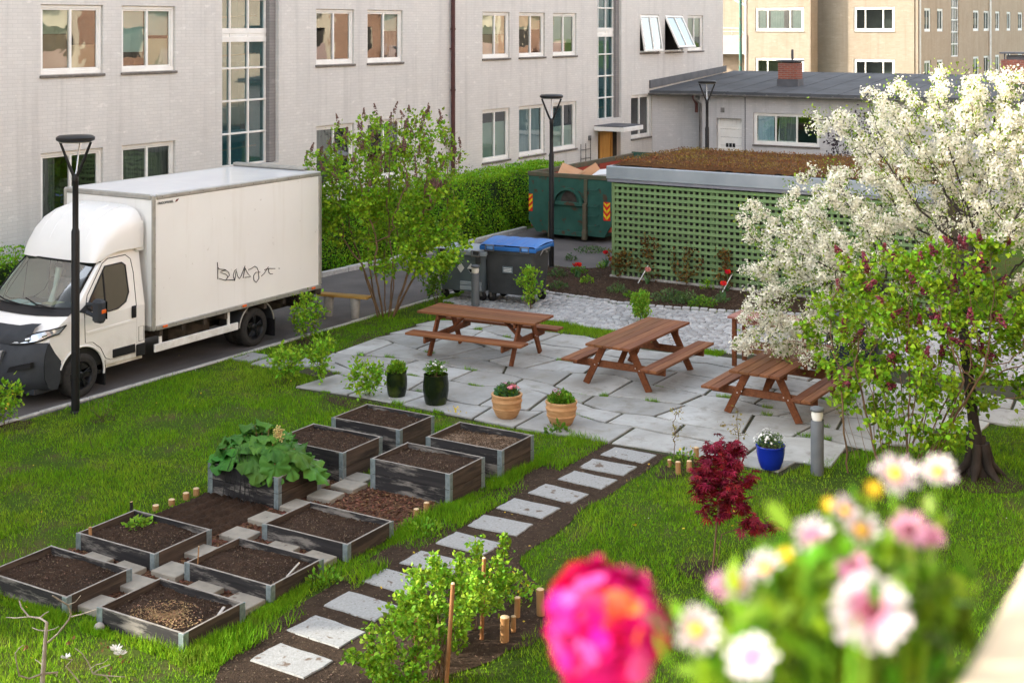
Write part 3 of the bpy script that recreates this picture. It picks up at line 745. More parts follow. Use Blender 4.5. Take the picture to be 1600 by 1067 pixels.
def blades(n, xr, yr, hmin, hmax, w, excl, incl=None, dens=None):
    x = rng.uniform(*xr, n); y = rng.uniform(*yr, n)
    k = np.ones(n, bool)
    if incl is not None: k &= inpoly(x, y, incl)
    for e in excl: k &= ~inpoly(x, y, e)
    # keep only what stands in or near the picture's field
    d = x * FW[0] + y * FW[1]; r = (x * RT[0] + y * RT[1]) / np.maximum(d, .1) * FPX + CX; v = HY + CAMH / np.maximum(d, .1) * FPX
    k &= (r > -160) & (r < 1760) & (v < 1250) & (d > 2)
    if dens is not None:
        f = sum(np.sin(x * math.cos(a) * q + y * math.sin(a) * q + p_) for a, q, p_ in ((.3, 1.3, 0), (1.4, 2.1, 1), (2.3, 3.1, 2), (.9, 4.3, 4), (2.9, 5.9, 5), (1.9, 8.3, 1.5))) / 6
        f = np.clip((f + .34) / .34, 0, 1); k &= rng.random(n) < dens + (1 - dens) * f
    x, y = x[k], y[k]; n = len(x)
    h = rng.uniform(hmin, hmax, n) * (0.6 + .8 * (.5 + .5 * np.sin(x * 3.3 + np.sin(y * 2.2) * 2)))
    a = rng.uniform(0, 2 * math.pi, n); l = rng.uniform(.15, .75, n) * h; la = rng.uniform(0, 2 * math.pi, n)
    ww = w * rng.uniform(.7, 1.3, n)
    V = np.zeros((n, 3, 3))
    V[:, 0] = np.stack([x - np.cos(a) * ww, y - np.sin(a) * ww, np.zeros(n)], 1)
    V[:, 1] = np.stack([x + np.cos(a) * ww, y + np.sin(a) * ww, np.zeros(n)], 1)
    V[:, 2] = np.stack([x + np.cos(la) * l, y + np.sin(la) * l, h], 1)
    return V.reshape(-1, 3), np.arange(3 * n).reshape(n, 3)
excl = [road, bed_poly, path_poly, mulch_poly, till, pat_base, cob_poly] + [rectp(r) for r in BEDS.values()] + [[(G(px, py)[0] - a, G(px, py)[1] - b), (G(px, py)[0] + a, G(px, py)[1] - b), (G(px, py)[0] + a, G(px, py)[1] + b), (G(px, py)[0] - a, G(px, py)[1] + b)] for px, py, a, b in ((392, 560, .25, .19), (428, 569, .25, .3), (492, 569, .25, .3))]
# the bed lines of bare lawn strips between paths
parts = []
v, f = blades(700000, (7, 30), (2.5, 16.75), .026, .064, .0052, excl, None, .22); parts.append((v, f, 0))
v, f = blades(16000, (22.2, 23.6), (9.2, 15.4), .04, .09, .006, [pat_base, tuft2 if False else []] if False else [], bedgrass); parts.append((v, f, 0))
v, f = blades(5000, (22.2, 23), (9.2, 10.3), .03, .08, .006, [], tuft2); parts.append((v, f, 0))
# longer uncut tufts along the bed frames
for r, sides in ((BEDS['B10'], 'xy'), (BEDS['B8'], 'y'), (BEDS['B6'], 'y'), (BEDS['B4'], 'y'), (BEDS['B3'], 'yX'), (BEDS['B9'], 'x')):
    x0, x1, y0, y1, h = r
    if 'y' in sides: v, f = blades(2600, (x0 - .2, x1 + .25), (y0 - .17, y0 - .01), .04, .10, .006, [], None, .1); parts.append((v, f, 0))
    if 'x' in sides: v, f = blades(2600, (x0 - .16, x0 - .01), (y0 - .1, y1 + .1), .04, .12, .006, [], None, .2); parts.append((v, f, 0))
    if 'X' in sides: v, f = blades(2000, (x1 + .01, x1 + .15), (y0 - .1, y1 + .1), .04, .11, .006, [], None, .2); parts.append((v, f, 0))
# weedy sprigs at the edge of paths and in patio joints
v, f = blades(15000, (9, 17), (8.7, 9.3), .04, .12, .006, [rectp(r) for r in BEDS.values()], None, .0); parts.append((v, f, 0))
for _ in range(46):
    jx, jy = rnd.uniform(17.1, 22.2), rnd.uniform(6, 15); s_ = rnd.uniform(.05, .13)
    i0 = min(range(len(rowx)), key=lambda q: abs(rowx[q] - jx)); jx = rx(i0, jy)
    v, f = blades(140, (jx - .02, jx + .03), (jy - s_, jy + s_), .03, .085, .005, []); parts.append((v, f, 0))
v, f, mi = merge(parts)
o = npmesh('lawn_grass', v, f, M['blade']); struct(o, 'stuff')
# bark chips on the mulch, crumbs on the soil path: uncountable litter
def litter(name, n, xr, yr, incl, excl, m, s0, s1, z=.012):
    x = rng.uniform(*xr, n); y = rng.uniform(*yr, n); k = inpoly(x, y, incl)
    for e in excl: k &= ~inpoly(x, y, e)
    x, y = x[k], y[k]; q = len(x)
    d = rng.normal(size=(q, 3)) * np.array([1, 1, .35])
    V, F = scatter([(-.3, -1, 0), (.3, -1, .1), (.35, 1, 0), (-.35, .9, .15)], [(0, 1, 2, 3)], np.stack([x, y, np.full(q, z) + rng.uniform(0, .012, q)], 1), bases(d, .5), rng.uniform(s0, s1, q))
    return struct(npmesh(name, V, F, M[m]), 'stuff')
M['chips'] = mat('bark_chips', (.095, .045, .026), (.16, .08, .045), 30, .9, isl=.5)
M['crumbs'] = mat('soil_crumbs', (.085, .058, .04), (.13, .095, .068), 30, .95, isl=.5)
litter('bark_chips', 17000, (9, 15.4), (9.2, 12.2), mulch_poly, [till] + [rectp(r) for r in BEDS.values()], 'chips', .012, .03)
litter('soil_crumbs', 14000, (8.5, 17.1), (6.4, 9.3), path_poly, [], 'crumbs', .005, .013)
litter('bed_crumbs', 9000, (25.5, 30.3), (7, 16.6), bed_poly, [], 'crumbs', .008, .022, .016)
# ================================================================ buildings
D = 21.7
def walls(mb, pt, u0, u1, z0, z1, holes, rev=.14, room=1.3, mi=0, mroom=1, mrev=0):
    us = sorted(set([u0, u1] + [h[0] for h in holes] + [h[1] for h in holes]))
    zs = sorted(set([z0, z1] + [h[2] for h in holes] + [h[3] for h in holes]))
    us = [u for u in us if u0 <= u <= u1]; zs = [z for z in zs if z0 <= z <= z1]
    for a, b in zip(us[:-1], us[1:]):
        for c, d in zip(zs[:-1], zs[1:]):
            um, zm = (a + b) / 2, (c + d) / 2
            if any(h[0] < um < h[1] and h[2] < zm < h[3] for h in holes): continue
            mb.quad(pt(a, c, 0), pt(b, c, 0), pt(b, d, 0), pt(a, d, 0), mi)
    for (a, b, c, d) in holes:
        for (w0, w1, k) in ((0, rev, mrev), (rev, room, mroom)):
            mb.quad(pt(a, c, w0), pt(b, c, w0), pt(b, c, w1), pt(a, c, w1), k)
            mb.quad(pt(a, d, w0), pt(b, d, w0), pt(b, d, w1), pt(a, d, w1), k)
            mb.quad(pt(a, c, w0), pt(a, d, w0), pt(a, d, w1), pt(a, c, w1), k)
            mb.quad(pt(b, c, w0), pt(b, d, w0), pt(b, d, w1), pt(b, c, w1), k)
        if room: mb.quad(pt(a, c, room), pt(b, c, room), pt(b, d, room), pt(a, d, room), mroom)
def pbox(mb, pt, u0, u1, z0, z1, w0, w1, bev=0, mi=0):
    a = pt(u0, z0, w0); b = pt(u1, z1, w1)
    mb.bx(a[0], b[0], a[1], b[1], a[2], b[2], bev, mi)
def window(par, pt, u0, u1, z0, z1, mull=(.5,), fw=.075, inset=.055, glass='glass', blinds=(), sill=True, sash=None, label=None, fmat='white'):
    g = .004
    mb = MB(); w0, w1 = inset, inset + .08
    pbox(mb, pt, u0 + g, u1 - g, z1 - fw, z1 - g, w0, w1, .008); pbox(mb, pt, u0 + g, u1 - g, z0 + g, z0 + fw * 1.25, w0, w1, .008)
    pbox(mb, pt, u0 + g, u0 + fw, z0 + fw * 1.25, z1 - fw, w0, w1, .008); pbox(mb, pt, u1 - fw, u1 - g, z0 + fw * 1.25, z1 - fw, w0, w1, .008)
    for q in mull:
        uc = u0 + (u1 - u0) * q
        pbox(mb, pt, uc - .028, uc + .028, z0 + fw * 1.25, z1 - fw, w0 + .008, w1 - .004, .006)
    # inner sash line
    s = .035
    for (a, b, c, d) in ((u0 + fw, u1 - fw, z1 - fw - s, z1 - fw), (u0 + fw, u1 - fw, z0 + fw * 1.25, z0 + fw * 1.25 + s), (u0 + fw, u0 + fw + s, z0 + fw * 1.25 + s, z1 - fw - s), (u1 - fw - s, u1 - fw, z0 + fw * 1.25 + s, z1 - fw - s)):
        pbox(mb, pt, a, b, c, d, w0 + .02, w1 - .01, .004)
    w = mb.build('window', M[fmat], par)
    if label: w['label'] = label
    pm = MB(); q = w0 + .045
    pm.quad(pt(u0 + fw * .6, z0 + fw * .6, q), pt(u1 - fw * .6, z0 + fw * .6, q), pt(u1 - fw * .6, z1 - fw * .6, q), pt(u0 + fw * .6, z1 - fw * .6, q))
    pm.build('pane', M[glass], w)
    if sill:
        sm = MB(); pbox(sm, pt, u0 - .03, u1 + .03, z0 - .055, z0 - .003, -.045, .05, .008); sm.build('sill', M['sill'], w)
    for (a, b, c, d, m) in blinds:
        bm_ = MB(); U0, U1 = u0 + (u1 - u0) * a, u0 + (u1 - u0) * b; Z0, Z1 = z0 + (z1 - z0) * c, z0 + (z1 - z0) * d
        nn = 14; rows = []
        for k in range(nn + 1):
            uu = U0 + (U1 - U0) * k / nn; dep = .15 + (.022 * math.sin(k * 2.4) if 'curtain' in m else 0)
            rows.append([pt(uu, Z0, dep), pt(uu, Z1, dep)])
        bm_.grid(rows); bm_.build('curtain' if 'curtain' in m else 'blind', M[m], w)
    return w
pa = lambda u, z, w: (u, D + w, z)
MX = .95  # unseen left end, set to open the sun gap onto the lawn
gb = thing('apartment_building', 'long pale grey painted brick apartment block with white framed windows behind the truck and hedge', 'building', (34, D, 0))
top = [(17.98, 19.56), (20.06, 21.6), (26.4, 27.94), (28.5, 30.08), (34.13, 35.7), (36.25, 37.88), (38.4, 40.0), (44.86, 46.5), (47.03, 48.67), (49.15, 50.68)]
low = [(17.98, 19.56), (20.06, 21.6), (26.4, 27.94), (28.5, 30.08), (34.13, 35.7), (36.25, 37.88), (38.4, 40.0), (44.12, 45.78)]
ZT, ZL = (4.89, 6.29), (1.79, 3.36)
holes = [(a, b, *ZT) for a, b in top] + [(a, b, *((1.55, 3.36) if i < 2 else ZL)) for i, (a, b) in enumerate(low)]
st = [(23.06, 25.0), (41.5, 43.35)]
holes += [(st[0][0], st[0][1], 2.6, 11.0), (st[1][0], st[1][1], 2.62, 11.0), (41.55, 43.3, 0.05, 2.22)]
mb = MB(); walls(mb, pa, MX, 52.75, -.1, 11.5, holes, .16, 1.3)
X1, Y2 = 52.75, D + 11
mb.quad((X1, D, -.1), (X1, Y2, -.1), (X1, Y2, 11.5), (X1, D, 11.5)); mb.quad((MX, D, -.1), (MX, Y2, -.1), (MX, Y2, 11.5), (MX, D, 11.5)); mb.quad((MX, Y2, -.1), (X1, Y2, -.1), (X1, Y2, 11.5), (MX, Y2, 11.5))
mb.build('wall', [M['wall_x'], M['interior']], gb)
rf = MB(); rf.bx(MX, X1 + .3, D, Y2 + .3, 11.504, 11.8); rf.build('roof', M['bitumen'], gb)
TB = {0: [(.06, .5, .58, .95, 'blind'), (.06, .5, .06, .575, 'tan'), (.5, .94, .06, .42, 'tan')], 1: [(.06, .48, .30, .95, 'mint'), (.5, .94, .55, .95, 'mint'), (.5, .94, .06, .5, 'blind')], 2: [], 3: [(.5, .94, .6, .95, 'mint'), (.6, .94, .05, .6, 'curtain')], 4: [(.06, .94, .52, .95, 'blind'), (.06, .94, .06, .515, 'tan')], 5: [(.06, .94, .62, .95, 'blind')], 6: [(.06, .94, .30, .95, 'blind')], 7: [(.06, .94, .06, .95, 'blind')], 8: [], 9: [(.06, .94, .4, .95, 'blind')]}
for i, (a, b) in enumerate(top):
    if i in (7, 8):      # top-hung sashes tilted open
        mb = MB(); pbox(mb, pa, a + .004, b - .004, ZT[1] - .05, ZT[1] - .004, .05, .13, .006); pbox(mb, pa, a + .004, b - .004, ZT[0] + .004, ZT[0] + .06, .05, .13, .006)
        pbox(mb, pa, a + .004, a + .05, ZT[0] + .06, ZT[1] - .05, .05, .13, .006); pbox(mb, pa, b - .05, b - .004, ZT[0] + .06, ZT[1] - .05, .05, .13, .006)
        w = mb.build('window', M['white'], gb); w['label'] = 'window with its sash tilted open'
        ang = R(9 if i == 7 else 26); pv = Vector((0, D + .03, ZT[1] - .03)); xf = Matrix.Translation(pv) @ Matrix.Rotation(-ang, 4, 'X')
        H = ZT[1] - ZT[0] - .06; sb = MB()
        for (u0, u1, z0, z1) in ((a + .03, b - .03, -.08, 0), (a + .03, b - .03, -H, -H + .08), (a + .03, a + .11, -H + .08, -.08), (b - .11, b - .03, -H + .08, -.08), ((a + b) / 2 - .03, (a + b) / 2 + .03, -H + .08, -.08)):
            sb.bx(u0, u1, -.03, .03, z0, z1, .006, 0, xf)
        so = sb.build('sash', M['white'], w)
        pm = MB(); pm.add([tuple(xf @ Vector(p)) for p in ((a + .08, 0, -H + .05), (b - .08, 0, -H + .05), (b - .08, 0, -.05), (a + .08, 0, -.05))], [(0, 1, 2, 3)])
        if i == 8: pm.add([tuple(xf @ Vector(p)) for p in ((a + .1, .05, -H + .08), (b - .1, .05, -H + .08), (b - .1, .05, -.08), (a + .1, .05, -.08))], [(0, 1, 2, 3)], 1)
        pm.build('pane', [M['glass'], M['bluecurtain']], w)
        sm = MB(); pbox(sm, pa, a - .03, b + .03, ZT[0] - .055, ZT[0] - .003, -.045, .05, .008); sm.build('sill', M['sill'], w)
    else:
        window(gb, pa, a, b, *ZT, blinds=TB[i])
LB = {0: [(.05, .3, .05, .95, 'curtain')], 1: [(.05, .95, .05, .95, 'curtain')], 2: [(.05, .5, .05, .95, 'curtain')], 3: [(.6, .95, .05, .95, 'curtain')], 4: [(.05, .95, .05, .74, 'mint')], 5: [(.05, .95, .05, .95, 'bluecurtain')], 6: [(.05, .95, .05, .5, 'mint')], 7: []}
for i, (a, b) in enumerate(low):
    window(gb, pa, a, b, *((1.55, 3.36) if i < 2 else ZL), blinds=LB[i])
M['orange'] = mat('orange_handrail', (.55, .17, .03), rough=.5)
for k, (a, b) in enumerate(st):
    zb = 2.62
    mb = MB(); w0, w1 = .2, .28; ge = b - .22
    zz = [zb]; z = zb
    rows = [2.62, 3.36, 4.12, 4.88, 5.55, 5.75, 6.5, 7.25, 8.0, 8.7, 8.9, 9.6, 10.3, 10.99]
    for z in rows: pbox(mb, pa, a, ge, z - (.06 if 5.5 < z < 5.8 else .022), z + (.06 if 5.5 < z < 5.8 else .022), w0, w1 - .01, .004)
    for q in (0, .28, .64, 1): 
        u = a + (ge - a) * q; u = min(max(u, a + .03), ge - .03)
        pbox(mb, pa, u - .022, u + .022, zb + .03, 10.95, w0 + .003, w1, .004)
    pbox(mb, pa, a + .02, ge, 5.57, 5.73, w0 + .01, w1 + .01, .004)
    w = mb.build('stair_window', M['white'], gb); w['label'] = 'tall stairwell window with a white grid and teal glass'
    pm = MB(); pm.quad(pa(a, zb, .25), pa(ge, zb, .25), pa(ge, 11, .25), pa(a, 11, .25)); pm.build('pane', M['glass_teal'], w)
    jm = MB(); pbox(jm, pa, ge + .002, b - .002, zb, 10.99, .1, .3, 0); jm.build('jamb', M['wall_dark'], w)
    hm = MB()
    for z in (2.95, 5.15, 6.05): hm.tube([pa(a + .1, z, .45), pa(ge - .1, z + .06, .45)], .022, 6)
    hm.build('handrail', M['orange'], w)
    im = MB(); pbox(im, pa, a + .1, ge - .1, 5.0, 5.4, .8, 1.1); pbox(im, pa, a + .1, ge - .1, 3.2, 3.9, .95, 1.2); im.build('stair_flight', M['fascia2'], w)
dp = MB(); dp.tube([(32.42, D - .09, z) for z in (.1, 4, 8, 11.4)], .062, 10)
for z in (1.2, 4.0, 5.75, 8): dp.cyl((32.42, D - .09, z), (32.42, D - .09, z + .06), .075, n=10)
for z in (2.5, 5.2): dp.bx(32.36, 32.48, D - .09, D - .003, z, z + .03)
dp.build('downpipe', M['rust'], gb)
# entrance under the second stairwell
cm = MB(); cm.bx(41.25, 42.75, D - 1.15, D - .004, 2.28, 2.43, .01); cm.bx(41.25, 42.75, D - 1.12, D - .01, 2.432, 2.46, 0, 1); cp = cm.build('canopy', [M['white'], M['flash']], gb)
dm = MB()
for (a, b) in ((41.58, 41.72), (42.28, 42.42), (43.12, 43.26)): pbox(dm, pa, a, b, .06, 2.2, .3, .4, .006)
pbox(dm, pa, 41.72, 42.28, 2.05, 2.2, .31, .39, .004); pbox(dm, pa, 42.42, 43.12, .06, 2.2, .325, .385, .004)
do = dm.build('entrance_door', M['orange_wood'], gb)
dg = MB(); dg.quad(pa(41.7, .1, .35), pa(42.3, .1, .35), pa(42.3, 2.06, .35), pa(41.7, 2.06, .35)); dg.build('pane', M['glass'], do)
hm = MB(); hm.tube([pa(42.5, .9, .28), pa(42.5, 1.25, .28)], .015, 6); hm.build('handle', M['steel'], do)
# wire trellis on the wall left of the entrance
t = thing('wire_trellis', 'thin dark wire trellis fixed to the grey wall left of the entrance door', 'trellis', (40.6, D - .05, .2))
mb = MB()
for u in (40.2, 40.55, 40.9): mb.tube([(u, D - .06, .3), (u, D - .06, 1.9 if u < 40.8 else 2.05)], .012, 5)
for z in (.5, .8, 1.1, 1.4, 1.7): mb.tube([(40.2, D - .06, z), (40.9, D - .06, z)], .010, 5)
mb.build('grid', M['black'], t); mb = MB(); mb.bx(40.83, 40.97, D - .05, D - .004, 1.98, 2.14); mb.build('bracket', M['gutter'], t)
# ---------------------------------------------------------------- annex
XA = 46.25
px_ = lambda u, z, w: (XA + w, u, z)
an = thing('annex_building', 'single storey grey brick annex with a dark felt roof and white door', 'building', (XA, 16, 0))
dr = (18.3, 19.28, 0.0, 2.52); wn = (15.42, 17.86, 1.62, 2.76)
mb = MB(); walls(mb, px_, 2.0, 19.95, -.1, 3.42, [dr, wn], .2, 1.6)
mb.quad((XA, 19.95, -.1), (XA + .9, 19.95, -.1), (XA + .9, 19.95, 3.42), (XA, 19.95, 3.42)); mb.quad((XA + .9, 19.95, -.1), (XA - .35, D - .003, -.1), (XA - .35, D - .003, 3.42), (XA + .9, 19.95, 3.42))
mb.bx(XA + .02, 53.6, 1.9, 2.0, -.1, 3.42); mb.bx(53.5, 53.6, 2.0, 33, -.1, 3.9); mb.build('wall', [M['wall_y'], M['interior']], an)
rm = MB()
ev = [(XA - .32, 1.6), (XA - .32, 20.05), (XA - .62, D - .02), (53.9, D - .02), (53.9, 1.6)]
zr = lambda x: 3.5 + (x - XA + .3) * .062
vs = [(x, y, zr(x)) for x, y in ev] + [(x, y, zr(x) - .1) for x, y in ev]
rm.add(vs, [(0, 1, 2, 3, 4), (9, 8, 7, 6, 5)] + [(i, 5 + i, 5 + (i + 1) % 5, (i + 1) % 5) for i in range(5)])
for y in np.arange(2.4, 21, 1.02): rm.bar((XA - .3, y, zr(XA - .3) + .006), (53.8, y + .05, zr(53.8) + .006), .06, .012, .003)
rm.build('roof', M['bitumen'], an)
fm2 = MB(); fm2.prism([(XA - .62, 3.56), (53.0, 3.98), (53.0, 4.22), (XA - .62, 3.86)], D - .06, D - .008, 'xz'); fm2.build('flashing', M['flash'], an)
gm2 = MB(); prof = [(XA - .42 + .07 * math.cos(a), 3.40 + .07 * math.sin(a)) for a in [math.pi + math.pi * k / 8 for k in range(9)]]
gm2.grid([[(x, y, z) for x, z in prof] for y in (1.6, 20.05)])
gm2.grid([[(x - d, y, z) for x, z in prof] for y, d in ((20.05, 0), (D - .03, .3))])
for y in np.arange(2, 20, .8): gm2.bx(XA - .5, XA - .3, y, y + .03, 3.385, 3.42)
gm2.tube([(XA - .4, 19.98, 3.36), (XA - .4, 19.98, 3.22), (XA - .09, 19.88, 3.02), (XA - .09, 19.88, 0)], .045, 8); gm2.build('gutter', M['gutter'], an)
bm2 = MB(); bm2.tube([(XA - .4, 20.02, 3.33), (XA - .38, 20.0, 3.2), (XA - .12, 20.02, 3.02), (XA - .12, 20.02, 2.7)], .06, 8); bm2.build('downpipe', M['rust'], an)
lm = MB(); lm.tube([(XA - .012, 18.17, .1), (XA - .012, 18.17, 3.38)], .014, 6); lm.build('lightning_conductor', M['flash'], an)
dm = MB(); a, b, c, d = dr
pbox(dm, px_, a + .004, a + .07, 0, d - .005, .14, .22, .004); pbox(dm, px_, b - .07, b - .004, 0, d - .005, .14, .22, .004); pbox(dm, px_, a + .07, b - .07, 2.12, 2.2, .14, .22, .004)
for k in range(7): pbox(dm, px_, a + .072, b - .072, .02 + k * .3, .02 + k * .3 + .292, .165, .2, .006)
for k in range(12): pbox(dm, px_, a + .072 + k * .0697, a + .072 + k * .0697 + .064, 2.202, 2.5, .17, .2, .004)
do = dm.build('door', M['white'], an)
hm = MB(); 
for k in range(3): pbox(hm, px_, 18.62 + k * .13, 18.72 + k * .13, 1.46, 1.6, .155, .17)
hm.build('spyhole', M['black'], do)
hm = MB(); pbox(hm, px_, 18.72, 18.9, 1.2, 1.28, .155, .17); hm.build('door_sign', M['logo'], do)
hm = MB(); pbox(hm, px_, 19.1, 19.18, .9, 1.06, .15, .168); hm.tube([px_(19.13, .68, .15), px_(19.13, .68, .1), px_(19.03, .68, .1)], .012, 6); hm.build('handle', M['steel'], do)
vm = MB(); pbox(vm, px_, 18.97, 19.12, 2.72, 2.9, -.012, .03, .004)
for k in range(4): pbox(vm, px_, 18.98, 19.11, 2.74 + k * .04, 2.755 + k * .04, -.02, -.012)
vm.build('wall_vent', M['gutter'], an)
w = window(an, px_, *wn, mull=(.345, .665), blinds=[(.36, .62, .06, .9, 'curtain'), (.7, .95, .06, .9, 'bluecurtain')], label='three-light window with two sashes tilted open')
for (a, b) in ((17.06, 17.76), (16.28, 16.98)):      # tilted sashes, bottom hung inwards: their edge shows inside the frame
    sb = MB(); xf = Matrix.Translation(Vector((XA + .1, 0, 1.74))) @ Matrix.Rotation(R(10), 4, 'Y')
    for (u0, u1, z0, z1) in ((a, b, 0, .05), (a, b, .87, .92), (a, a + .05, .05, .87), (b - .05, b, .05, .87)): sb.bx(0.03, .075, u0, u1, z0, z1, .004, 0, xf)
    sb.build('sash', M['white'], w)
def chimney(y0, y1, x0, x1, z1, lid):
    c = MB(); zb = zr(x0) - .05
    c.bx(x0, x1, y0, y1, zb + .32, z1, .004); ch = c.build('chimney', M['redbrick_y'], an)
    k = MB(); k.bx(x0 - .03, x1 + .03, y0 - .03, y1 + .03, zb, zb + .318, .006); k.build('flashing', M['flash'], ch)
    k = MB(); k.bx(x0 - .05, x1 + .05, y0 - .05, y1 + .05, z1 + lid, z1 + lid + .06, .005)
    for (xx, yy) in ((x0 + .08, y0 + .1), (x1 - .08, y0 + .1), (x0 + .08, y1 - .1), (x1 - .08, y1 - .1)): k.bx(xx - .02, xx + .02, yy - .02, yy + .02, z1, z1 + lid)
    k.bx(x0 + .12, x1 - .12, y0 + .15, y1 - .15, z1, z1 + lid * .75)
    k.build('chimney_cap', M['flash'], ch)
chimney(16.9, 17.65, 48.2, 48.75, 4.5, .05); chimney(8.3, 9.7, 48.2, 48.95, 4.72, .2)
pm = MB(); pm.cyl((48.5, 17.2, 4.5), (48.5, 17.2, 5.0), .045); pm.build('flue_pipe', M['flash'], an)
# ---------------------------------------------------------------- beige blocks behind
XB = 74.7
pb_ = lambda u, z, w: (XB + w, u, z)
bb = thing('beige_building', 'sunlit beige brick apartment building behind the annex with white balconies on its left', 'building', (XB, 25, 0))
hl = [(25.82, 28.72, 5.58, 6.93), (20.66, 22.92, 5.58, 6.93), (25.82, 28.72, 2.7, 4.03), (20.66, 22.92, 2.7, 4.03)]
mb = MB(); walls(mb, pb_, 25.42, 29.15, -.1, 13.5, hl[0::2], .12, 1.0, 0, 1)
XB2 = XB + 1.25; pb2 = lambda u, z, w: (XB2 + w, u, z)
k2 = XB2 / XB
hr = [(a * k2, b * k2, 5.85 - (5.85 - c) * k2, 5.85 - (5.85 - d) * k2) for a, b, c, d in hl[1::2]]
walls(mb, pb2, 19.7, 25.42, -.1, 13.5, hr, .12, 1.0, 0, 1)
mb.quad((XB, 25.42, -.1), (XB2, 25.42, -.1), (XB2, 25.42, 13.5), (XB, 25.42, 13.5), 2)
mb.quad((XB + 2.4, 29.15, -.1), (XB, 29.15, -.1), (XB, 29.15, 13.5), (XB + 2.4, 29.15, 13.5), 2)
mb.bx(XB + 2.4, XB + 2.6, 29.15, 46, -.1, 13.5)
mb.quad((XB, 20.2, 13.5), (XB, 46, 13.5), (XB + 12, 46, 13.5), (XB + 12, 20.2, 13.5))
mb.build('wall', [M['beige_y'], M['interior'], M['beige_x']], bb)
for (f_, hs) in ((pb_, hl[0::2]), (pb2, hr)):
    for i, h in enumerate(hs):
        window(bb, f_, *h, mull=(.28, .75) if f_ is pb_ else (.28, .72), fw=.1, inset=.05, glass='glass_dull', blinds=[(.03, .25, .05, .95, 'darkcurtain'), (.42, .7, .05, .95, 'darkcurtain'), (.8, .97, .05, .95, 'darkcurtain')] if (i == 0 and f_ is pb_) else [], sill=True)
for zc in (2.45, 5.33):
    m_ = MB(); m_.bx(XB + .1, XB + 2.3, 29.3, 33.5, zc - .95, zc + .02, .01); bo = m_.build('balcony', M['pink'], bb)
    m_ = MB(); m_.bx(XB + .08, XB + 2.3, 29.2, 33.5, zc - 1.1, zc - .955, .01)
    m_.tube([(XB + .1, 33.4, zc + .42), (XB + .1, 30.6, zc + .42), (XB + .1, 29.7, zc + .42), (XB + .1, 29.4, zc + .05)], .05, 6)
    m_.tube([(XB + .1, 33.4, zc + .22), (XB + .1, 29.5, zc + .22)], .035, 6)
    for y in (30.2, 31.0, 31.8, 32.6): m_.tube([(XB + .1, y, zc), (XB + .1, y, zc + .42)], .025, 5)
    m_.bar((XB + .1, 29.25, zc + 1.7), (XB + 1.6, 30.6, zc + 2.1), .1, .1); m_.build('railing', M['dullwhite'], bo)
m_ = MB()
m_.tube([(XB + .08, 29.32, -.1), (XB + .08, 29.32, 13.3)], .09, 8); m_.build('balcony_post', M['dullwhite'], bb)
# long beige wing running away on the right
YW = 19.9
pw = lambda u, z, w: (u, YW + w, z)
lw = thing('beige_wing', 'long beige brick wing with rows of narrow windows receding at the right edge', 'building', (100, YW, 0))
hs = []
for i, u in enumerate([78.1, 81.0, 90.3, 93.4, 97.0, 100.8, 104.8, 108.6, 115, 119, 123, 127, 136, 140, 144, 148]):
    for z in (2.55, 5.55): hs.append((u, u + (1.45 if i % 4 in (0, 1) else 1.7), z, z + 1.35))
stw = [(84.4, 86.4, 4.0, 13), (112.0, 113.9, 4.0, 13)]
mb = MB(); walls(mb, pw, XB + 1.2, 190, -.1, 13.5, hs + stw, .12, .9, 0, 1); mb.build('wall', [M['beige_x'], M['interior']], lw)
rm = MB(); rm.bx(XB + 1.1, 190, YW - .2, YW + 11, 13.504, 13.8); rm.build('roof', M['bitumen'], lw)
for i, h in enumerate(hs): window(lw, pw, *h, mull=(.5,), fw=.11, inset=.04, glass='glass_dull', blinds=[[(.05, .95, .5, .95, 'blind')], [(.05, .95, .3, .62, 'tan')], [], [(.05, .95, .05, .95, 'curtain')]][i % 4], sill=False)
for h in stw:
    m_ = MB()
    for k in range(13): pbox(m_, pw, h[0], h[1], h[2] + k * .74, h[2] + k * .74 + .07, .06, .14)
    for q in (0, .33, .66, .97): pbox(m_, pw, h[0] + (h[1] - h[0]) * q, h[0] + (h[1] - h[0]) * q + .06, h[2], 12.9, .055, .145)
    w = m_.build('stair_window', M['white'], lw); p_ = MB(); p_.quad(pw(h[0], h[2], .1), pw(h[1], h[2], .1), pw(h[1], h[3], .1), pw(h[0], h[3], .1)); p_.build('pane', M['glass'], w)
for u in (76.7, 94.9): m_ = MB(); m_.tube([(u, YW - .1, 0), (u, YW - .1, 13.4)], .07, 6); m_.build('downpipe', M['white'], lw)
# ---------------------------------------------------------------- unseen: an added block bounding the sun gap, and the cream building windows reflect
nb = thing('sun_gap_block', 'unseen grey brick block added beyond the left edge to bound a sun gap', 'building', (-30, D, 0))
GAPX = -8.0  # added block's end, placed so a narrow strip of sun reaches the lawn
m_ = MB(); m_.bx(-80, GAPX, D, D + 11, -.1, 11.5); m_.build('wall', M['wall_x'], nb); m_ = MB(); m_.bx(-80.3, GAPX, D - .2, D + 11.0, 11.504, 11.8); m_.build('roof', M['bitumen'], nb)
M['brownbrick'] = brickmat('brown_brick', (.30, .17, .11), (.24, .13, .09), (.3, .24, .19), 0)
ob = thing('cream_building', 'cream rendered apartment building with pink balconies on the near side of the garden', 'building', (10, -2, 0))
po = lambda u, z, w: (u, -1.7 - w, z)
hs = [(u, u + 1.7, z, z + 1.4) for u in np.arange(-34, 76, 4.2) for z in (1.6, 4.5, 7.4, 10.3)]
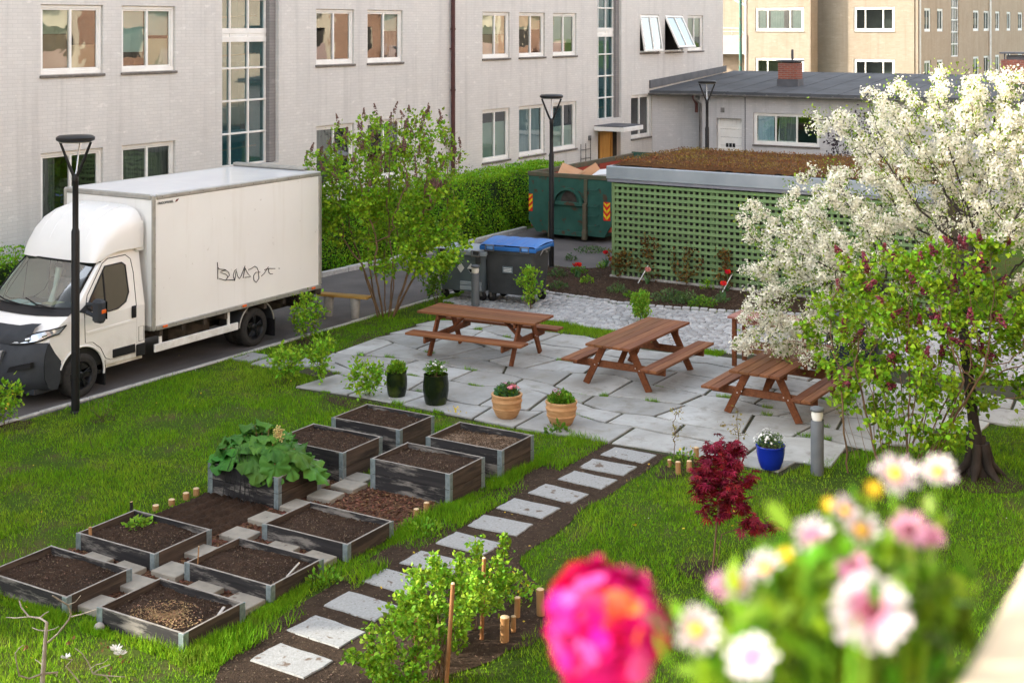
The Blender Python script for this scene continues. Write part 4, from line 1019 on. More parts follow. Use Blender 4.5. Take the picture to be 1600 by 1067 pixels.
mb = MB(); [walls(mb, po, u, min(u + 8.4, 80), -.1, 13, [h for h in hs if u <= h[0] < u + 8.4], .15, 1.0, 2 if k % 2 else 0) for k, u in enumerate(np.arange(-36, 80, 8.4))]; mb.bx(-36, 80, -13, -12.9, -.1, 13); mb.bx(-36, 80, -13, -1.9, 13.004, 13.2); mb.bx(-36, -35.9, -12.9, -1.7, -.1, 13); mb.bx(79.9, 80, -12.9, -1.7, -.1, 13); mb.build('wall', [M['cream'], M['interior'], M['brownbrick']], ob)
mb = MB(); mb.bx(-36, 80, -1.696, -1.6, 0, 1.1); mb.build('plinth', M['redbrick_y'], ob)
for u in np.arange(-32, 78, 8.4):
    for z in (4.0, 6.9, 9.8):
        if -4 < u + .8 < 4 and z < 5: continue
        m_ = MB(); m_.bx(u - .6, u + 2.6, -1.69, -.55, z - .12, z + .04); m_.bx(u - .6, u + 2.6, -.6, -.54, z + .042, z + .85); m_.build('balcony', M['pink'], ob)
for (u0, u1, z0, z1) in hs[::2]:
    m_ = MB(); pbox(m_, po, u0, u1, z0, z0 + .1, .05, .12); pbox(m_, po, u0, u1, z1 - .1, z1, .05, .12); pbox(m_, po, u0, u0 + .1, z0 + .1, z1 - .1, .05, .12); pbox(m_, po, u1 - .1, u1, z0 + .1, z1 - .1, .05, .12); pbox(m_, po, (u0 + u1) / 2 - .05, (u0 + u1) / 2 + .05, z0 + .1, z1 - .1, .05, .12); m_.build('window', M['white'], ob)
# ================================================================ box truck
YN = 16.78; CYT = 17.88
tk = thing('box_truck', 'white box truck with a black marker scribble on its side, parked on the road', 'truck', (18, CYT, 0))
def hwid(z): return 1.0 if z <= 1.25 else 1.0 - .15 * (z - 1.25) / .95
TS = [-1, -.93, -.8, -.55, -.25, 0, .25, .55, .8, .93, 1]
def sec(x, z, k, e=3.0, off=0.0, ts=TS):
    return [(x + k * abs(t) ** e - off, CYT + t * (hwid(z) + (off if abs(t) == 1 else 0)), z) for t in ts]
# bonnet, cowl, roof and back of the cab
hood = [(13.80, .98, .34), (13.82, 1.06, .34), (13.92, 1.15, .32), (14.10, 1.25, .29), (14.32, 1.36, .27), (14.42, 1.41, .26)]
ws0, ws1 = (14.44, 1.415, .26), (15.10, 2.05, .17)
roofp = [(15.12, 2.065, .17), (15.2, 2.12, .14), (15.35, 2.165, .08), (15.7, 2.2, .02), (16.0, 2.21, 0), (16.07, 2.18, 0), (16.1, 2.1, 0), (16.1, .45, 0)]
mb = MB(); mb.grid([sec(*p) for p in hood]); mb.grid([sec(*p) for p in roofp])
ak = [(14.78 + .45 * math.cos(a), .36 + .45 * math.sin(a)) for a in [R(150 - 10 * i) for i in range(16)]]
ak = [p for p in ak if p[1] >= .42]
lowp = [(14.14, .98), (14.24, .8), (14.36, .68)] + ak + [(15.23, .42), (16.1, .42), (16.1, 1.25), (14.39, 1.25), (14.24, 1.15), (14.16, 1.06)]
upp = [(14.39, 1.25), (14.59, 1.36), (14.68, 1.41), (14.705, 1.425), (15.27, 2.05), (15.29, 2.065), (15.34, 2.12), (15.43, 2.165), (15.72, 2.2), (16.0, 2.21), (16.07, 2.18), (16.1, 2.1), (16.1, 1.25)]
for sgn in (-1, 1):
    for poly in (lowp, upp):
        pts = [(x, CYT + sgn * hwid(z), z) for x, z in poly]
        mb.add(pts, [tuple(range(len(pts))) if sgn < 0 else tuple(reversed(range(len(pts))))])
# wind shield pillars
for t0, t1 in ((-1, -.94), (.94, 1)):
    mb.grid([[(p[0] + p[2] * abs(t) ** 3, CYT + t * hwid(p[1]), p[1]) for t in (t0, (t0 + t1) / 2, t1)] for p in (ws0, tuple((a + b) / 2 for a, b in zip(ws0, ws1)), ws1)])
mb.bx(14.6, 16.08, CYT - .96, CYT + .96, .36, .44)
cab = mb.build('cab', M['paint'], tk, sharp=32)
gl = MB(); n = 8; rows = []
for i in range(n + 1):
    p = tuple(a + (b - a) * i / n for a, b in zip(ws0, ws1)); bul = .035 * math.sin(math.pi * i / n)
    rows.append([(p[0] + p[2] * abs(t) ** 3 - bul, CYT + t * hwid(p[1]), p[1] + bul * .4) for t in np.linspace(-.94, .94, 17)])
gl.grid(rows); wsn = gl.build('windscreen', M['wscreen'], tk)
bd = MB()
edge = [rows[0][j] for j in range(17)]; bd.tube([(p[0] - .01, p[1], p[2] + .01) for p in edge], .02, 6)
bd.tube([(p[0] - .008, p[1], p[2] + .004) for p in rows[-1]], .014, 6)
for j in (0, -1): bd.tube([(r[j][0] - .006, r[j][1], r[j][2] + .004) for r in rows], .012, 6)
bd.build('seal', M['blackpl'], wsn)
wp = MB()
for (y0, y1) in ((CYT - .72, CYT - .08), (CYT + .02, CYT + .68)):
    wp.tube([(14.41 + .1 * abs(y0 - CYT) ** 2, y0, 1.44), (14.40, (y0 + y1) / 2, 1.48), (14.46, y1, 1.54)], .012, 6)
wp.build('wiper', M['blackpl'], wsn)
# cowl and dark bonnet deflector
cw = MB(); cw.grid([sec(14.25, 1.335, .28, off=.006), sec(14.33, 1.375, .27, off=.012), sec(14.43, 1.425, .26, off=.012)]); cw.build('cowl_panel', M['blackpl'], tk)
bdf = MB(); ts = [-.8, -.66, -.45, -.2, 0, .2, .45, .66, .8]
bdf.grid([[(13.80 + .34 * abs(t) ** 3 - .035, CYT + t, .985) for t in ts], [(13.81 + .34 * abs(t) ** 3 - .05, CYT + t, 1.06) for t in ts],
          [(13.91 + .3 * abs(t) ** 3 - .02, CYT + t, 1.165 + .05 * (abs(t) > .5)) for t in ts], [(14.02 + .3 * abs(t) ** 3, CYT + t, 1.222 + .04 * (abs(t) > .6)) for t in ts]])
bdf.build('bonnet_guard', M['plastic'], tk)
# interior seen through the windscreen
im = MB(); im.bx(14.62, 15.35, CYT - .86, CYT + .86, 1.1, 1.335, .06); im.build('dashboard', M['plastic'], tk)
im = MB(); im.bx(15.98, 16.06, CYT - .86, CYT + .86, .5, 2.05)
for yc in (CYT - .52, CYT + .05, CYT + .52):
    im.bx(15.55, 15.78, yc - .24, yc + .24, .9, 1.62, .06); im.bx(15.58, 15.7, yc - .13, yc + .13, 1.64, 1.86, .05)
im.build('seats', M['chassis'], tk)
im = MB(); a = Matrix.Rotation(.3, 4, 'Z')
im.bx(14.72, 14.98, CYT + .42, CYT + .75, 1.34, 1.352); im.bx(14.7, 14.93, CYT + .12, CYT + .34, 1.34, 1.35); im.build('blue_papers', M['paleblue'], tk)
im = MB(); im.bx(14.95, 15.2, CYT - .12, CYT + .14, 1.34, 1.35); im.build('envelope', M['manila'], tk)
im = MB(); im.tube([(15.1, CYT + .1, 1.34), (15.2, CYT + .12, 1.55), (15.28, CYT + .1, 1.88)], [.05, .035, .06], 8); im.build('rag', M['sticker'], tk)
im = MB(); st_ = [(15.42 + .05 * math.cos(a), CYT - .5 + .19 * math.cos(a + 0) , 1.36 + .19 * math.sin(a)) for a in np.linspace(0, 2 * math.pi, 20)]
im.tube(st_, .016, 6); im.build('steering_wheel', M['blackpl'], tk)
# bumper, grille
bm_ = MB(); bp = [(13.78, .26, .44), (13.70, .31, .42), (13.66, .45, .40), (13.665, .62, .38), (13.70, .8, .36), (13.775, .97, .34), (13.80, 1.0, .34)]
bm_.grid([sec(*p, off=.008) for p in bp])
for sgn in (-1, 1):
    pts = [(14.20, .26), (14.3, .26), (14.36, .40), (14.345, .55), (14.37, .67), (14.25, .82), (14.145, .99)] + [(p[0] + p[2], p[1]) for p in reversed(bp)]
    q = [(x, CYT + sgn * 1.009, z) for x, z in pts]
    bm_.add(q, [tuple(range(len(q))) if sgn < 0 else tuple(reversed(range(len(q))))])
bm_.bx(13.95, 14.4, CYT - .9, CYT + .9, .22, .3)
bmp = bm_.build('bumper', M['plastic'], tk, sharp=40)
q = MB()
for sgn in (-1, 1):
    q.prism([(sgn * .92, .66), (sgn * .55, .57), (sgn * .6, .66), (sgn * .92, .74)] if sgn > 0 else [(-.92, .66), (-.92, .74), (-.6, .66), (-.55, .57)], 13.74, 13.98, 'yz')
q.v = [(x + (.22 * abs(y) ** 3 if x < 13.8 else 0) - .06, y + CYT, z) for x, y, z in q.v]
q.build('air_intake', M['blackpl'], bmp)
for sgn in (-1, 1): q = MB(); q.disc((13.88, CYT + sgn * .78, .40), (-1, sgn * .5, 0), .045); q.build('fog_lamp', M['chrome'], bmp)
q = MB(); out = [(-.50, .90), (.50, .90), (.40, .60), (-.40, .60)]; inn = [(-.43, .855), (.43, .855), (.345, .64), (-.345, .64)]
def gx(y): return 13.655 + .38 * abs(y) ** 3
for i in range(4):
    j = (i + 1) % 4; P = []
    for (a, b) in (out[i], out[j], inn[j], inn[i]): P.append((gx(a) - .022, CYT + a, b))
    q.add(P + [(p[0] + .05, p[1], p[2]) for p in P], [(0, 1, 2, 3), (0, 4, 5, 1), (2, 6, 7, 3), (1, 5, 6, 2), (3, 7, 4, 0)])
gr = q.build('grille', M['chrome'], tk); q = MB()
q.add([(gx(a) - .008, CYT + a, b) for a, b in inn], [(0, 1, 2, 3)])
for k in range(5): q.bar((13.64, CYT - .40 + k * .01, .67 + k * .04), (13.64, CYT + .40 - k * .01, .67 + k * .04), .02, .012, .002)
q.build('grille_slats', M['blackpl'], gr)
q = MB(); q.bx(13.63, 13.645, CYT - .26, CYT + .26, .40, .51, .003); q.build('number_plate', M['plate'], tk)
for sgn in (-1, 1):
    q = MB(); q.lathe([(0, -.03), (.075, -.03), (.09, 0), (.08, .05), (.03, .08)], (13.60, CYT + sgn * .24, .63), 16, axis='x'); o = q.build('auxiliary_lamp', M['blackpl'], tk)
    q = MB(); q.disc((13.565, CYT + sgn * .24, .63), (-1, 0, 0), .07); q.build('lens', M['chrome'], o)
# headlamps: curved lens between bonnet and bumper corner
for sgn in (-1, 1):
    def hp(t, z, off): return (13.80 + .34 * abs(t) ** 3 - off, CYT + sgn * (abs(t) + (off if abs(t) > .95 else 0)), z)
    lo = [(.50, .985), (.62, .99), (.74, 1.0), (.85, 1.02), (.93, 1.045), (.985, 1.08)]; hi = [(.52, 1.0), (.62, 1.06), (.74, 1.115), (.85, 1.155), (.93, 1.175), (.985, 1.185)]
    def xs(t, z): return 13.80 + (.34 - .05 * (z - .98) / .2) * abs(t) ** 3 + max(0, (z - 1.0)) * .55
    q = MB(); r1 = [(xs(t, z) - .035, CYT + sgn * (t + .012), z) for t, z in lo]; r3 = [(xs(t, z) - .03, CYT + sgn * (t + .012), z) for t, z in hi]
    r2 = [tuple((a + b) / 2 - (.012 if i == 0 else 0) for i, (a, b) in enumerate(zip(p, s))) for p, s in zip(r1, r3)]
    tip = (14.47, CYT + sgn * 1.008, 1.205); r1.append((14.33, CYT + sgn * 1.012, 1.10)); r2.append((14.38, CYT + sgn * 1.014, 1.15)); r3.append((14.38, CYT + sgn * 1.012, 1.195))
    rr = [r1, r2, r3]; q.grid(rr); q.add([r1[-1], r2[-1], r3[-1], tip], [(0, 1, 3), (1, 2, 3)])
    hl_ = q.build('headlight', M['headl'], tk)
    q = MB(); q.tube(r1 + [tip], .012, 6); q.tube(r3 + [tip], .012, 6); q.build('bezel', M['blackpl'], hl_)
    q = MB(); m1 = [(p[0] - .012, p[1] + sgn * .004, p[2]) for p in r2]; q.tube([m1[2], tuple((np.array(m1[2]) + np.array(m1[3])) / 2)], .03, 8); q.tube([m1[4], m1[5]], .022, 8); q.build('reflector', M['chrome'], hl_)
# doors, windows, mirrors
for sgn in (-1, 1):
    def sp(x, z, off): return (x, CYT + sgn * (hwid(z) + off), z)
    door = [(14.84, 1.245), (14.85, .86), (15.0, .84), (15.16, .72), (15.26, .54), (15.36, .49), (15.88, .49), (15.92, .62), (15.92, 1.245)]
    q = MB(); P = [sp(x, z, .008) for x, z in door]; P0 = [sp(x, z, .0) for x, z in door]; k = len(P)
    q.add(P + P0, [tuple(range(k)) if sgn < 0 else tuple(reversed(range(k)))] + [(i, (i + 1) % k, k + (i + 1) % k, k + i) for i in range(k)])
    q.bar(sp(14.87, 1.0, .008), sp(15.91, 1.03, .008), .012, .05, .005)
    dr_ = q.build('door', M['paint'], tk)
    q = MB(); q.tube([sp(x, z, .001) for x, z in [(15.92, 1.24), (15.93, 1.8), (15.9, 2.02), (15.8, 2.1), (15.42, 2.09), (15.3, 2.03), (14.93, 1.58), (14.84, 1.3), (14.84, 1.24)] + door[1:]] + [sp(15.92, 1.24, .001)], .007, 5); q.build('seam', M['blackpl'], dr_)
    win = [(14.90, 1.40), (15.0, 1.55), (15.34, 1.98), (15.70, 1.99), (15.77, 1.94), (15.78, 1.5), (15.70, 1.36), (15.52, 1.28), (15.33, 1.27), (15.0, 1.33)]
    q = MB(); q.add([sp(x, z, .007) for x, z in win], [tuple(range(10)) if sgn < 0 else tuple(reversed(range(10)))]); wi = q.build('door_window', M['tint'], dr_)
    q = MB(); q.tube([sp(x, z, .008) for x, z in win + win[:1]], .012, 5); q.tube([sp(15.27, 1.27, .01), sp(15.29, 1.93, .01)], .014, 5); q.build('window_rubber', M['blackpl'], dr_)
    q = MB(); q.bx(15.80, 15.90, CYT + sgn * 1.006, CYT + sgn * 1.035, 1.07, 1.27, .012); q.bx(15.825, 15.875, CYT + sgn * 1.03, CYT + sgn * 1.05, 1.1, 1.24, .01); q.build('handle', M['blackpl'], dr_)
    q = MB(); q.bx(15.40, 15.885, CYT + sgn * 1.0, CYT + sgn * 1.025, .50, .64, .012); q.bx(15.905, 16.1, CYT + sgn * 1.0, CYT + sgn * 1.025, .42, .62, .012); q.build('side_moulding', M['blackpl'], tk)
    q = MB(); f_ = [sp(x, z, .004) for x, z in [(15.97, .66), (16.08, .66), (16.08, .9), (15.97, .9)]]; q.tube(f_ + f_[:1], .004, 4); q.build('fuel_flap', M['chassis'], tk)
    q = MB(); yb = CYT + sgn * 1.0
    q.add([sp(14.72, 1.36, .008), sp(14.98, 1.28, .008), sp(14.98, 1.5, .008), sp(14.9, 1.46, .008)], [(0, 1, 2, 3) if sgn < 0 else (3, 2, 1, 0)])
    q.tube([(14.88, yb, 1.46), (14.9, yb + sgn * .16, 1.47)], .028, 8); q.tube([(14.88, yb, 1.33), (14.9, yb + sgn * .16, 1.29)], .035, 8)
    q.bx(14.83, 14.98, yb + sgn * .14, yb + sgn * .36, 1.19, 1.56, .045); mi_ = q.build('mirror', M['plastic'], tk)
    q = MB(); q.bx(14.99, 14.996, yb + sgn * .16, yb + sgn * .34, 1.24, 1.52, .001); q.build('mirror_glass', M['tint'], mi_)
    q = MB(); q.bx(14.86, 14.95, yb + sgn * .355, yb + sgn * .368, 1.35, 1.41, .006); q.build('indicator', M['amber'], mi_)
    # wheel arch lip and inner arch
    q = MB(); q.tube([(14.78 + .455 * math.cos(a), CYT + sgn * 1.0, .36 + .455 * math.sin(a)) for a in np.linspace(R(-8), R(158), 18)], .018, 6); q.build('wheel_arch', M['paint'] , tk)
q = MB(); q.bx(14.28, 15.26, CYT - .96, CYT + .96, .30, .95); q.build('wheel_well', M['blackpl'], tk)
q = MB(); q.bx(15.24, 15.27, CYT - 1.0, CYT - .74, .1, .5, .004); q.build('mud_flap', M['blackpl'], tk); q = MB(); q.bx(15.24, 15.27, CYT + .74, CYT + 1.0, .1, .5, .004); q.build('mud_flap', M['blackpl'], tk)
# roof spoiler
q = MB(); rows = []
for x, h, w in ((15.10, .005, .86), (15.14, .12, .885), (15.22, .25, .90), (15.35, .39, .915), (15.52, .52, .925), (15.75, .62, .93), (15.98, .67, .93), (16.13, .68, .925), (16.15, .60, .90)):
    zb = 2.05 + min(.14, max(0, (x - 15.1) * .45)); rw = []
    for a in np.linspace(0, math.pi, 21):
        c, s_ = math.cos(a), math.sin(a)
        rw.append((x + .10 * (1 - s_) * (15.6 > x) , CYT - w * math.copysign(abs(c) ** .42, c), zb + h * abs(s_) ** .45))
    rows.append(rw)
q.grid(rows); q.add(rows[-1], [tuple(range(21))]); spo = q.build('roof_spoiler', M['paint'], tk, sharp=50)
q = MB(); q.bx(16.0, 16.19, CYT - .9, CYT + .9, 2.12, 2.62, .02); q.build('spoiler_infill', M['paint'], spo)
for t in (-.55, -.28, .28, .55): q = MB(); q.tube([(rows[i][10][0] - .004 + .03 * abs(t), CYT + t, rows[i][10][2] + .002 - .012 * abs(t)) for i in range(2, 7)], .009, 5); q.build('rib', M['paint'], spo)
# cargo box
x0, x1, y0, y1, z0, z1 = 16.2, 20.58, YN, YN + 2.2, .78, 3.05
q = MB(); q.bx(x0 + .03, x1 - .03, y0 + .02, y1 - .02, z0 + .03, z1 - .03, .01); bx_ = q.build('cargo_box', M['panel'], tk)
q = MB(); q.bx(x0 + .05, x1 - .02, y0 + .05, y1 - .05, z1 - .028, z1 - .008, .004); q.build('roof_panel', M['roofgrp'], bx_)
q = MB()
for (ya, yb) in ((y0, y0 + .07), (y1 - .07, y1)):
    q.bx(x0 + .08, x1, ya, yb, z1 - .09, z1, .02); q.bx(x0 + .08, x1, ya, yb, z0, z0 + .085, .012)
    q.bx(x0, x0 + .078, ya, yb, z0, z1, .025); q.bx(x1 - .07, x1 + .01, ya - .004, yb + .004, z0 + .087, z1 - .092, .01)
q.bx(x0, x0 + .07, y0 + .072, y1 - .072, z1 - .09, z1, .02); q.bx(x1 - .06, x1 + .01, y0 + .072, y1 - .072, z1 - .09, z1 + .0, .01); q.bx(x0, x0 + .06, y0 + .072, y1 - .072, z0, z0 + .08, .01)
q.bx(x1 - .12, x1 + .02, y0 + .35, y1, z1 + .002, z1 + .07, .02)
q.build('edge_rail', M['alu'], bx_)
q = MB()
for k in range(14):
    for zz in (z1 - .045, z0 + .042): q.disc((x0 + .2 + k * .32, y0 - .002, zz), (0, -1, 0), .008, 6)
for k in range(8): q.disc((x0 + .04, y0 - .002, z0 + .2 + k * .28), (0, -1, 0), .008, 6)
q.build('rivet', M['chassis'], bx_)
for xx in (16.46, 18.4, 20.33):
    q = MB(); q.bx(xx - .055, xx + .055, y0 - .02, y0 - .001, z0 + .028, z0 + .068, .012); q.build('marker_lamp', M['amber'], bx_)
def scr(px, py): p = onY(330 + px / 14.545, 390 + py / 14.545, YN + .012); return (p[0], p[1], p[2])
q = MB()
for st_ in ([(140, 290), (150, 400), (180, 445), (330, 458)], [(150, 400), (150, 670)], [(330, 458), (200, 515), (330, 560), (380, 610), (330, 700), (180, 660)], [(240, 490), (330, 465), (400, 520), (415, 590), (330, 690), (530, 690), (535, 710)],
            [(530, 700), (500, 590), (530, 480), (580, 445)], [(535, 700), (570, 480), (600, 600), (640, 662), (680, 600), (770, 370)], [(770, 420), (725, 650)], [(770, 420), (830, 540), (900, 615), (765, 632)],
            [(845, 460), (900, 440), (990, 380), (1040, 410), (1075, 490), (1085, 660), (1020, 745), (970, 690), (965, 590), (1010, 520), (1115, 515)], [(1140, 605), (1200, 550), (1300, 395)], [(1210, 460), (1290, 430), (1455, 432)], [(1300, 440), (1310, 520), (1350, 555), (1400, 550)], [(1535, 428), (1555, 430)]):
    q.tube([scr(*p) for p in st_], .0062, 5, smooth=False)
q.build('marker_scribble', M['ink'], bx_)
def text(s, size, loc, rot, m, par, name, ext=.002):
    cu = bpy.data.curves.new(name, 'FONT'); cu.body = s; cu.size = size; cu.extrude = ext
    o = bpy.data.objects.new(name, cu); dg = bpy.context.evaluated_depsgraph_get(); COL.objects.link(o); dg.update()
    me = bpy.data.meshes.new_from_object(o.evaluated_get(bpy.context.evaluated_depsgraph_get())); bpy.data.objects.remove(o)
    me.materials.clear(); me.materials.append(M[m]); me.name = name
    o = bpy.data.objects.new(name, me); COL.objects.link(o); o.parent = par
    o.location = Vector(loc) - ORG[par.name]; o.rotation_euler = rot; ORG[o.name] = Vector(loc)
    return o
text('FRIGOPANEL', .062, (x0 + .11, y0 + .012, z1 - .172), (R(90), 0, 0), 'ink', bx_, 'maker_lettering')
q = MB(); q.add([(x0 + .50, y0 + .012, z1 - .17), (x0 + .56, y0 + .012, z1 - .16), (x0 + .60, y0 + .012, z1 - .12), (x0 + .54, y0 + .012, z1 - .125)], [(0, 1, 2, 3)]); q.build('maker_emblem', M['logo'], bx_)
# chassis, side guards, tail lift
q = MB()
for yy in (CYT - .42, CYT + .42): q.bx(16.0, 20.6, yy - .06, yy + .06, .52, .70)
for xx in np.arange(16.4, 20.6, .52): q.bx(xx, xx + .07, y0 + .06, y1 - .06, .66, .775)
q.bx(16.9, 17.9, CYT - .75, CYT - .5, .42, .68, .02); q.cyl((16.3, CYT + .5, .5), (17.4, CYT + .5, .5), .16); q.cyl((18.81, CYT - .9, .35), (18.81, CYT + .9, .35), .07)
q.bx(19.5, 20.5, CYT - .5, CYT + .5, .42, .66, .02); q.cyl((18.0, CYT - .2, .4), (19.5, CYT - .2, .4), .06)
q.build('chassis', M['chassis'], tk)
for (ya, yb) in ((y0 + .03, y0 + .07), (y1 - .07, y1 - .03)):
    q = MB(); q.bx(16.27, 18.28, ya, yb, .42, .55, .006)
    for xx in (16.44, 18.08): q.bx(xx - .03, xx + .03, ya + .045 if ya < CYT else ya - .03, yb + .03 if ya < CYT else yb - .045, .5, .79, .004)
    q.build('side_guard', M['paint'], tk)
q = MB(); q.bar((20.3, y0 + .3, .5), (20.9, y0 + .35, .36), .08, .1); q.bar((20.3, y1 - .3, .5), (20.9, y1 - .35, .36), .08, .1); q.cyl((20.35, y0 + .2, .46), (20.35, y1 - .2, .46), .05)
q.bx(20.45, 20.62, y0 + .05, y1 - .05, .68, .775, .01); q.cyl((20.2, y0 + .45, .55), (20.75, y0 + .4, .45), .04); q.bx(20.15, 20.5, y0 + .12, y0 + .3, .5, .7, .01)
q.build('tail_lift', M['chassis'], tk)
for sgn in (-1, 1):
    yy = CYT + sgn * .98
    q = MB(); rr = [(18.81 + .47 * math.cos(a), .36 + .47 * math.sin(a)) for a in np.linspace(R(8), R(172), 18)]
    q.grid([[(x, yy + sgn * .05, z) for x, z in rr], [(x, yy + sgn * .05 - sgn * .5, z) for x, z in rr]]); q.build('mudguard', M['plastic'], tk)
    q = MB(); q.tube([(x, yy + sgn * .05, z) for x, z in rr], .014, 6); q.build('mudguard_edge', M['alu'], tk)
    q = MB(); q.add([(x, yy + sgn * .04, z) for x, z in rr] + [(18.81 + .36 * math.cos(a), yy + sgn * .04, .36 + .36 * math.sin(a)) for a in np.linspace(R(172), R(120), 6)], [tuple(range(24))]) if False else None
    q = MB(); q.bx(19.30, 19.33, yy - sgn * .4, yy + sgn * .04, .10, .44, .004); q.build('mud_flap', M['blackpl'], tk)
def wheel(x, y, sgn, dual=False):
    q = MB(); w = .215; r = .35; y_o = y + sgn * 0
    prof = [(.215, 0), (.27, -.012), (.315, -.01), (.338, .012), (.35, .035), (.352, .06), (.352, w - .06), (.35, w - .035), (.338, w - .012), (.315, w + .005), (.2, w)]
    prof = [(a, y - (-b if sgn < 0 else b)) for a, b in prof] if False else [(a, y - sgn * b) for a, b in prof]
    q.lathe(prof, (x, 0, r), 40, axis='y'); ty = q.build('tyre', M['tyre'], wh[0], sharp=45)
    q = MB()
    q.lathe([(.222, y + .004 * sgn), (.215, y - .01 * sgn), (.20, y - .035 * sgn), (.19, y - .12 * sgn), (.0, y - .13 * sgn)], (x, 0, r), 32, axis='y')
    for k in range(5):
        for dl in (-.13, .13):
            a = 2 * math.pi * k / 5 + .3; b = a + dl
            q.bar((x + .05 * math.cos(a), y - sgn * .028, r + .05 * math.sin(a)), (x + .205 * math.cos(b), y - sgn * .018, r + .205 * math.sin(b)), .035, .03, .006, up=(0, 1, 0))
    q.lathe([(.07, y - sgn * .05), (.065, y - sgn * .012), (.03, y - sgn * .006), (.0, y - sgn * .006)], (x, 0, r), 20, axis='y')
    q.build('rim', M['rimblk'], wh[0])
    if dual:
        q = MB(); q.lathe([(.2, y - sgn * .26), (.338, y - sgn * .27), (.352, y - sgn * .3), (.352, y - sgn * .44), (.338, y - sgn * .47), (.2, y - sgn * .48)], (x, 0, r), 32, axis='y'); q.build('inner_tyre', M['tyre'], wh[0])
for x in (14.78, 18.81):
    for sgn in (-1, 1):
        e = bpy.data.objects.new('wheel', None); COL.objects.link(e); e.parent = tk; ORG[e.name] = Vector((18, CYT, 0)); e.empty_display_size = .1
        wh = [e]; wheel(x, CYT + sgn * .985, sgn, x > 18)
# ================================================================ street and yard objects
def ring(pts, n): return pts
def lamp(loc, label, rz=0.0):
    t = thing('street_lamp', label, 'street lamp', loc, rz, 'black garden lamps')
    mb = MB(); mb.lathe([(.062, 0), (.062, 2.75), (.058, 2.76), (.045, 2.80), (.045, 3.48), (.05, 3.5), (.05, 3.56), (.03, 3.62)], n=18); mb.lathe([(.075, 0), (.075, .03), (.064, .04)], n=18)
    mb.bx(-.035, .035, -.07, -.058, .55, .95, .004); mb.build('pole', M['black'], t, local=True)
    hd = MB(); hd.lathe([(0, 4.115), (.25, 4.115), (.285, 4.135), (.285, 4.175), (.25, 4.20), (0, 4.21)], n=32); h = hd.build('lamp_head', M['black'], t, local=True, sharp=40)
    ln = MB(); ln.lathe([(0, 4.10), (.23, 4.10), (.235, 4.108)], n=24); ln.build('lens', M['lens'], h, local=True)
    am = MB()
    for s_ in (-1, 1): am.tube([(s_ * .015, 0, 3.56), (s_ * .06, 0, 3.66), (s_ * .235, 0, 4.1)], [.022, .026, .02], 8)
    am.build('lamp_arm', M['black'], t, local=True); sa = MB()
    sa.tube([(0, 0, 3.6), (0, .05, 3.68), (0, .2, 4.1)], .014, 6); sa.build('arm_strut', M['chrome'], t, local=True)
    return t
l1 = lamp((14.16, 16.31, 0), 'black street lamp in the grass in front of the truck cab', R(-60))
dup(l1, (28.68, 16.25, 0), R(-60), 'black street lamp at the corner of the soil bed in front of the green skip')
dup(l1, (38.6, 16.4, 0), R(-60), 'farthest black street lamp, standing before the white annex door')
t = thing('lamp_post', 'tall dark green post standing in front of the far beige balconies', 'lamp post', (62, 24.0, 0))
p = atd(1157, 42, 71.0); t.location = (p[0], p[1], 0); mb = MB(); mb.tube([(0, 0, 0), (0, 0, 9)], [.09, .07], 10); mb.build('pole', M['skip'], t, local=True)
mb = MB(); mb.tube([(0, 0, 8.9), (.3, .3, 9.3), (.9, .9, 9.4)], .05, 8); mb.build('lamp_arm', M['skip'], t, local=True)
def bollard(loc, label, h=1.0, r=.075):
    t = thing('bollard', label, 'bollard', loc, 0, 'grey light bollards')
    mb = MB(); mb.lathe([(r, 0), (r, h - .17), (r - .004, h - .165)], n=24); mb.build('post', M['bollard'], t, local=True)
    mb = MB(); mb.lathe([(r - .02, h - .17), (r - .006, h - .10), (r - .018, h - .05)], n=24); mb.build('lens', M['lens'], t, local=True)
    mb = MB(); mb.lathe([(r - .01, h - .052), (r + .008, h - .045), (r + .008, h - .015), (r - .02, h), (0, h + .003)], n=24); mb.build('cap', M['bollard'], t, local=True)
    return t
b1 = bollard((17.25, 5.78, 0), 'grey light bollard at the patio corner beside the blue pot', .88, .085)
dup(b1, (23.82, 15.32, 0), 0, 'grey light bollard standing in front of the two waste bins')
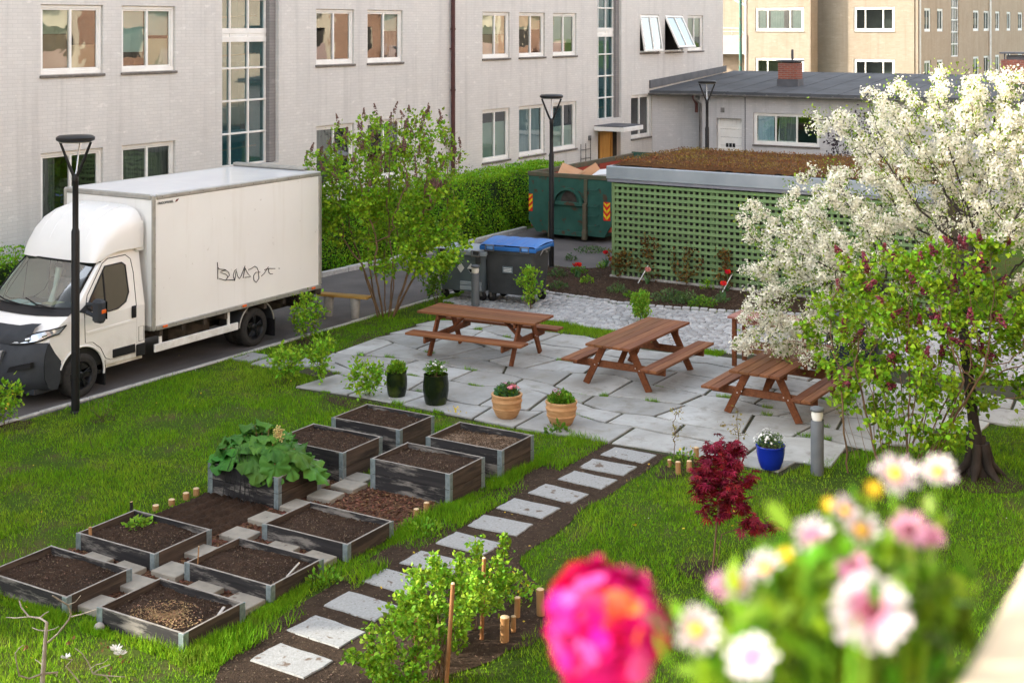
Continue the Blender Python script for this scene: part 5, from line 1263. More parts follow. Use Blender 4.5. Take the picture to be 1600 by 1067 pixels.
# ---------------------------------------------------------------- picnic tables (local frame: long axis X)
def picnic(loc, rz, label):
    t = thing('picnic_table', label, 'picnic table', loc, rz, 'brown wooden picnic tables')
    L, W = 2.34, .80
    mb = MB(); bw = W / 5
    for k in range(5): mb.bx(-L / 2 + rnd.uniform(0, .006), L / 2 - rnd.uniform(0, .006), -W / 2 + k * bw + .003, -W / 2 + (k + 1) * bw - .003, .70, .742, .006)
    mb.build('tabletop', M['table'], t, local=True)
    for s in (-1, 1):
        mb = MB()
        for k in range(2): mb.bx(-L / 2 + .03, L / 2 - .03, s * (.56 + k * .150) - (0 if s > 0 else 0) , s * (.56 + k * .150 + .144), .405, .447, .006)
        mb.build('bench_seat', M['table'], t, local=True)
    for xs in (-1, 1):
        x = xs * (L / 2 - .36)
        for s in (-1, 1):
            mb = MB(); mb.bar((x, s * .565, -.0), (x, s * .22, .70), .042, .115, .004, up=(0, 1, 0))
            # trim level with the ground
            mb.v = [(a, b, max(c, .0)) for a, b, c in mb.v]
            mb.build('leg', M['tablev'], t, local=True)
        mb = MB(); xo = x - xs * .046; mb.bx(xo - .02, xo + .02, -.83, .83, .285, .40, .008); mb.build('cross_beam', M['table'], t, local=True)
        mb = MB(); mb.bx(xo - .02, xo + .02, -.36, .36, .605, .698, .006); mb.build('top_bearer', M['table'], t, local=True)
        mb = MB(); mb.bar((xo - xs * .02, 0, .34), (xo - xs * .42, 0, .69), .09, .04, .004); mb.build('brace', M['tablev'], t, local=True)
        mb = MB()
        for s in (-1, 1):
            for (dy, z) in ((.40, .33), (.33, .36)): mb.disc((x + xs * .0225, s * dy, z), (xs, 0, 0), .011, 8)
        mb.build('bolt', M['steel'], t, local=True)
    return t
t1 = picnic((20.34, 12.88, .036), R(90 + 4), 'brown picnic table at the back left of the patio, set crosswise beside the bins')
dup(t1, (20.38, 9.87, .036), R(0), 'brown picnic table in the middle of the patio, its top running towards the cobbles')
dup(t1, (19.98, 7.24, .036), R(-1), 'brown picnic table nearest the lilac, partly behind its leaves')
# serving counter
t = thing('serving_table', 'tall reddish brown wooden side table with a lower shelf, under the blossom', 'side table', (22.1, 8.2, .03))
CT = [(21.85, 8.85), (22.42, 8.85), (22.42, 7.5), (21.85, 7.5)]
for (x, y) in ((21.9, 8.8), (22.37, 8.8), (22.37, 7.55), (21.9, 7.55)):
    mb = MB(); mb.bx(x - .035, x + .035, y - .035, y + .035, 0.0, .848, .004); mb.build('leg', M['tablev'], t)
M['redtop'] = woodmat('reddish_top_wood', (.24, .10, .075), (.34, .16, .12), 1)
mb = MB()
for k in range(4): mb.bx(21.82 + k * .157, 21.82 + k * .157 + .152, 7.45, 8.9, .85, .89, .005)
mb.build('tabletop', M['redtop'], t)
mb = MB()
for k in range(3): mb.bx(21.94 + k * .14, 21.94 + k * .14 + .134, 7.6, 8.76, .36, .39, .004)
mb.bx(21.885, 21.91, 7.59, 8.76, .28, .358, .003); mb.build('shelf', M['table'], t)
mb = MB(); mb.bx(21.885, 21.91, 7.59, 8.76, .77, .848, .003); mb.build('apron', M['redtop'], t)
t = thing('covered_grill', 'grill under a dark navy cover behind the right end of the wooden side table', 'grill', (22.5, 6.85, .03))
mb = MB(); rows = []
for z, k in ((.05, 1.0), (.2, .98), (.6, .97), (.85, .95), (.98, .82), (1.02, .5)):
    rows.append([(22.5 + .3 * k * math.copysign(abs(math.cos(a)) ** .5, math.cos(a)) + rnd.uniform(-.008, .008), 6.9 + .45 * k * math.copysign(abs(math.sin(a)) ** .5, math.sin(a)) + rnd.uniform(-.008, .008), z) for a in np.linspace(0, 2 * math.pi, 28)[:-1]])
mb.grid(rows, close=True); mb.add(rows[-1], [tuple(range(27))]); mb.build('cover', M['navy'], t)
mb = MB()
for (x, y) in ((22.3, 6.6), (22.7, 6.6), (22.3, 7.2), (22.7, 7.2)): mb.cyl((x, y, .0), (x, y, .06), .03, n=8)
mb.build('foot', M['black'], t)
# plank bench beside the road
t = thing('plank_bench', 'low bench with a yellow plank on a concrete leg behind the truck', 'bench', (21.62, 16.9, 0))
a = Vector((21.50, 17.6, .44)); b = Vector((21.72, 16.48, .44))
mb = MB(); mb.bar(a, b, .22, .05, .006); mb.build('seat', M['plank'], t)
for q in (.2, .72):
    p = a.lerp(b, q); mb = MB(); mb.lathe([(.075, 0), (.11, .413), (0, .414)], (p.x, p.y, 0), 16); mb.build('leg', M['concrete'], t)
# ---------------------------------------------------------------- waste bins (local: front faces -Y... length along X)
def bin_(loc, rz, label, L, W, H, body, lidm, lid2, flat):
    t = thing('waste_bin', label, 'waste bin', loc, rz, 'wheeled waste bins')
    mb = MB(); rows = []
    for z, k in ((.20, .84), (.23, .86), (.55, .91), (H - .12, .97), (H - .115, 1.0), (H, 1.01)):
        rows.append([(L / 2 * k * math.copysign(abs(math.cos(a)) ** .28, math.cos(a)), W / 2 * k * math.copysign(abs(math.sin(a)) ** .28, math.sin(a)), z) for a in np.linspace(0, 2 * math.pi, 45)[:-1]])
    mb.grid(rows, close=True); mb.add(rows[0], [tuple(reversed(range(44)))]); mb.build('body', M[body], t, local=True, sharp=30)
    mb = MB(); rows = []
    for y in np.linspace(-W / 2 - .02, W / 2 + .02, 9):
        q = (y + W / 2) / W; hgt = (.03 if flat else .05 + .07 * math.sin(math.pi * min(1, max(0, q)) * .85))
        rows.append([(x, y, H + .025 + hgt * (1 if abs(x) < L / 2 - .03 else .6) + (.012 if (int((x + L / 2) * 6) % 2 == 0 and 0.1 < q < .95) else 0)) for x in np.linspace(-L / 2 - .02, L / 2 + .02, 25)])
    mb.grid(rows, smooth=False)
    for (ya, yb) in ((-W / 2 - .025, -W / 2 + .005), (W / 2 - .005, W / 2 + .025)): mb.bx(-L / 2 - .025, L / 2 + .025, ya, yb, H - .045, H + .045, .012)
    for s in (-1, 1): mb.bx(s * L / 2 - .012, s * L / 2 + .022, -W / 2, W / 2, H - .02, H + .06, .01)
    lid = mb.build('lid', M[lidm], t, local=True)
    for x in (-L * .32, L * .32): mb = MB(); mb.bx(x - .07, x + .07, -W / 2 - .045, -W / 2 - .02, H - .02, H + .06, .012); mb.build('lid_grip', M[lid2], lid, local=True)
    mb = MB()
    for x in (-L * .32, L * .32):
        P = [(x - .095, -W / 2 - .05, H + .065), (x + .095, -W / 2 - .05, H + .065), (x + .095, -W / 2 - .05, H - .05), (x - .095, -W / 2 - .05, H - .05)]
        mb.tube(P + P[:1], .012, 5); mb.build('lid_clip', M['gutter'], t, local=True); mb = MB()
    for s in (-1, 1): mb = MB(); mb.tube([(s * (L / 2 + .02), -.25, H - .12), (s * (L / 2 + .05), -.18, H - .02), (s * (L / 2 + .05), .2, H - .02)], .014, 6); mb.cyl((s * L / 2, 0, H - .07), (s * (L / 2 + .07), 0, H - .07), .03, n=10); mb.build('handle', M['gutter'], t, local=True)
    for x in (-L * .36, L * .36):
        for y in (-W * .3, W * .3):
            mb = MB(); mb.lathe([(0, y - .025), (.085, y - .025), (.1, y - .012), (.1, y + .012), (.085, y + .025), (0, y + .025)], (x, 0, .1), 18, axis='y'); w = mb.build('wheel', M['blackpl'], t, local=True)
            mb = MB(); mb.bx(x - .05, x + .05, y - .045, y + .045, .19, .22); mb.bar((x - .03, y - .035, .2), (x, y - .035, .1), .006, .05, .001); mb.bar((x - .03, y + .035, .2), (x, y + .035, .1), .006, .05, .001); mb.build('castor', M['gutter'], w, local=True)
    return t
bk = bin_((24.74, 14.86, .03), R(-83), 'charcoal wheeled waste bin with a blue ribbed lid', 1.25, .95, 1.16, 'bin', 'bluelid', 'bluelid2', False)
mb = MB(); mb.bx(-.12, .12, -.487, -.478, .66, .80, .003); pl = mb.build('label_plate', M['bingrey'], bk, local=True)
mb = MB()
for z in (.755, .72, .69): mb.bx(-.09, .09, -.492, -.488, z, z + .014)
mb.build('label_print', M['sticker'], pl, local=True)
gb_ = bin_((24.55, 15.95, .03), R(-83), 'steel grey wheeled bin with a pale lid and two diamond stickers', 1.22, .9, 1.02, 'bingrey', 'binlid', 'bin', True)
for k, x in enumerate((.02, .26)):
    mb = MB(); d_ = .085; mb.prism([(x - d_, .70), (x, .70 - d_ * 1.25), (x + d_, .70), (x, .70 + d_ * 1.25)], -.452, -.445, 'xz'); st_ = mb.build('hazard_sticker', M['sticker'], gb_, local=True)
    if k:
        mb = MB(); mb.prism([(x - d_ * .8, .69), (x, .70 - d_ * 1.1), (x + d_ * .8, .69)], -.455, -.4525, 'xz'); mb.build('sticker_half', M['black'], st_, local=True)
mb = MB(); mb.bx(.0, .5, -.45, -.42, .34, .42, .008); mb.build('front_rib', M['binlid'], gb_, local=True); mb = MB(); mb.bx(.0, .5, -.452, -.42, .24, .33, .008); mb.build('front_rib', M['binlid'], gb_, local=True)
mb = MB(); mb.bx(.38, .5, -.49, -.45, .82, .98, .01); mb.build('latch', M['bin'], gb_, local=True)
# ---------------------------------------------------------------- skip container
XS, XE, YA, YB, ZB, ZTOP = 32.6, 39.2, 16.62, 19.2, .16, 1.80
t = thing('skip_container', 'worn green steel skip container with a red inside and striped hazard plates', 'skip', (35.9, 17.9, 0))
CH = [(YA + .22, ZB), (YB - .26, ZB), (YB, .48), (YB, ZTOP), (YA, ZTOP), (YA, .52)]
mb = MB(); n6 = len(CH)
mb.add([(XS, y, z) for y, z in CH], [tuple(range(n6))]); mb.add([(XE, y, z) for y, z in CH], [tuple(reversed(range(n6)))])
for i in range(n6):
    if i == 3: continue
    a, b = CH[i], CH[(i + 1) % n6]; mb.quad((XS, *a), (XE, *a), (XE, *b), (XS, *b))
for x in np.arange(XS + .6, XE, .62):
    for yy in (YA, YB): mb.bx(x, x + .09, yy - .05 if yy == YA else yy, yy if yy == YA else yy + .05, .55, ZTOP - .12)
mb.build('body', M['skip'], t)
mb = MB(); e = .05
mb.quad((XS + e, YA + e, .3), (XE - e, YA + e, .3), (XE - e, YB - e, .3), (XS + e, YB - e, .3))
for (p, q) in (((XS + e, YA + e), (XE - e, YA + e)), ((XE - e, YA + e), (XE - e, YB - e)), ((XE - e, YB - e), (XS + e, YB - e)), ((XS + e, YB - e), (XS + e, YA + e))): mb.quad((*p, .3), (*q, .3), (*q, ZTOP - .02), (*p, ZTOP - .02))
mb.build('lining', M['skipin'], t)
mb = MB(); mb.bx(XS - .02, XS + .07, YA - .03, YB + .03, ZTOP - .10, ZTOP + .02, .01)
mb.bx(XS + .072, XE - .072, YB - .06, YB + .03, ZTOP - .13, ZTOP + .012, .01); mb.bx(XS + .072, XE - .072, YA - .03, YA + .06, ZTOP - .13, ZTOP + .012, .01); mb.bx(XE - .07, XE + .02, YA - .03, YB + .03, ZTOP - .15, ZTOP + .05, .01)
mb.build('top_rail', M['skiprim'], t)
mb = MB(); mb.bx(XE - .075, XE - .071, YA, YB, ZTOP - .14, ZTOP + .04); mb.build('end_plate', M['skip'], t)
yc = 17.92
for s in (-1, 1):
    mb = MB(); y = yc + s * .53
    mb.bx(XS - .12, XS - .003, y - .055, y + .055, .12, 1.05, .01); mb.bar((XS - .06, y, .35), (XS - .10, y, .05), .13, .16, .03, up=(1, 0, 0)); mb.bx(XS - .05, XS - .003, y - .05, y + .05, 1.05, ZTOP - .1, .008)
    mb.build('skid', M['skiprim'], t)
mb = MB(); ar = [(yc + .47 * math.cos(a), .98 + .47 * math.sin(a)) for a in np.linspace(0, math.pi, 13)]
mb.grid([[(XS - .14, y, z) for y, z in ar], [(XS - .003, y, z) for y, z in ar]]); mb.grid([[(XS - .14, yc + (y - yc) * .86, .98 + (z - .98) * .86) for y, z in ar], [(XS - .003, yc + (y - yc) * .86, .98 + (z - .98) * .86) for y, z in ar]])
mb.grid([[(XS - .14, y, z) for y, z in ar], [(XS - .14, yc + (y - yc) * .86, .98 + (z - .98) * .86) for y, z in ar]], smooth=False)
mb.build('hook_frame', M['skip'], t)
for (za, zb_, xo) in ((.96, 1.06, .08), (.14, .26, .1)): mb = MB(); mb.bx(XS - xo, XS - .003, yc - .47, yc + .47, za, zb_, .01); mb.build('crossbar', M['skip'], t)
mb = MB(); mb.add([(XS - .006, yc + (y - yc) * .55, .99 + (z - .98) * .8) for y, z in ar], [tuple(range(13))]); mb.build('hook_recess', M['chassis'], t)
mb = MB()
for z in (.45, .72, .98, 1.42): mb.tube([(XS - .004, yc - .60, z), (XS - .11, yc - .62, z), (XS - .11, yc - .9, z + .01), (XS - .004, yc - .93, z + .05)], .011, 5)
mb.build('rung', M['skip'], t)
def hazard(y0, y1, z0, z1, vee):
    mb = MB(); mb.bx(XS - .012, XS - .003, y0, y1, z0, z1); pl = mb.build('hazard_plate', M['red'], t); mb = MB(); n_ = 4; h = (z1 - z0)
    ym = (y0 + y1) / 2
    for k in range(3):
        zz = z0 + h * (k * .34 + .04)
        for (ya, yb, d) in (((y0, ym - .006, 1), (ym + .006, y1, -1)) if vee else ((y0, y1, 1),)):
            za, zb_ = (zz + .11, zz) if d > 0 else (zz, zz + .11); w_ = h * .17
            q = [(ya, min(max(za, z0), z1)), (yb, min(max(zb_, z0), z1)), (yb, min(max(zb_ + w_, z0), z1)), (ya, min(max(za + w_, z0), z1))]
            mb.add([(XS - .015, *p) for p in q], [(0, 1, 2, 3)])
    mb.build('hazard_stripe', M['yellow'], pl)
hazard(YA + .03, YA + .23, .62, 1.12, True); hazard(YB - .13, YB - .01, .72, 1.2, False)
def carton(loc, rot, sx, sy, sz, label, m):
    t = thing('cardboard_box' if m == 'card' else 'packaging_box', label, 'box', loc); t.rotation_euler = rot
    mb = MB(); mb.bx(-sx / 2, sx / 2, -sy / 2, sy / 2, 0, sz, .004); mb.build('carton', M[m], t, local=True)
    mb = MB(); mb.bar((-sx / 2, -sy / 2, sz), (-sx / 2 - .02, -sy / 2 - .18, sz - .06), sx * .0 + .3, .006, .001, up=(0, 0, 1)); mb.build('flap', M[m], t, local=True)
carton((33.35, 18.35, 1.45), (R(22), R(-14), R(20)), .9, .75, .35, 'brown cardboard box lying flat in the skip, left of the tilted one', 'card')
carton((33.35, 17.75, 1.42), (R(-32), R(-18), R(-12)), .8, .8, .4, 'brown cardboard box tilted on its corner in the middle of the skip', 'card')
carton((33.3, 17.1, 1.5), (R(-8), R(-10), R(5)), .6, .55, .38, 'white packaging box in the skip right of the cardboard', 'paper')
# ---------------------------------------------------------------- lattice shed
SX = 28.35; SY0, SY1 = 7.0, 14.42; SD = 3.9
t = thing('lattice_shed', 'shed clad in green lattice with a zinc edge and a sedum roof', 'shed', (SX, 10.7, 0))
mb = MB()
for z in np.linspace(.20, 2.16, 15): mb.bx(SX - .025, SX, SY0, SY1 - .005, z - .035, z + .035, .004)
mb.build('lattice_rail', M['lattice'], t)
M['latticev'] = woodmat('green_painted_upright', (.13, .205, .085), (.17, .255, .115), 2, .6, .2)
mb = MB(); y = SY1 - .12
while y > SY0: mb.bx(SX + .003, SX + .025, y - .03, y + .03, .06, 2.2, .003); y -= .1385
mb.build('lattice_upright', M['latticev'], t)
for y in (SY1 - .03, SY1 - 2.5, SY1 - 5.0, SY0): mb = MB(); mb.bx(SX - .03 if y > 14 else SX + .03, SX + .085, y - .04, y + .04, 0, 2.24, .004); mb.build('post', M['latticev'], t)
mb = MB()
for k in range(30): mb.bx(SX + .32, SX + .345, SY0 + k * .247, SY0 + k * .247 + .2, .05, 2.2)
mb.bx(SX + .35, SX + .36, SY0, SY1 - .05, .02, 2.2, 0, 1)
mb.bx(SX + .1, SX + SD, SY1 - .06, SY1 - .03, .02, 2.2); mb.bx(SX + SD - .03, SX + SD, SY0, SY1 - .07, .02, 2.2); mb.bx(SX + .4, SX + SD - .04, SY0, SY0 + .03, .02, 2.2)
mb.build('wall', [M['latticedark'], M['black']], t)
mb = MB(); mb.bx(SX - .05, SX + SD + .1, SY0 - .1, SY1 + .06, -.02, .06, .01); mb.build('foundation', M['concrete'], t)
mb = MB(); mb.bx(SX - .10, SX + SD + .2, SY0 - .15, SY1 + .12, 2.3, 2.6, .012); mb.build('fascia', M['fascia'], t)
mb = MB(); mb.bx(SX - .085, SX + SD + .15, SY0 - .13, SY1 + .1, 2.23, 2.298, .006); mb.build('drip_edge', M['fascia2'], t)
n = 46; xs_ = np.linspace(SX + .0, SX + SD + .1, n); ys_ = np.linspace(SY0 - .05, SY1 + .02, n * 2)
mb = MB(); mb.grid([[(x, y, 2.602 + .10 * min(1, min(x - xs_[0], xs_[-1] - x, y - ys_[0], ys_[-1] - y) / .25) + rnd.uniform(0, .04)) for y in ys_] for x in xs_])
sd_ = mb.build('sedum_roof', M['sedum'], t)
q = 15000; Pn = np.stack([rng.uniform(xs_[0], xs_[-1], q), rng.uniform(ys_[0], ys_[-1], q), rng.uniform(2.69, 2.75, q)], 1)
V, F = scatter(*LEAF, Pn, bases(rng.normal(size=(q, 3)) + np.array([0, 0, .8])), rng.uniform(.02, .05, q)); npmesh('sedum_plants', V, F, M['sedumleaf'], sd_)['kind'] = 'stuff'
# ---------------------------------------------------------------- raised beds
BL = {'B1': 'two-tier raised bed with furrowed soil, farthest left one beside the patio', 'B2': 'two-tier raised bed with plain soil, right behind the rhubarb bed', 'B3': 'two-tier raised bed of pebbly soil nearest the terracotta pots', 'B4': 'two-tier raised bed with whitened front boards beside the bark mulch',
      'B5': 'two-tier raised bed filled by the large rhubarb', 'B6': 'single-tier raised bed in front of the bark mulch, next to the grass strip', 'B7': 'single-tier raised bed with small green seedlings in its far corner', 'B8': 'single-tier raised bed with a slanted wooden marker and an upright stick at its left corner',
      'B9': 'single-tier raised bed at the left edge, nearest the open lawn', 'B10': 'single-tier raised bed with a pale dry patch on its soil, nearest the camera'}
for k, (x0, x1, y0, y1, h) in BEDS.items():
    t = thing('raised_bed', BL[k], 'raised bed', ((x0 + x1) / 2, (y0 + y1) / 2, 0), 0, 'pallet collar raised beds'); th = .022; tiers = 2 if h > .3 else 1
    skew = rnd.uniform(-.006, .006)
    for r in range(tiers):
        za, zb = r * .195 + .004, (r + 1) * .195 - .003
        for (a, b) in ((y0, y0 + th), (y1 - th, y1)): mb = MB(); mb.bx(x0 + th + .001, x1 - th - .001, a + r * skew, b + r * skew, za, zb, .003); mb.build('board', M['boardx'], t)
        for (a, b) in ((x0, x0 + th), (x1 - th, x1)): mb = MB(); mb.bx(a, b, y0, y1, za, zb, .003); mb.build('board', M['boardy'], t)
    mb = MB(); zt = tiers * .195 - .0025
    for (a, b) in ((y0, y0 + th), (y1 - th, y1)): mb.bx(x0 + th, x1 - th, a + .001, b - .001, zt, zt + .003)
    for (a, b) in ((x0, x0 + th), (x1 - th, x1)): mb.bx(a + .001, b - .001, y0, y1, zt, zt + .0035)
    mb.build('worn_edge', M['rim'], t)
    for cx_, sx in ((x0, -1), (x1, 1)):
        for cy_, sy in ((y0, -1), (y1, 1)):
            mb = MB()
            for r in range(tiers):
                za, zb = r * .195 + .006, (r + 1) * .195 - .001
                mb.bx(cx_ - .001 if sx < 0 else cx_ - .062, cx_ + .062 if sx < 0 else cx_ + .001, cy_ + sy * .0025 - .0025, cy_ + sy * .0025 + .0025, za, zb, .001)
                mb.bx(cx_ + sx * .0025 - .0025, cx_ + sx * .0025 + .0025, cy_ - sy * .062 if sy > 0 else cy_ + .0, cy_ if sy > 0 else cy_ + .062, za, zb, .001)
                mb.cyl((cx_ + sx * .004, cy_ + sy * .004, za), (cx_ + sx * .004, cy_ + sy * .004, zb), .009, n=8)
            mb.build('corner_hinge', M['zinc'], t)
    ip = [(x0 + th, y0 + th), (x1 - th, y0 + th), (x1 - th, y1 - th), (x0 + th, y1 - th)]
    fill = {'B1': .33, 'B2': .34, 'B3': .30, 'B4': .335, 'B5': .33}.get(k, .125)
    mats_ = 'gravelsoil' if k == 'B3' else 'soil'
    P = np.array(ip); nn = 34; rows = []
    a_, b_ = rnd.uniform(0, 6), rnd.uniform(0, 6)
    for x in np.linspace(x0 + th, x1 - th, nn):
        row = []
        for y in np.linspace(y0 + th, y1 - th, nn + 8):
            z = fill + .018 * math.sin(x * 6 + a_) * math.sin(y * 5 + b_) + rnd.uniform(-.008, .008)
            if k == 'B1': z += .014 * math.sin((x * .35 + y) * 42)
            if k in ('B10', 'B8'): z += .02 * math.exp(-((x - (x0 + x1) / 2) ** 2 + (y - (y0 + y1) / 2) ** 2) / .05)
            row.append((x, y, z))
        rows.append(row)
    mb = MB(); mb.grid(rows); so = mb.build('soil', M[mats_], t)
    if k == 'B10':
        q = 3000; a = rng.uniform(0, 2 * math.pi, q); rr_ = np.abs(rng.normal(size=q)) * .55 * (1 + .25 * np.sin(3 * a + 1)); rr_ = np.minimum(rr_, 1.15); cx_, cy_ = x0 + .30, (y0 + y1) / 2 - .05
        Pn = np.stack([cx_ + .25 * rr_ * np.cos(a), cy_ + .34 * rr_ * np.sin(a), np.full(q, fill + .03)], 1)
        M['husk'] = mat('pale_husks', (.30, .20, .10), (.22, .14, .075), 30, .9, isl=.35)
        V, F = scatter([(-.4, -1, 0), (.4, -1, .1), (.4, 1, 0), (-.4, 1, .1)], [(0, 1, 2, 3)], Pn, bases(rng.normal(size=(q, 3)) * np.array([1, 1, .3]), .6), rng.uniform(.005, .011, q)); npmesh('dry_husks', V, F, M['husk'], so)['kind'] = 'stuff'
    q = 700 if k != 'B3' else 1800
    Pn = np.stack([rng.uniform(x0 + .03, x1 - .03, q), rng.uniform(y0 + .03, y1 - .03, q), np.full(q, fill + .012)], 1)
    V, F = scatter([(-.8, -1, 0), (.8, -1, .3), (.9, 1, 0), (-.7, 1, .3)], [(0, 1, 2, 3)], Pn, bases(rng.normal(size=(q, 3))), rng.uniform(.003, .009, q)); npmesh('soil_crumbs', V, F, M['crumbs'] if k != 'B3' else M['gravelsoil'], so)['kind'] = 'stuff'
# little sticks and plant tags in the beds
def stick(name, a, b, w, m, label, cat):
    t = thing(name, label, cat, a); mb = MB(); mb.bar(a, b, w, .012, .002); o = mb.build('blade', M[m], t); mb = MB(); mb.bar(Vector(a).lerp(Vector(b), .97), Vector(a).lerp(Vector(b), 1.03), w * .9, .010, .002); mb.build('tip', M['pegtop'], t)
p = (10.54, 10.27, .12); stick('wooden_stick', p, (10.55, 10.26, .36), .028, 'peg', 'upright wooden stick in the left corner of a low bed, beside the concrete pavers', 'stick')
p = (10.86, 9.32, .13); stick('plant_marker', p, (10.98, 9.25, .25), .026, 'tag', 'pale flat marker leaning on the right edge of the low bed beside the pavers', 'plant marker')
p = (9.78, 9.26, .14); stick('plant_marker', p, (9.90, 9.29, .175), .03, 'tag', 'pale marker lying on the soil of the bed with the dry patch', 'plant marker')
p = (10.5, 11.85, .12); stick('wooden_stick', p, (10.51, 11.87, .27), .035, 'peg', 'short brown stick in the lawn-side corner of the seedling bed', 'stick')
p = (11.38, 12.14, 0); stick('wooden_stick', p, (11.38, 12.15, .24), .04, 'boardy', 'dark flat stick in the lawn just behind the seedling bed', 'stick')
# ---------------------------------------------------------------- pavers and stepping slabs
def slab(name, cx, cy, lx, ly, h, rot, m, label, cat, group, rough=0.0, z0=0.0):
    mb = MB(); 
    if rough:
        pts = []
        base = [(-lx / 2, -ly / 2), (lx / 2, -ly / 2), (lx / 2, ly / 2), (-lx / 2, ly / 2)]
        for i in range(4):
            a, b = base[i], base[(i + 1) % 4]
            for j in range(5): q = j / 5; pts.append((a[0] + (b[0] - a[0]) * q + rnd.uniform(-rough, rough), a[1] + (b[1] - a[1]) * q + rnd.uniform(-rough, rough)))
        k = len(pts); top_ = [(x * .985, y * .985, h) for x, y in pts]; bot = [(x, y, h - .01) for x, y in pts]; b2 = [(x, y, -.03) for x, y in pts]
        mb.add(top_ + bot + b2, [tuple(range(k))] + [(i, k + i, k + (i + 1) % k, (i + 1) % k) for i in range(k)] + [(k + i, 2 * k + i, 2 * k + (i + 1) % k, k + (i + 1) % k) for i in range(k)])
    else: mb.bx(-lx / 2, lx / 2, -ly / 2, ly / 2, -.02, h, .008)
    o = mb.build(name, M[m], None, (cx, cy, z0), local=True); o.rotation_euler = (0, 0, rot); tag(o, label, cat, group)
    return o
ordn = ['first', 'second', 'third', 'fourth', 'fifth', 'sixth', 'seventh', 'eighth', 'ninth', 'tenth', 'eleventh', 'twelfth']
SL = [(9.64, 8.21), (10.28, 8.32), (10.91, 8.38), (11.58, 8.42), (12.2, 8.37), (12.86, 8.35), (13.52, 8.35), (14.17, 8.35), (14.81, 8.29), (15.46, 8.22), (16.04, 8.23), (16.64, 8.22)]
for i, (x, y) in enumerate(SL):
    slab('stepping_slab', x, y, .40, .66, .010 + rnd.uniform(0, .006), rnd.uniform(-.10, .06), 'slab', 'pale stone slab in the soil path, %s from the near end' % ordn[i], 'stepping slab', 'stepping slabs in the soil path', .008, .01)
for i, (px, py) in enumerate([(392, 560), (428, 569), (492, 569)]):
    c = G(px, py); slab('stepping_slab', c[0], c[1], .52, .62 if i else .4, .03, .1 * i, 'slab', ['small flat slab in the grass touching the road kerb', 'flat grey slab in the grass between the kerb slab and the patio', 'flat grey slab in the grass where the patio begins'][i], 'stepping slab', 'slabs leading from the road to the patio', .02)
PV = [(9.52, 10.67, 'concrete paver nearest the camera, at the corner of the dry patch bed'), (10.07, 10.70, 'second concrete paver from the near end of the lane between the beds'), (10.52, 10.6, 'concrete paver at the crossing between four low beds'), (11.06, 10.70, 'concrete paver beside the upright wooden stick'),
      (11.66, 10.70, 'concrete paver beside the tilled soil, before the far low bed'), (12.2, 10.76, 'concrete paver left of the far low bed, next to the tilled soil'), (12.72, 10.72, 'narrow concrete paver squeezed by the corner of the rhubarb bed'), (13.18, 10.68, 'concrete paver at the right side of the rhubarb bed'),
      (13.62, 10.66, 'concrete paver on the bark mulch beyond the rhubarb bed'), (13.9, 10.74, 'concrete paver between the two nearest two-tier soil beds'), (13.47, 11.15, 'half hidden concrete paver behind the rhubarb bed'),
      (10.25, 11.55, 'concrete paver at the lawn end between the left edge bed and the seedling bed'), (10.26, 11.06, 'concrete paver below the front corner of the seedling bed'),
      (10.30, 9.98, 'concrete paver behind the bed with the dry patch'), (10.30, 9.42, 'concrete paver behind the dry patch bed, next to the grass'), (11.55, 10.02, 'concrete paver in the gap before the far low bed'), (11.55, 9.50, 'concrete paver in the gap before the far low bed, next to the grass')]
for (x, y, l) in PV: slab('concrete_paver', x, y, .31 if abs(x - 10.28) > .1 or y > 10.4 else .30, .36, .055, rnd.uniform(-.07, .07), 'paver', l, 'paver', 'concrete pavers between the beds', 0, .012)
# ---------------------------------------------------------------- timber pegs
def peg(px, py, h, r, label, sharpt=False, pos=None):
    c = pos or G(px, py); t = thing('timber_peg', label, 'peg', (c[0], c[1], 0), 0, 'short timber pegs')
    mb = MB(); lean = (rnd.uniform(-.05, .05) * h, rnd.uniform(-.05, .05) * h); mb.tube([(0, 0, -.05), (lean[0], lean[1], h)], r, 9); mb.build('post', M['peg'], t, local=True)
    mb = MB(); mb.lathe([(0, h + .006), (r * .9, h + .005), (r, h)], (lean[0], lean[1], 0), 9); mb.build('sawn_top', M['pegtop'], t, local=True)
for a in [(1060, 742, .17, .035, 'timber peg nearest the red maple at the patio edge'), (1076, 738, .15, .035, 'timber peg just left of the red maple, second of its row'), (1088, 722, .2, .035, 'taller timber peg behind the red maple'), (1046, 730, .1, .028, 'small timber peg at the left end of the row by the maple'),
          (845, 962, .27, .04, 'timber peg standing in soil right of the raspberry bushes, tallest there'), (788, 1003, .24, .045, 'thick timber peg at the near edge of the raspberry soil'), (808, 965, .2, .03, 'slim dark timber peg between the raspberries and the tallest peg'), (802, 988, .16, .026, 'smallest timber peg in the raspberry soil'),
          (666, 802, .13, .035, 'timber peg at the grass edge of the bark mulch'), (650, 808, .10, .035, 'low timber peg beside the other one at the bark mulch edge'), (307, 774, .09, .04, 'timber peg at the lawn edge of the tilled soil, nearest the rhubarb'), (291, 780, .08, .04, 'second timber peg from the rhubarb along the tilled soil'), (268, 789, .07, .04, 'third timber peg from the rhubarb along the tilled soil'), (243, 797, .06, .04, 'timber peg of the tilled soil edge nearest the seedling bed')]:
    peg(*a)
def stake(px, py, h, lean, label):
    c = G(px, py); t = thing('wooden_stake', label, 'stake', (c[0], c[1], 0), 0, 'raspberry stakes')
    mb = MB(); mb.tube([(0, 0, -.05), (lean[0], lean[1], h)], .019, 10); mb.build('post', M['cane'], t, local=True); mb = MB(); mb.lathe([(0, h + .012), (.013, h + .010), (.019, h)], (lean[0], lean[1], 0), 10); mb.build('tip', M['pegtop'], t, local=True)
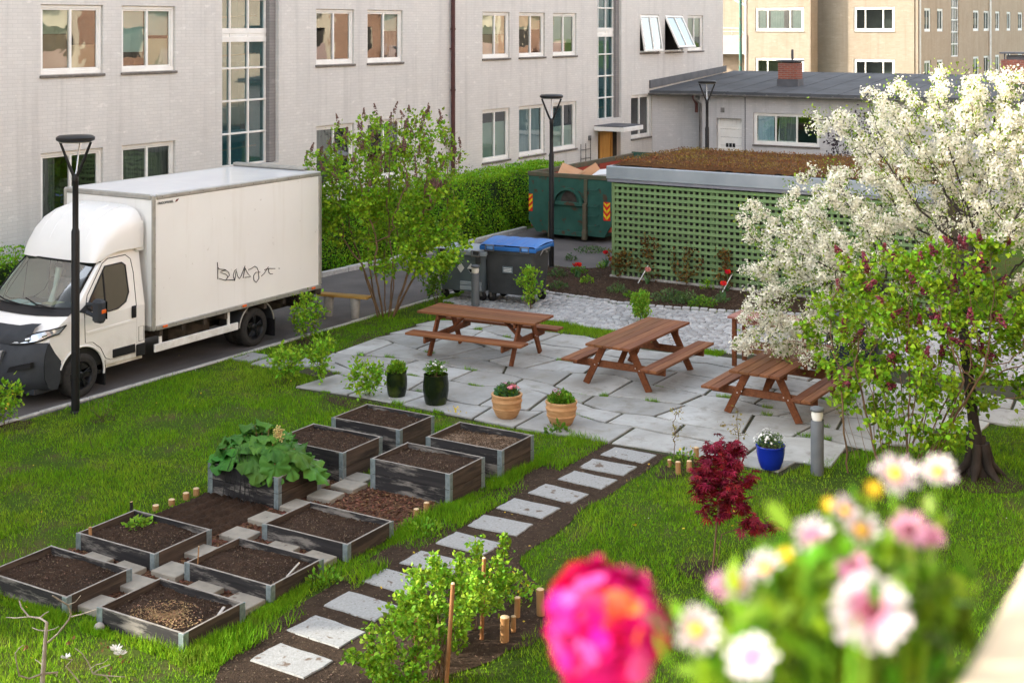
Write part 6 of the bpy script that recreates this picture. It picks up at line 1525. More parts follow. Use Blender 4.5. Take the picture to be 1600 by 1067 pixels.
stake(585, 1062, .46, (-.03, .02), 'light wooden stake at the left end of the raspberry bushes'); stake(650, 1078, .64, (.0, 0), 'wooden stake second from the left among the raspberries'); stake(696, 1082, .96, (.03, -.06), 'dark wooden stake in the middle of the raspberries, leaning right'); stake(752, 1000, .78, (.02, -.02), 'tall straight wooden stake at the right end of the raspberries')
# ---------------------------------------------------------------- pots
def leafball(name, m, c, r, n, size, par, hz=1.0, tmpl=LEAF, up=.4):
    d = rng.normal(size=(n, 3)); d /= np.linalg.norm(d, axis=1, keepdims=True); d[:, 2] = np.abs(d[:, 2]) * hz
    P = np.array(c) + d * r * rng.uniform(.35, 1.0, (n, 1))
    V, F = scatter(*tmpl, P, bases(d + rng.normal(size=(n, 3)) * .5 + np.array([0, 0, up])), size * rng.uniform(.6, 1.3, n)); return npmesh(name, V, F, M[m], par)
def flowers(name, m, c, r, n, size, par, hz=.5):
    a = rng.uniform(0, 2 * math.pi, n); q = np.sqrt(rng.random(n)); P = np.stack([c[0] + r * q * np.cos(a), c[1] + r * q * np.sin(a), c[2] + r * hz * (1 - q * q) + rng.uniform(-.02, .03, n)], 1)
    d = P - np.array(c) + np.array([0, 0, .1]); B = bases(rng.normal(size=(n, 3))); B2 = bases(d); B2 = B2[:, :, [0, 2, 1]]
    V, F = scatter(*FLOWER, P, B2, size * rng.uniform(.8, 1.2, n)); return npmesh(name, V, F, M[m], par)
def pot(px, py, prof, m, label, soilz, soilr, bands=0):
    c = G(px, py, .035); t = thing('plant_pot', label, 'plant pot', c)
    mb = MB(); mb.lathe(prof, n=36); mb.build('vessel', M[m], t, local=True, sharp=50)
    mb = MB(); mb.lathe([(0, soilz), (soilr, soilz)], n=24); mb.build('soil', M['soil'], t, local=True)
    return c
def barrel(r, h): return [(0, 0.0), (r * .8, 0.0), (r * .9, h * .15), (r, h * .45), (r, h * .7), (r * .93, h * .92), (r * .95, h), (r * .86, h), (r * .85, h * .8), (0, h * .78)]
c = pot(620, 618, barrel(.165, .38), 'glaze', 'smaller dark green glazed pot, holding a clipped round plant', .33, .14)
t = thing('potted_plant', 'round bright green plant growing in the smaller dark green pot', 'potted plant', (c[0], c[1], c[2] + .33)); leafball('foliage', 'boxleaf', (c[0], c[1], c[2] + .38), .15, 700, .045, t, 1.1); mb = MB(); mb.tube([(0, 0, 0), (0, 0, .08)], .02); mb.build('stem', M['stem'], t, local=True)
c = pot(681, 630, barrel(.20, .45), 'glaze', 'larger mossy dark green glazed pot with a white flowering plant', .38, .17)
t = thing('potted_plant', 'loose white flowering plant in the larger dark green pot', 'potted plant', (c[0], c[1], c[2] + .38)); leafball('foliage', 'shrubd', (c[0] + .03, c[1] + .04, c[2] + .44), .17, 330, .045, t, 1.2); flowers('blossom', 'whiteflower', (c[0] + .02, c[1] + .02, c[2] + .55), .14, 16, .022, t, .6); mb = MB(); mb.tube([(0, 0, 0), (0, 0, .1)], .02); mb.build('stem', M['stem'], t, local=True)
tp = [(0, 0), (.14, 0), (.165, .03), (.205, .12), (.208, .13), (.216, .135), (.216, .15), (.209, .155), (.222, .23), (.223, .235), (.231, .24), (.231, .255), (.224, .26), (.218, .31), (.232, .315), (.234, .345), (.205, .35), (.20, .3), (0, .29)]
def terra_pot(px, py, label, plabel, fl, seed):
    c = pot(px, py, tp, 'terra', label, .31, .2); t = thing('potted_plant', plabel, 'potted plant', (c[0], c[1], c[2] + .31))
    leafball('foliage', 'boxleaf2' if seed else 'shrubd', (c[0], c[1], c[2] + .32), .19, 620, .05, t, .9); leafball('young_foliage', 'boxleaf', (c[0] - .02, c[1] - .1 * (1 - seed), c[2] + .34), .13, 160, .05, t, 1.0)
    for (m, n, o, s_) in fl: flowers('blossom', m, (c[0] + o[0], c[1] + o[1], c[2] + .44), .10, n, s_, t, .5)
terra_pot(792, 651, 'banded terracotta pot with pink and white flowers, left of the pair', 'green plant with a row of pink and white flowers in the left terracotta pot', [('pinkflower', 22, (-.02, -.10), .028), ('tulippink', 10, (.0, -.12), .026), ('whiteflower', 5, (.02, .1), .022), ('mauveflower', 9, (.03, .02), .024)], 1)
terra_pot(877, 663, 'banded terracotta pot with sparse dark pink flowers, right of the pair', 'leafy plant with a few dark pink flowers in the right terracotta pot', [('pinkflower', 10, (-.02, .06), .024), ('mauveflower', 8, (0, .1), .022)], 0)
bp_ = [(0, 0), (.12, 0), (.135, .015), (.165, .1), (.185, .2), (.192, .29), (.197, .3), (.19, .31), (.172, .305), (.17, .25), (0, .24)]
c = pot(1204, 731, bp_, 'blue', 'cobalt blue glazed pot of white daisies on the patio edge', .27, .165)
t = thing('potted_plant', 'white marguerite daisies growing in the cobalt blue pot', 'potted plant', (c[0], c[1], c[2] + .27)); leafball('foliage', 'perennial', (c[0], c[1], c[2] + .29), .20, 700, .03, t, .9); flowers('blossom', 'whiteflower', (c[0], c[1] + .02, c[2] + .38), .21, 46, .02, t, .5)
P_ = rng.uniform(-.15, .15, (20, 3)); 
# ================================================================ vegetation
def tips_of(N, par, r, lim):
    return np.where(r < lim)[0]
def clump_leaves(Np, n, spread, tmpl, size, out=None, up=.25, drop=0.0, ctr=None):
    idx = rng.integers(0, len(Np), n); P = Np[idx] + rng.normal(size=(n, 3)) * spread
    d = rng.normal(size=(n, 3)) + np.array([0, 0, up - drop])
    if ctr is not None: q = P - np.array(ctr); d += 1.1 * q / (np.linalg.norm(q, axis=1, keepdims=True) + 1e-6)
    V, F = scatter(*tmpl, P, bases(d, .35), size * rng.uniform(.55, 1.25, n)); return V, F
def pick(N, frac): return N[rng.random(len(N)) < frac]
def panicles(tips, dirs, L, w, n):
    """upright heads of closed buds: many little lumps round a stalk"""
    k = len(tips); t = rng.random((k, n)); a = rng.uniform(0, 2 * math.pi, (k, n)); Ls = L * rng.uniform(.6, 1.2, (k, 1))
    d = dirs / np.linalg.norm(dirs, axis=1, keepdims=True); u = np.cross(d, np.array([.3, .9, .1])); u /= np.linalg.norm(u, axis=1, keepdims=True); v = np.cross(d, u)
    rr = w * (1 - t * .8) * rng.uniform(.4, 1, (k, n))
    P = tips[:, None] + d[:, None] * (t * Ls)[..., None] + u[:, None] * (rr * np.cos(a))[..., None] + v[:, None] * (rr * np.sin(a))[..., None]
    P = P.reshape(-1, 3); q = len(P)
    OCT = ([(1, 0, 0), (0, 1, 0), (-1, 0, 0), (0, -1, 0), (0, 0, 1.3), (0, 0, -1)], [(0, 1, 4), (1, 2, 4), (2, 3, 4), (3, 0, 4), (1, 0, 5), (2, 1, 5), (3, 2, 5), (0, 3, 5)])
    return scatter(*OCT, P, bases(rng.normal(size=(q, 3))), rng.uniform(.008, .015, q) * (w / .03) ** .5)
# ---- left lilac
lc = (22.08, 16.35, 0)
t = thing('lilac_bush', 'multi-stemmed lilac with fading brown bud heads behind the truck, in front of the hedge', 'lilac', lc)
K = 27.3
def ctr(px, py, dep): return atd(px, py, dep)
att = np.concatenate([ell_pts(420, ctr(600, 265, K), (1.55, 1.5, 1.25)), ell_pts(260, ctr(540, 290, K), (1.05, 1.0, 1.25)), ell_pts(170, ctr(665, 250, K - .3), (.85, .9, 1.1)), ell_pts(160, ctr(640, 380, K), (1.2, 1.2, .65)), ell_pts(150, ctr(495, 310, K), (.5, .6, .95)), ell_pts(70, ctr(700, 330, K), (.5, .5, .7))])
roots = []
for i in range(9):
    a = 2 * math.pi * i / 9; roots.append((lc[0] + .16 * math.cos(a), lc[1] + .16 * math.sin(a), 0))
# leaning stems first
N = []; par = []
for i, r_ in enumerate(roots):
    a = 2 * math.pi * i / 9; prev = -1; lean = .20 + .22 * (i % 3)
    for k in range(9):
        N.append((r_[0] + lean * k * .12 * math.cos(a) + rnd.uniform(-.012, .012), r_[1] + lean * k * .12 * math.sin(a) + rnd.uniform(-.012, .012), .14 * k)); par.append(prev); prev = len(N) - 1
def grow_from(N0, par0, att, **kw):
    N2, p2 = grow(att, N0, **kw); p2 = p2.copy(); p2[:len(par0)] = par0; return N2, p2
N, par = grow_from(N, par, att, step=.13, infl=1.3, kill=.20, iters=70, wob=.16)
r, kids = pipe(par, .0042, 2.25, .055)
V, F = branch_mesh(N, par, r, 5); npmesh('trunk', V, F, M['barkl'], t)
thin = N[(r < .008) & (N[:, 2] > .75)]
low_ = thin[thin[:, 2] < 2.6]; hi_ = thin[thin[:, 2] >= 2.6]
v1 = clump_leaves(pick(hi_, .6), 4700, .065, HEART, .068, ctr=(*lc[:2], 2.4)); v2 = clump_leaves(pick(low_, .6), 9800, .085, HEART, .074, ctr=(*lc[:2], 1.6))
V, F, mi = merge([(*v1, 0), (*v2, 0)]); npmesh('crown', V, F, M['lilacleaf'], t)
tp_ = N[(kids == 0) & (N[:, 2] > 2.5)]; tp_ = tp_[rng.random(len(tp_)) < .8] + np.array([0, 0, .03])
V, F = panicles(tp_, np.array([(0, 0, 1.0)]) + rng.normal(size=(len(tp_), 3)) * .25, .22, .042, 50); npmesh('flower_buds', V, F, M['lilacbud'], t)
# ---- right lilac, close to the camera side of the cherry
lc = (17.85, 4.95, 0); K = 17.9
t = thing('lilac_bush', 'large bright green lilac with dark red bud heads before the blossoming tree', 'lilac', lc)
att = np.concatenate([ell_pts(420, ctr(1430, 505, K), (1.3, 1.2, .95)), ell_pts(150, ctr(1335, 520, K), (.5, .7, .75)), ell_pts(240, ctr(1545, 500, K), (.85, .8, .95)), ell_pts(130, ctr(1420, 430, K), (1.0, .8, .4)), ell_pts(30, ctr(1300, 600, K), (.25, .3, .4)), ell_pts(150, ctr(1610, 560, K), (.6, .6, .7)), ell_pts(90, ctr(1500, 405, K), (.6, .5, .35)), ell_pts(60, ctr(1340, 430, K), (.4, .4, .35)), ell_pts(90, ctr(1590, 440, K), (.5, .5, .5))])
N = []; par = []
for i in range(34):
    a = rnd.uniform(0, 2 * math.pi); q = math.sqrt(rnd.random()) * .62; prev = -1; lean = rnd.uniform(.1, .75); bx0, by0 = lc[0] + q * math.cos(a), lc[1] + q * math.sin(a); b = a + rnd.uniform(-.6, .6)
    for k in range(int(rnd.uniform(7, 13))):
        N.append((bx0 + lean * k * .11 * math.cos(b) + rnd.uniform(-.012, .012), by0 + lean * k * .11 * math.sin(b) + rnd.uniform(-.012, .012), .13 * k)); par.append(prev); prev = len(N) - 1
N, par = grow_from(N, par, att, step=.10, infl=1.0, kill=.17, iters=70, wob=.14)
r, kids = pipe(par, .0036, 2.35, .024)
V, F = branch_mesh(N, par, r, 5); npmesh('trunk', V, F, M['barkl'], t)
thin = N[(r < .0075) & (N[:, 2] > .55)]
v1 = clump_leaves(pick(thin, .26), 9800, .07, HEART, .068, drop=.75, ctr=(*lc[:2], 1.5))
lowt = N[(N[:, 2] > .3) & (N[:, 2] < 1.0) & (r < .02)]; v2 = clump_leaves(lowt[rng.integers(0, len(lowt), 16)], 190, .085, HEART, .085, drop=.8)
V, F, mi = merge([(*v1, 0), (*v2, 0)]); npmesh('crown', V, F, M['lilacleaf2'], t)
tp_ = N[(kids == 0) & (N[:, 2] > 1.1)]; tp_ = tp_[rng.random(len(tp_)) < .42]
V, F = panicles(tp_, np.array([(0, 0, .8)]) + rng.normal(size=(len(tp_), 3)) * .45, .19, .055, 52); npmesh('flower_buds', V, F, M['lilacbud2'], t)
# ---- blossoming tree
cc = (18.3, 3.96, 0)
t = thing('cherry_tree', 'fruit tree covered in creamy white blossom beside the lattice shed', 'blossom tree', cc)
def E(n, px, py, dep, rx_, rz_): return ell_pts(n, ctr(px, py, dep), (rx_, rx_, rz_))
att = np.concatenate([E(560, 1330, 380, 20.2, 1.55, 1.2), E(700, 1460, 265, 20, 1.6, 1.35), E(420, 1580, 270, 19.5, 1.5, 1.5), E(170, 1225, 430, 20.5, .75, .8), E(150, 1200, 525, 21, .65, .45), E(110, 1400, 175, 20, .7, .6), E(110, 1510, 135, 20, .65, .45), E(60, 1180, 350, 20.4, .35, .5), E(400, 1680, 330, 18.5, 1.6, 1.6), E(130, 1590, 150, 19.8, .6, .5), E(60, 1300, 190, 20.3, .5, .4), E(160, 1290, 520, 20.4, .8, .5)])
N = [cc]; par = [-1]; p = np.array(cc, float); tgt = np.array(ctr(1500, 520, 18.6))
for k in range(9):
    p = p + np.array([.02, .02, .155]) + (tgt - p) * .06 * (k > 3); N.append(tuple(p)); par.append(len(N) - 2)
N, par = grow_from(N, par, att, step=.14, infl=1.6, kill=.23, iters=90, wob=.18, up=-.02)
r, kids = pipe(par, .0046, 2.2, .145); r[:4] = np.maximum(r[:4], [.17, .15, .14, .135])
V, F = branch_mesh(N, par, r, 7); npmesh('trunk', V, F, M['barkd'], t)
mb = MB()
for a in np.linspace(0, 2 * math.pi, 7)[:-1]: mb.tube([(cc[0] + .08 * math.cos(a), cc[1] + .08 * math.sin(a), .42), (cc[0] + .15 * math.cos(a), cc[1] + .15 * math.sin(a), .15), (cc[0] + .34 * math.cos(a), cc[1] + .34 * math.sin(a), -.02)], [.06, .06, .03], 8)
mb.build('root', M['barkd'], t)
fine = np.where(r < .0125)[0]; nc = 12500
ci = rng.choice(fine[rng.random(len(fine)) < .6], nc); C_ = N[ci] + rng.normal(size=(nc, 3)) * .04
kf = 7; Pf = np.repeat(C_, kf, 0) + rng.normal(size=(nc * kf, 3)) * .030
d = Pf - np.repeat(C_, kf, 0); d = d / (np.linalg.norm(d, axis=1, keepdims=True) + 1e-6) + rng.normal(size=d.shape) * .3
B = bases(d)[:, :, [0, 2, 1]]
V, F = scatter(*FLOWER, Pf, B, rng.uniform(.015, .023, len(Pf))); npmesh('blossom', V, F, M['blossom'], t)
V, F = clump_leaves(N[fine], 19000, .075, LEAF, .05, ctr=(19.4, 5, 2.5)); npmesh('crown', V, F, M['cherryleaf'], t)
# a darker twiggy shrub at the annex wall behind the blossom
p = onY(0, 0, 1) ; a0 = atd(1345, 250, 41)
t = thing('dark_shrub', 'dark purple-leaved shrub against the annex wall behind the blossom', 'shrub', (a0[0], a0[1], 0))
N, par = grow(np.concatenate([ell_pts(160, (a0[0], a0[1], 1.9), (1.2, 1.2, 1.5))]), [(a0[0], a0[1], z) for z in np.arange(0, .8, .2)], step=.2, infl=2, kill=.3, iters=40); par[1:4] = [0, 1, 2]
r, kids = pipe(par, .008, 2.3, .05); V, F = branch_mesh(N, par, r, 4); npmesh('stem', V, F, M['barkd'], t)
M['purple'] = leafmat('purple_leaf', (.03, .022, .03), (.055, .04, .05), .4); V, F = clump_leaves(N, 1800, .12, LEAF, .10); npmesh('foliage', V, F, M['purple'], t)
# ---- hedges
def hedge(label, x0, x1, y0, y1, h, n, seed):
    t = thing('hedge', label, 'hedge', ((x0 + x1) / 2, (y0 + y1) / 2, 0))
    def bump_(u, v): return .10 * math.sin(u * 2.1 + seed) * math.sin(v * 3.1 + seed * 2) + .07 * math.sin(u * 5.3 + v * 4)
    k = 1.0; mb = MB(); mb.bx(x0 + .12, x1 - .12, y0 + .14, y1 - .1, .02, h - .18, .1); mb.build('core', M['hedgecore'], t)
    P = []; Dn = []
    while len(P) < n:
        f_ = rnd.random(); u = rnd.uniform(x0, x1); dp_ = rnd.random() ** 2 * .16
        if f_ < .52: z = rnd.uniform(.02, h); P.append((u, y0 + bump_(u, z) * .8 + dp_ + (.10 * (z / h) ** 3), z)); Dn.append((0, -1, .35))
        elif f_ < .88: v = rnd.uniform(y0, y1); P.append((u, v, h + bump_(u, v * 2) * .7 - dp_ + (rnd.random() < .03) * rnd.uniform(0, .22))); Dn.append((0, -.2, 1))
        else: v = rnd.uniform(y0, y1); z = rnd.uniform(.02, h); P.append((x0 + dp_ if rnd.random() < .7 else x1 - dp_, v, z)); Dn.append((-1, 0, .3))
    P = np.array(P); Dn = np.array(Dn); d = Dn * .7 + rng.normal(size=P.shape) * .6
    V, F = scatter(*LEAF, P, bases(d), rng.uniform(.03, .07, len(P))); npmesh('foliage', V, F, M['hedge'], t)
hedge('clipped green hedge between the grey block and the road, nearer part behind the lilac', 24.0, 29.4, 20.45, 21.3, 1.45, 21000, 1.0)
hedge('taller clipped green hedge at the grey wall, left of the green skip', 29.5, 36.6, 20.2, 21.25, 1.68, 26000, 2.3)
hedge('low green hedge at the foot of the grey wall in front of the truck', 13.5, 19.5, 20.55, 21.35, 1.62, 12000, 4.1)
# ---- small leafy shrubs in the lawn
def shrub(px, py, h, w, m, size, n, label, stems=5, lean=.35, name='currant_bush', cat='shrub', group='young shrubs in the lawn', pos=None, tm=LEAF, flo=None):
    c = pos or G(px, py); t = thing(name, label, cat, (c[0], c[1], 0), 0, group)
    att = ell_pts(46, (c[0], c[1], h * .60), (w / 2, w / 2, h * .42)); N = []; par = []
    for i in range(stems):
        a = rnd.uniform(0, 6.28); prev = -1
        for k in range(4): N.append((c[0] + (.02 + lean * w * .13 * k) * math.cos(a), c[1] + (.02 + lean * w * .13 * k) * math.sin(a), h * .11 * k)); par.append(prev); prev = len(N) - 1
    N, par = grow_from(N, par, att, step=.07, infl=.8, kill=.10, iters=40, wob=.15); r, kids = pipe(par, .0032, 2.4, .013)
    V, F = branch_mesh(N, par, r, 4); npmesh('stem', V, F, M['stem'], t)
    q = N[N[:, 2] > h * .22]; V, F = clump_leaves(q, n, size * .75, tm, size, ctr=(c[0], c[1], h * .4)); npmesh('foliage', V, F, M[m], t)
    if flo: flowers('blossom', flo, (c[0], c[1], h * .55), w * .4, 9, .02, t)
    return t
shrub(447, 598, .62, .62, 'shrub', .072, 560, 'young currant bush in the lawn, left of the row of three at the patio')
shrub(503, 601, .80, .42, 'shrub', .07, 560, 'narrow upright currant bush, middle of the row of three at the patio', 4, .15)
shrub(573, 622, .62, .66, 'shrub', .075, 620, 'spreading currant bush next to the dark green pots')
shrub(480, 534, .86, .66, 'shrub', .075, 700, 'bright green young shrub at the kerb behind the truck rear wheel', 4)
shrub(683, 478, .98, .72, 'shrubd', .065, 1000, 'darker green shrub left of the grey waste bin', 6)
shrub(830, 486, .92, .50, 'shrub', .068, 760, 'bright green shrub in front of the blue lidded bin', 4, .2)
shrub(1004, 505, .66, .55, 'boxleaf', .06, 1300, 'dense bright green shrub at the edge of the cobbles', 5, .25)
shrub(8, 668, .66, .62, 'shrub', .072, 560, 'green shrub with orange flowers at the left edge of the lawn', 4, .3, flo='yellowflower')
shrub(160, 655, .36, .55, 'shrubd', .035, 90, 'sparse low twiggy shrub in the grass by the lamp', 7, .5)
shrub(757, 402, .6, .5, 'shrub', .055, 200, 'small yellow-green shrub at the far kerb in front of the hedge', 4, .3, pos=(30.3, 20.0, 0))
# ---- raspberries
def rasp(px, py, h, w, n, label, pos=None):
    t = shrub(px, py, h, w, 'rasp', .042, int(n * 2.3), label, 9, .3, 'raspberry_bush', 'raspberry', 'raspberry bushes', pos, HEART); return t
rasp(620, 1105, .72, .95, 900, 'raspberry bush at the left end of the staked row')
rasp(690, 1040, 1.02, 1.1, 1350, 'tall raspberry bush in the middle of the staked row')
rasp(745, 985, .95, .95, 1000, 'raspberry bush at the far right of the staked row')
rasp(655, 1010, .62, .85, 520, 'low raspberry bush in front of the slabs, behind the middle one')
c = G(672, 1060); t = thing('pruned_canes', 'bundle of dry brown canes at the foot of the raspberries', 'canes', c); mb = MB()
for k in range(26):
    a = rnd.uniform(-.5, .5); mb.tube([(c[0] + rnd.uniform(-.08, .08), c[1] + rnd.uniform(-.08, .08) - .1, 0), (c[0] + a * .3, c[1] + rnd.uniform(-.25, .1), rnd.uniform(.3, .55))], .005, 4)
mb.build('cane', M['barkl'], t)
# ---- crimson maple
mc = G(1115, 892); t = thing('red_maple', 'small crimson Japanese maple with two thin stems in the lawn', 'maple', mc); K = 14.62
att = np.concatenate([ell_pts(130, ctr(1130, 750, K), (.36, .34, .32)), ell_pts(60, ctr(1128, 712, K), (.28, .26, .20)), ell_pts(50, ctr(1135, 790, K), (.34, .3, .18)), ell_pts(26, ctr(1185, 822, K - .1), (.24, .2, .05)), ell_pts(12, ctr(1095, 745, K), (.14, .14, .1))])
N = []; par = []
for (dx, ks) in ((-.01, 7), (.02, 6)):
    prev = -1
    for k in range(ks): N.append((mc[0] + RT[0] * (dx + .012 * k * (1 if dx > 0 else .5)), mc[1] + RT[1] * (dx + .014 * k * (1 if dx > 0 else .5)), .08 * k)); par.append(prev); prev = len(N) - 1
N, par = grow_from(N, par, att, step=.05, infl=.7, kill=.07, iters=50, wob=.1); r, kids = pipe(par, .0022, 2.4, .012)
V, F = branch_mesh(N, par, r, 5); npmesh('trunk', V, F, M['barkl'], t)
q = N[(r < .0045) & (N[:, 2] > .42)]; n = 860; P = q[rng.integers(0, len(q), n)] + rng.normal(size=(n, 3)) * .035
d = rng.normal(size=(n, 3)) * np.array([1, 1, .25]) + np.array([0, 0, -.35]); V, F = scatter(*PALM, P, bases(d, .75), rng.uniform(.065, .105, n)); npmesh('crown', V, F, M['maple'], t)
# ---- rhubarb in its bed
rc = (12.98, 11.5, .33); t = thing('rhubarb_plant', 'huge crinkled rhubarb leaves spilling over their two-tier bed', 'rhubarb', rc)
mb = MB(); sm = MB()
for i in range(38):
    a = 2 * math.pi * (i * .618) + rnd.uniform(-.2, .2); q = (i / 38) ** .7; R0 = .08 + .50 * q; zt = .78 - .34 * q + rnd.uniform(-.07, .09); s_ = rnd.uniform(.12, .215)
    b = (rc[0] + .05 * math.cos(a), rc[1] + .12 * math.sin(a), rc[2]); c = Vector((rc[0] + R0 * .85 * math.cos(a), rc[1] + R0 * 1.25 * math.sin(a), rc[2] + zt - .33))
    sm.tube([b, ((b[0] + c.x) / 2, (b[1] + c.y) / 2, c.z * .75 + .1), tuple(c)], [.014, .012, .009], 6)
    tilt = .15 + .75 * q + rnd.uniform(-.4, .4); out = Vector((math.cos(a), math.sin(a), 0)); ax = Vector((-math.sin(a), math.cos(a), 0))
    X = (out * math.cos(tilt) - Vector((0, 0, 1)) * math.sin(tilt)); Y = ax; Z = X.cross(Y); p1, p2 = rnd.uniform(0, 6), rnd.uniform(0, 6); rows = []
    for j in range(8):
        rr = j / 7; row = []
        for k in range(33):
            th = 2 * math.pi * k / 32; lob = 1 + .12 * math.cos(3 * th) + .09 * math.sin(7 * th + p1) + .06 * math.sin(13 * th + p2); base = 1 - .75 * max(0, math.cos(th - math.pi)) ** 10
            L = s_ * rr * lob * base * (1.2 if True else 1); u = L * math.cos(th) + s_ * .25; v = L * .92 * math.sin(th)
            w = s_ * (.20 * rr ** 2.5 * math.sin(7 * th + p1) + .15 * rr ** 3 * math.sin(13 * th + p2) + .08 * rr * math.sin(rr * 11 + th * 6 + p2) - .26 * rr ** 2 + .11 * (abs(math.sin(2.5 * th)) - .5) * rr) + rnd.uniform(-.004, .004)
            row.append(tuple(c + X * u + Y * v + Z * w))
        rows.append(row)
    mb.grid(rows)
mb.build('leaf', M['rhub'], t); sm.build('stalk', M['rhubstalk'], t)
fm3 = MB(); fm3.tube([(13.05, 11.28, .4), (12.95, 11.26, .68), (12.92, 11.24, .80)], .012, 6); fs_ = fm3.build('flower_stalk', M['rhubstalk'], t)
q = 90; P = np.array([12.90, 11.2, .79]) + rng.normal(size=(q, 3)) * np.array([.025, .025, .045]); V, F = panicles(P, np.tile(np.array([[0, 0, 1.0]]), (q, 1)), .015, .02, 3); npmesh('flower_head', V, F, M['rhubflower'], fs_)['kind'] = 'stuff'
t = thing('wire_plant_support', 'black wire plant support leaning on the front of the rhubarb bed', 'plant support', (12.5, 11.55, 0)); mb = MB()
for k in range(5):
    o_ = k * .085; mb.tube([(12.45, 11.72 - o_, .0), (12.48, 11.68 - o_, .35), (12.62, 11.62 - o_ * .5, .68), (12.54, 11.5 - o_ * .6, .35), (12.46, 11.42 - o_, .0)], .0045, 4)
mb.tube([(12.44, 11.75, .2), (12.44, 11.25, .2)], .0045, 4); mb.build('wire', M['black'], t)
# seedlings in the low bed
t = thing('seedlings', 'patch of small bright green seedlings in the far corner of a low bed', 'seedlings', (11.12, 11.75, .13)); leafball('foliage', 'boxleaf', (11.10, 11.72, .14), .17, 90, .055, t, .35); mb = MB()
for k in range(7): mb.tube([(11.1 + rnd.uniform(-.1, .1), 11.72 + rnd.uniform(-.1, .1), .12), (11.1 + rnd.uniform(-.1, .1), 11.72 + rnd.uniform(-.1, .1), .19)], .004, 4)
mb.build('stem', M['shrub'], t)
# ---- bed between cobbles and shed
def tuft(px, py, h, w, n, m, label, name='perennial_plant', pos=None, size=.05):
    c = pos or G(px, py); t = thing(name, label, 'plant', (c[0], c[1], .012), 0, 'perennials in the soil bed')
    a = rng.uniform(0, 2 * math.pi, n); q = rng.random(n) ** .6; P = np.stack([c[0] + w / 2 * q * np.cos(a), c[1] + w / 2 * q * np.sin(a), .012 + h * rng.random(n) * (1 - .6 * q)], 1)
    d = np.stack([np.cos(a) * q, np.sin(a) * q, np.full(n, .8)], 1) + rng.normal(size=(n, 3)) * .35; V, F = scatter(*LEAF, P, bases(d), size * rng.uniform(.6, 1.4, n)); npmesh('foliage', V, F, M[m], t)
    mb = MB()
    for k in range(5): aa = rnd.uniform(0, 6.28); mb.tube([(c[0], c[1], 0.0), (c[0] + w * .3 * math.cos(aa), c[1] + w * .3 * math.sin(aa), h * .7)], .005, 4)
    mb.build('stem', M['shrubd'], t); return t
for a in [(925, 395, .16, .9, 260, 'perennial', 'low green ground plant at the kerb left of the shed corner'), (872, 433, .22, .5, 170, 'perennial', 'green perennial just right of the lamp by the soil bed'), (905, 428, .22, .4, 150, 'shrubd', 'leafy perennial below the twin red tulips'), (940, 420, .2, .22, 60, 'shrub', 'yellow-green clump under the tulip at the shed corner'),
          (872, 452, .2, .4, 130, 'perennial', 'green perennial above the cobble edge, nearest the blue lidded bin'), (917, 443, .2, .3, 90, 'shrub', 'small bright clump in the middle of the soil bed'), (965, 458, .24, .45, 160, 'perennial', 'grey-green perennial left of the dense bright shrub'), (985, 466, .15, .3, 80, 'shrubd', 'tiny dark perennial beside the grey-green one'),
          (1045, 472, .32, .75, 420, 'perennial', 'lavender-like grey-green clump right of the dense bright shrub'), (1075, 474, .30, .6, 320, 'perennial', 'second lavender-like clump from the bright shrub'), (1098, 480, .26, .6, 280, 'shrubd', 'third clump of the lavender row, darker green'), (1125, 474, .2, .4, 130, 'perennial', 'last green clump of the row, below the red tulips by the blossom'), (1105, 452, .3, .3, 90, 'shrub', 'leggy green plant at the foot of the last bronze climber'), (892, 408, .18, .3, 90, 'perennial', 'small green plant between the lamp and the shed corner')]:
    tuft(*a[:5], a[5], a[6])
TUL = ([(0, 0, 0), (.5, .35, .1), (.42, .8, .2), (0, 1.05, .1), (-.42, .8, .2), (-.5, .35, .1)], [(0, 1, 2, 3, 4, 5)])
def tulip(px, py, h, m, label, n=1):
    c = G(px, py + h * 2120 / (2120 * 5.85 / (py - 20))); t = thing('tulip', label, 'tulip', (c[0], c[1], 0), 0, 'tulips in the soil bed'); mb = MB(); mb.tube([(c[0], c[1], 0), (c[0] + .01, c[1] + .01, h)], .007, 5)
    mb.build('stem', M['tulipleaf'], t); a = np.linspace(0, 2 * math.pi, 7)[:-1]; d = np.stack([np.cos(a) * .35, np.sin(a) * .35, np.ones(6)], 1); P = np.tile(np.array([c[0] + .01, c[1] + .01, h - .01]), (6, 1)) + d * np.array([.03, .03, 0])
    B = bases(d); 
    V, F = scatter(*TUL, P, B, .10 * np.ones(6)); npmesh('bloom', V, F, M[m], t)
    a = rng.uniform(0, 6.28, 5); d = np.stack([np.cos(a) * .5, np.sin(a) * .5, np.ones(5)], 1); V, F = scatter([(-.12, 0, 0), (.12, 0, 0), (.13, .5, .03), (0, 1, -.1), (-.13, .5, .03)], [(0, 1, 2, 3, 4)], np.tile(np.array([c[0], c[1], .01]), (5, 1)), bases(d), rng.uniform(.16, .24, 5)); npmesh('leaf', V, F, M['tulipleaf'], t)
tulip(947, 397, .30, 'tulip', 'red tulip left of the lattice shed corner post'); tulip(957, 407, .22, 'tulip', 'orange-red tulip touching the shed corner post'); tulip(899, 416, .26, 'tulip', 'red tulip, left one of the twin pair in the soil bed'); tulip(905, 416, .27, 'tulip', 'red tulip, right one of the twin pair in the soil bed')
tulip(1012, 424, .30, 'tulippink', 'pale pink tulip before the lattice'); tulip(1137, 428, .40, 'tulip', 'upper red tulip beside the lowest blossom branches'); tulip(1131, 446, .33, 'tulip', 'lower orange-red tulip beside the blossom branches')
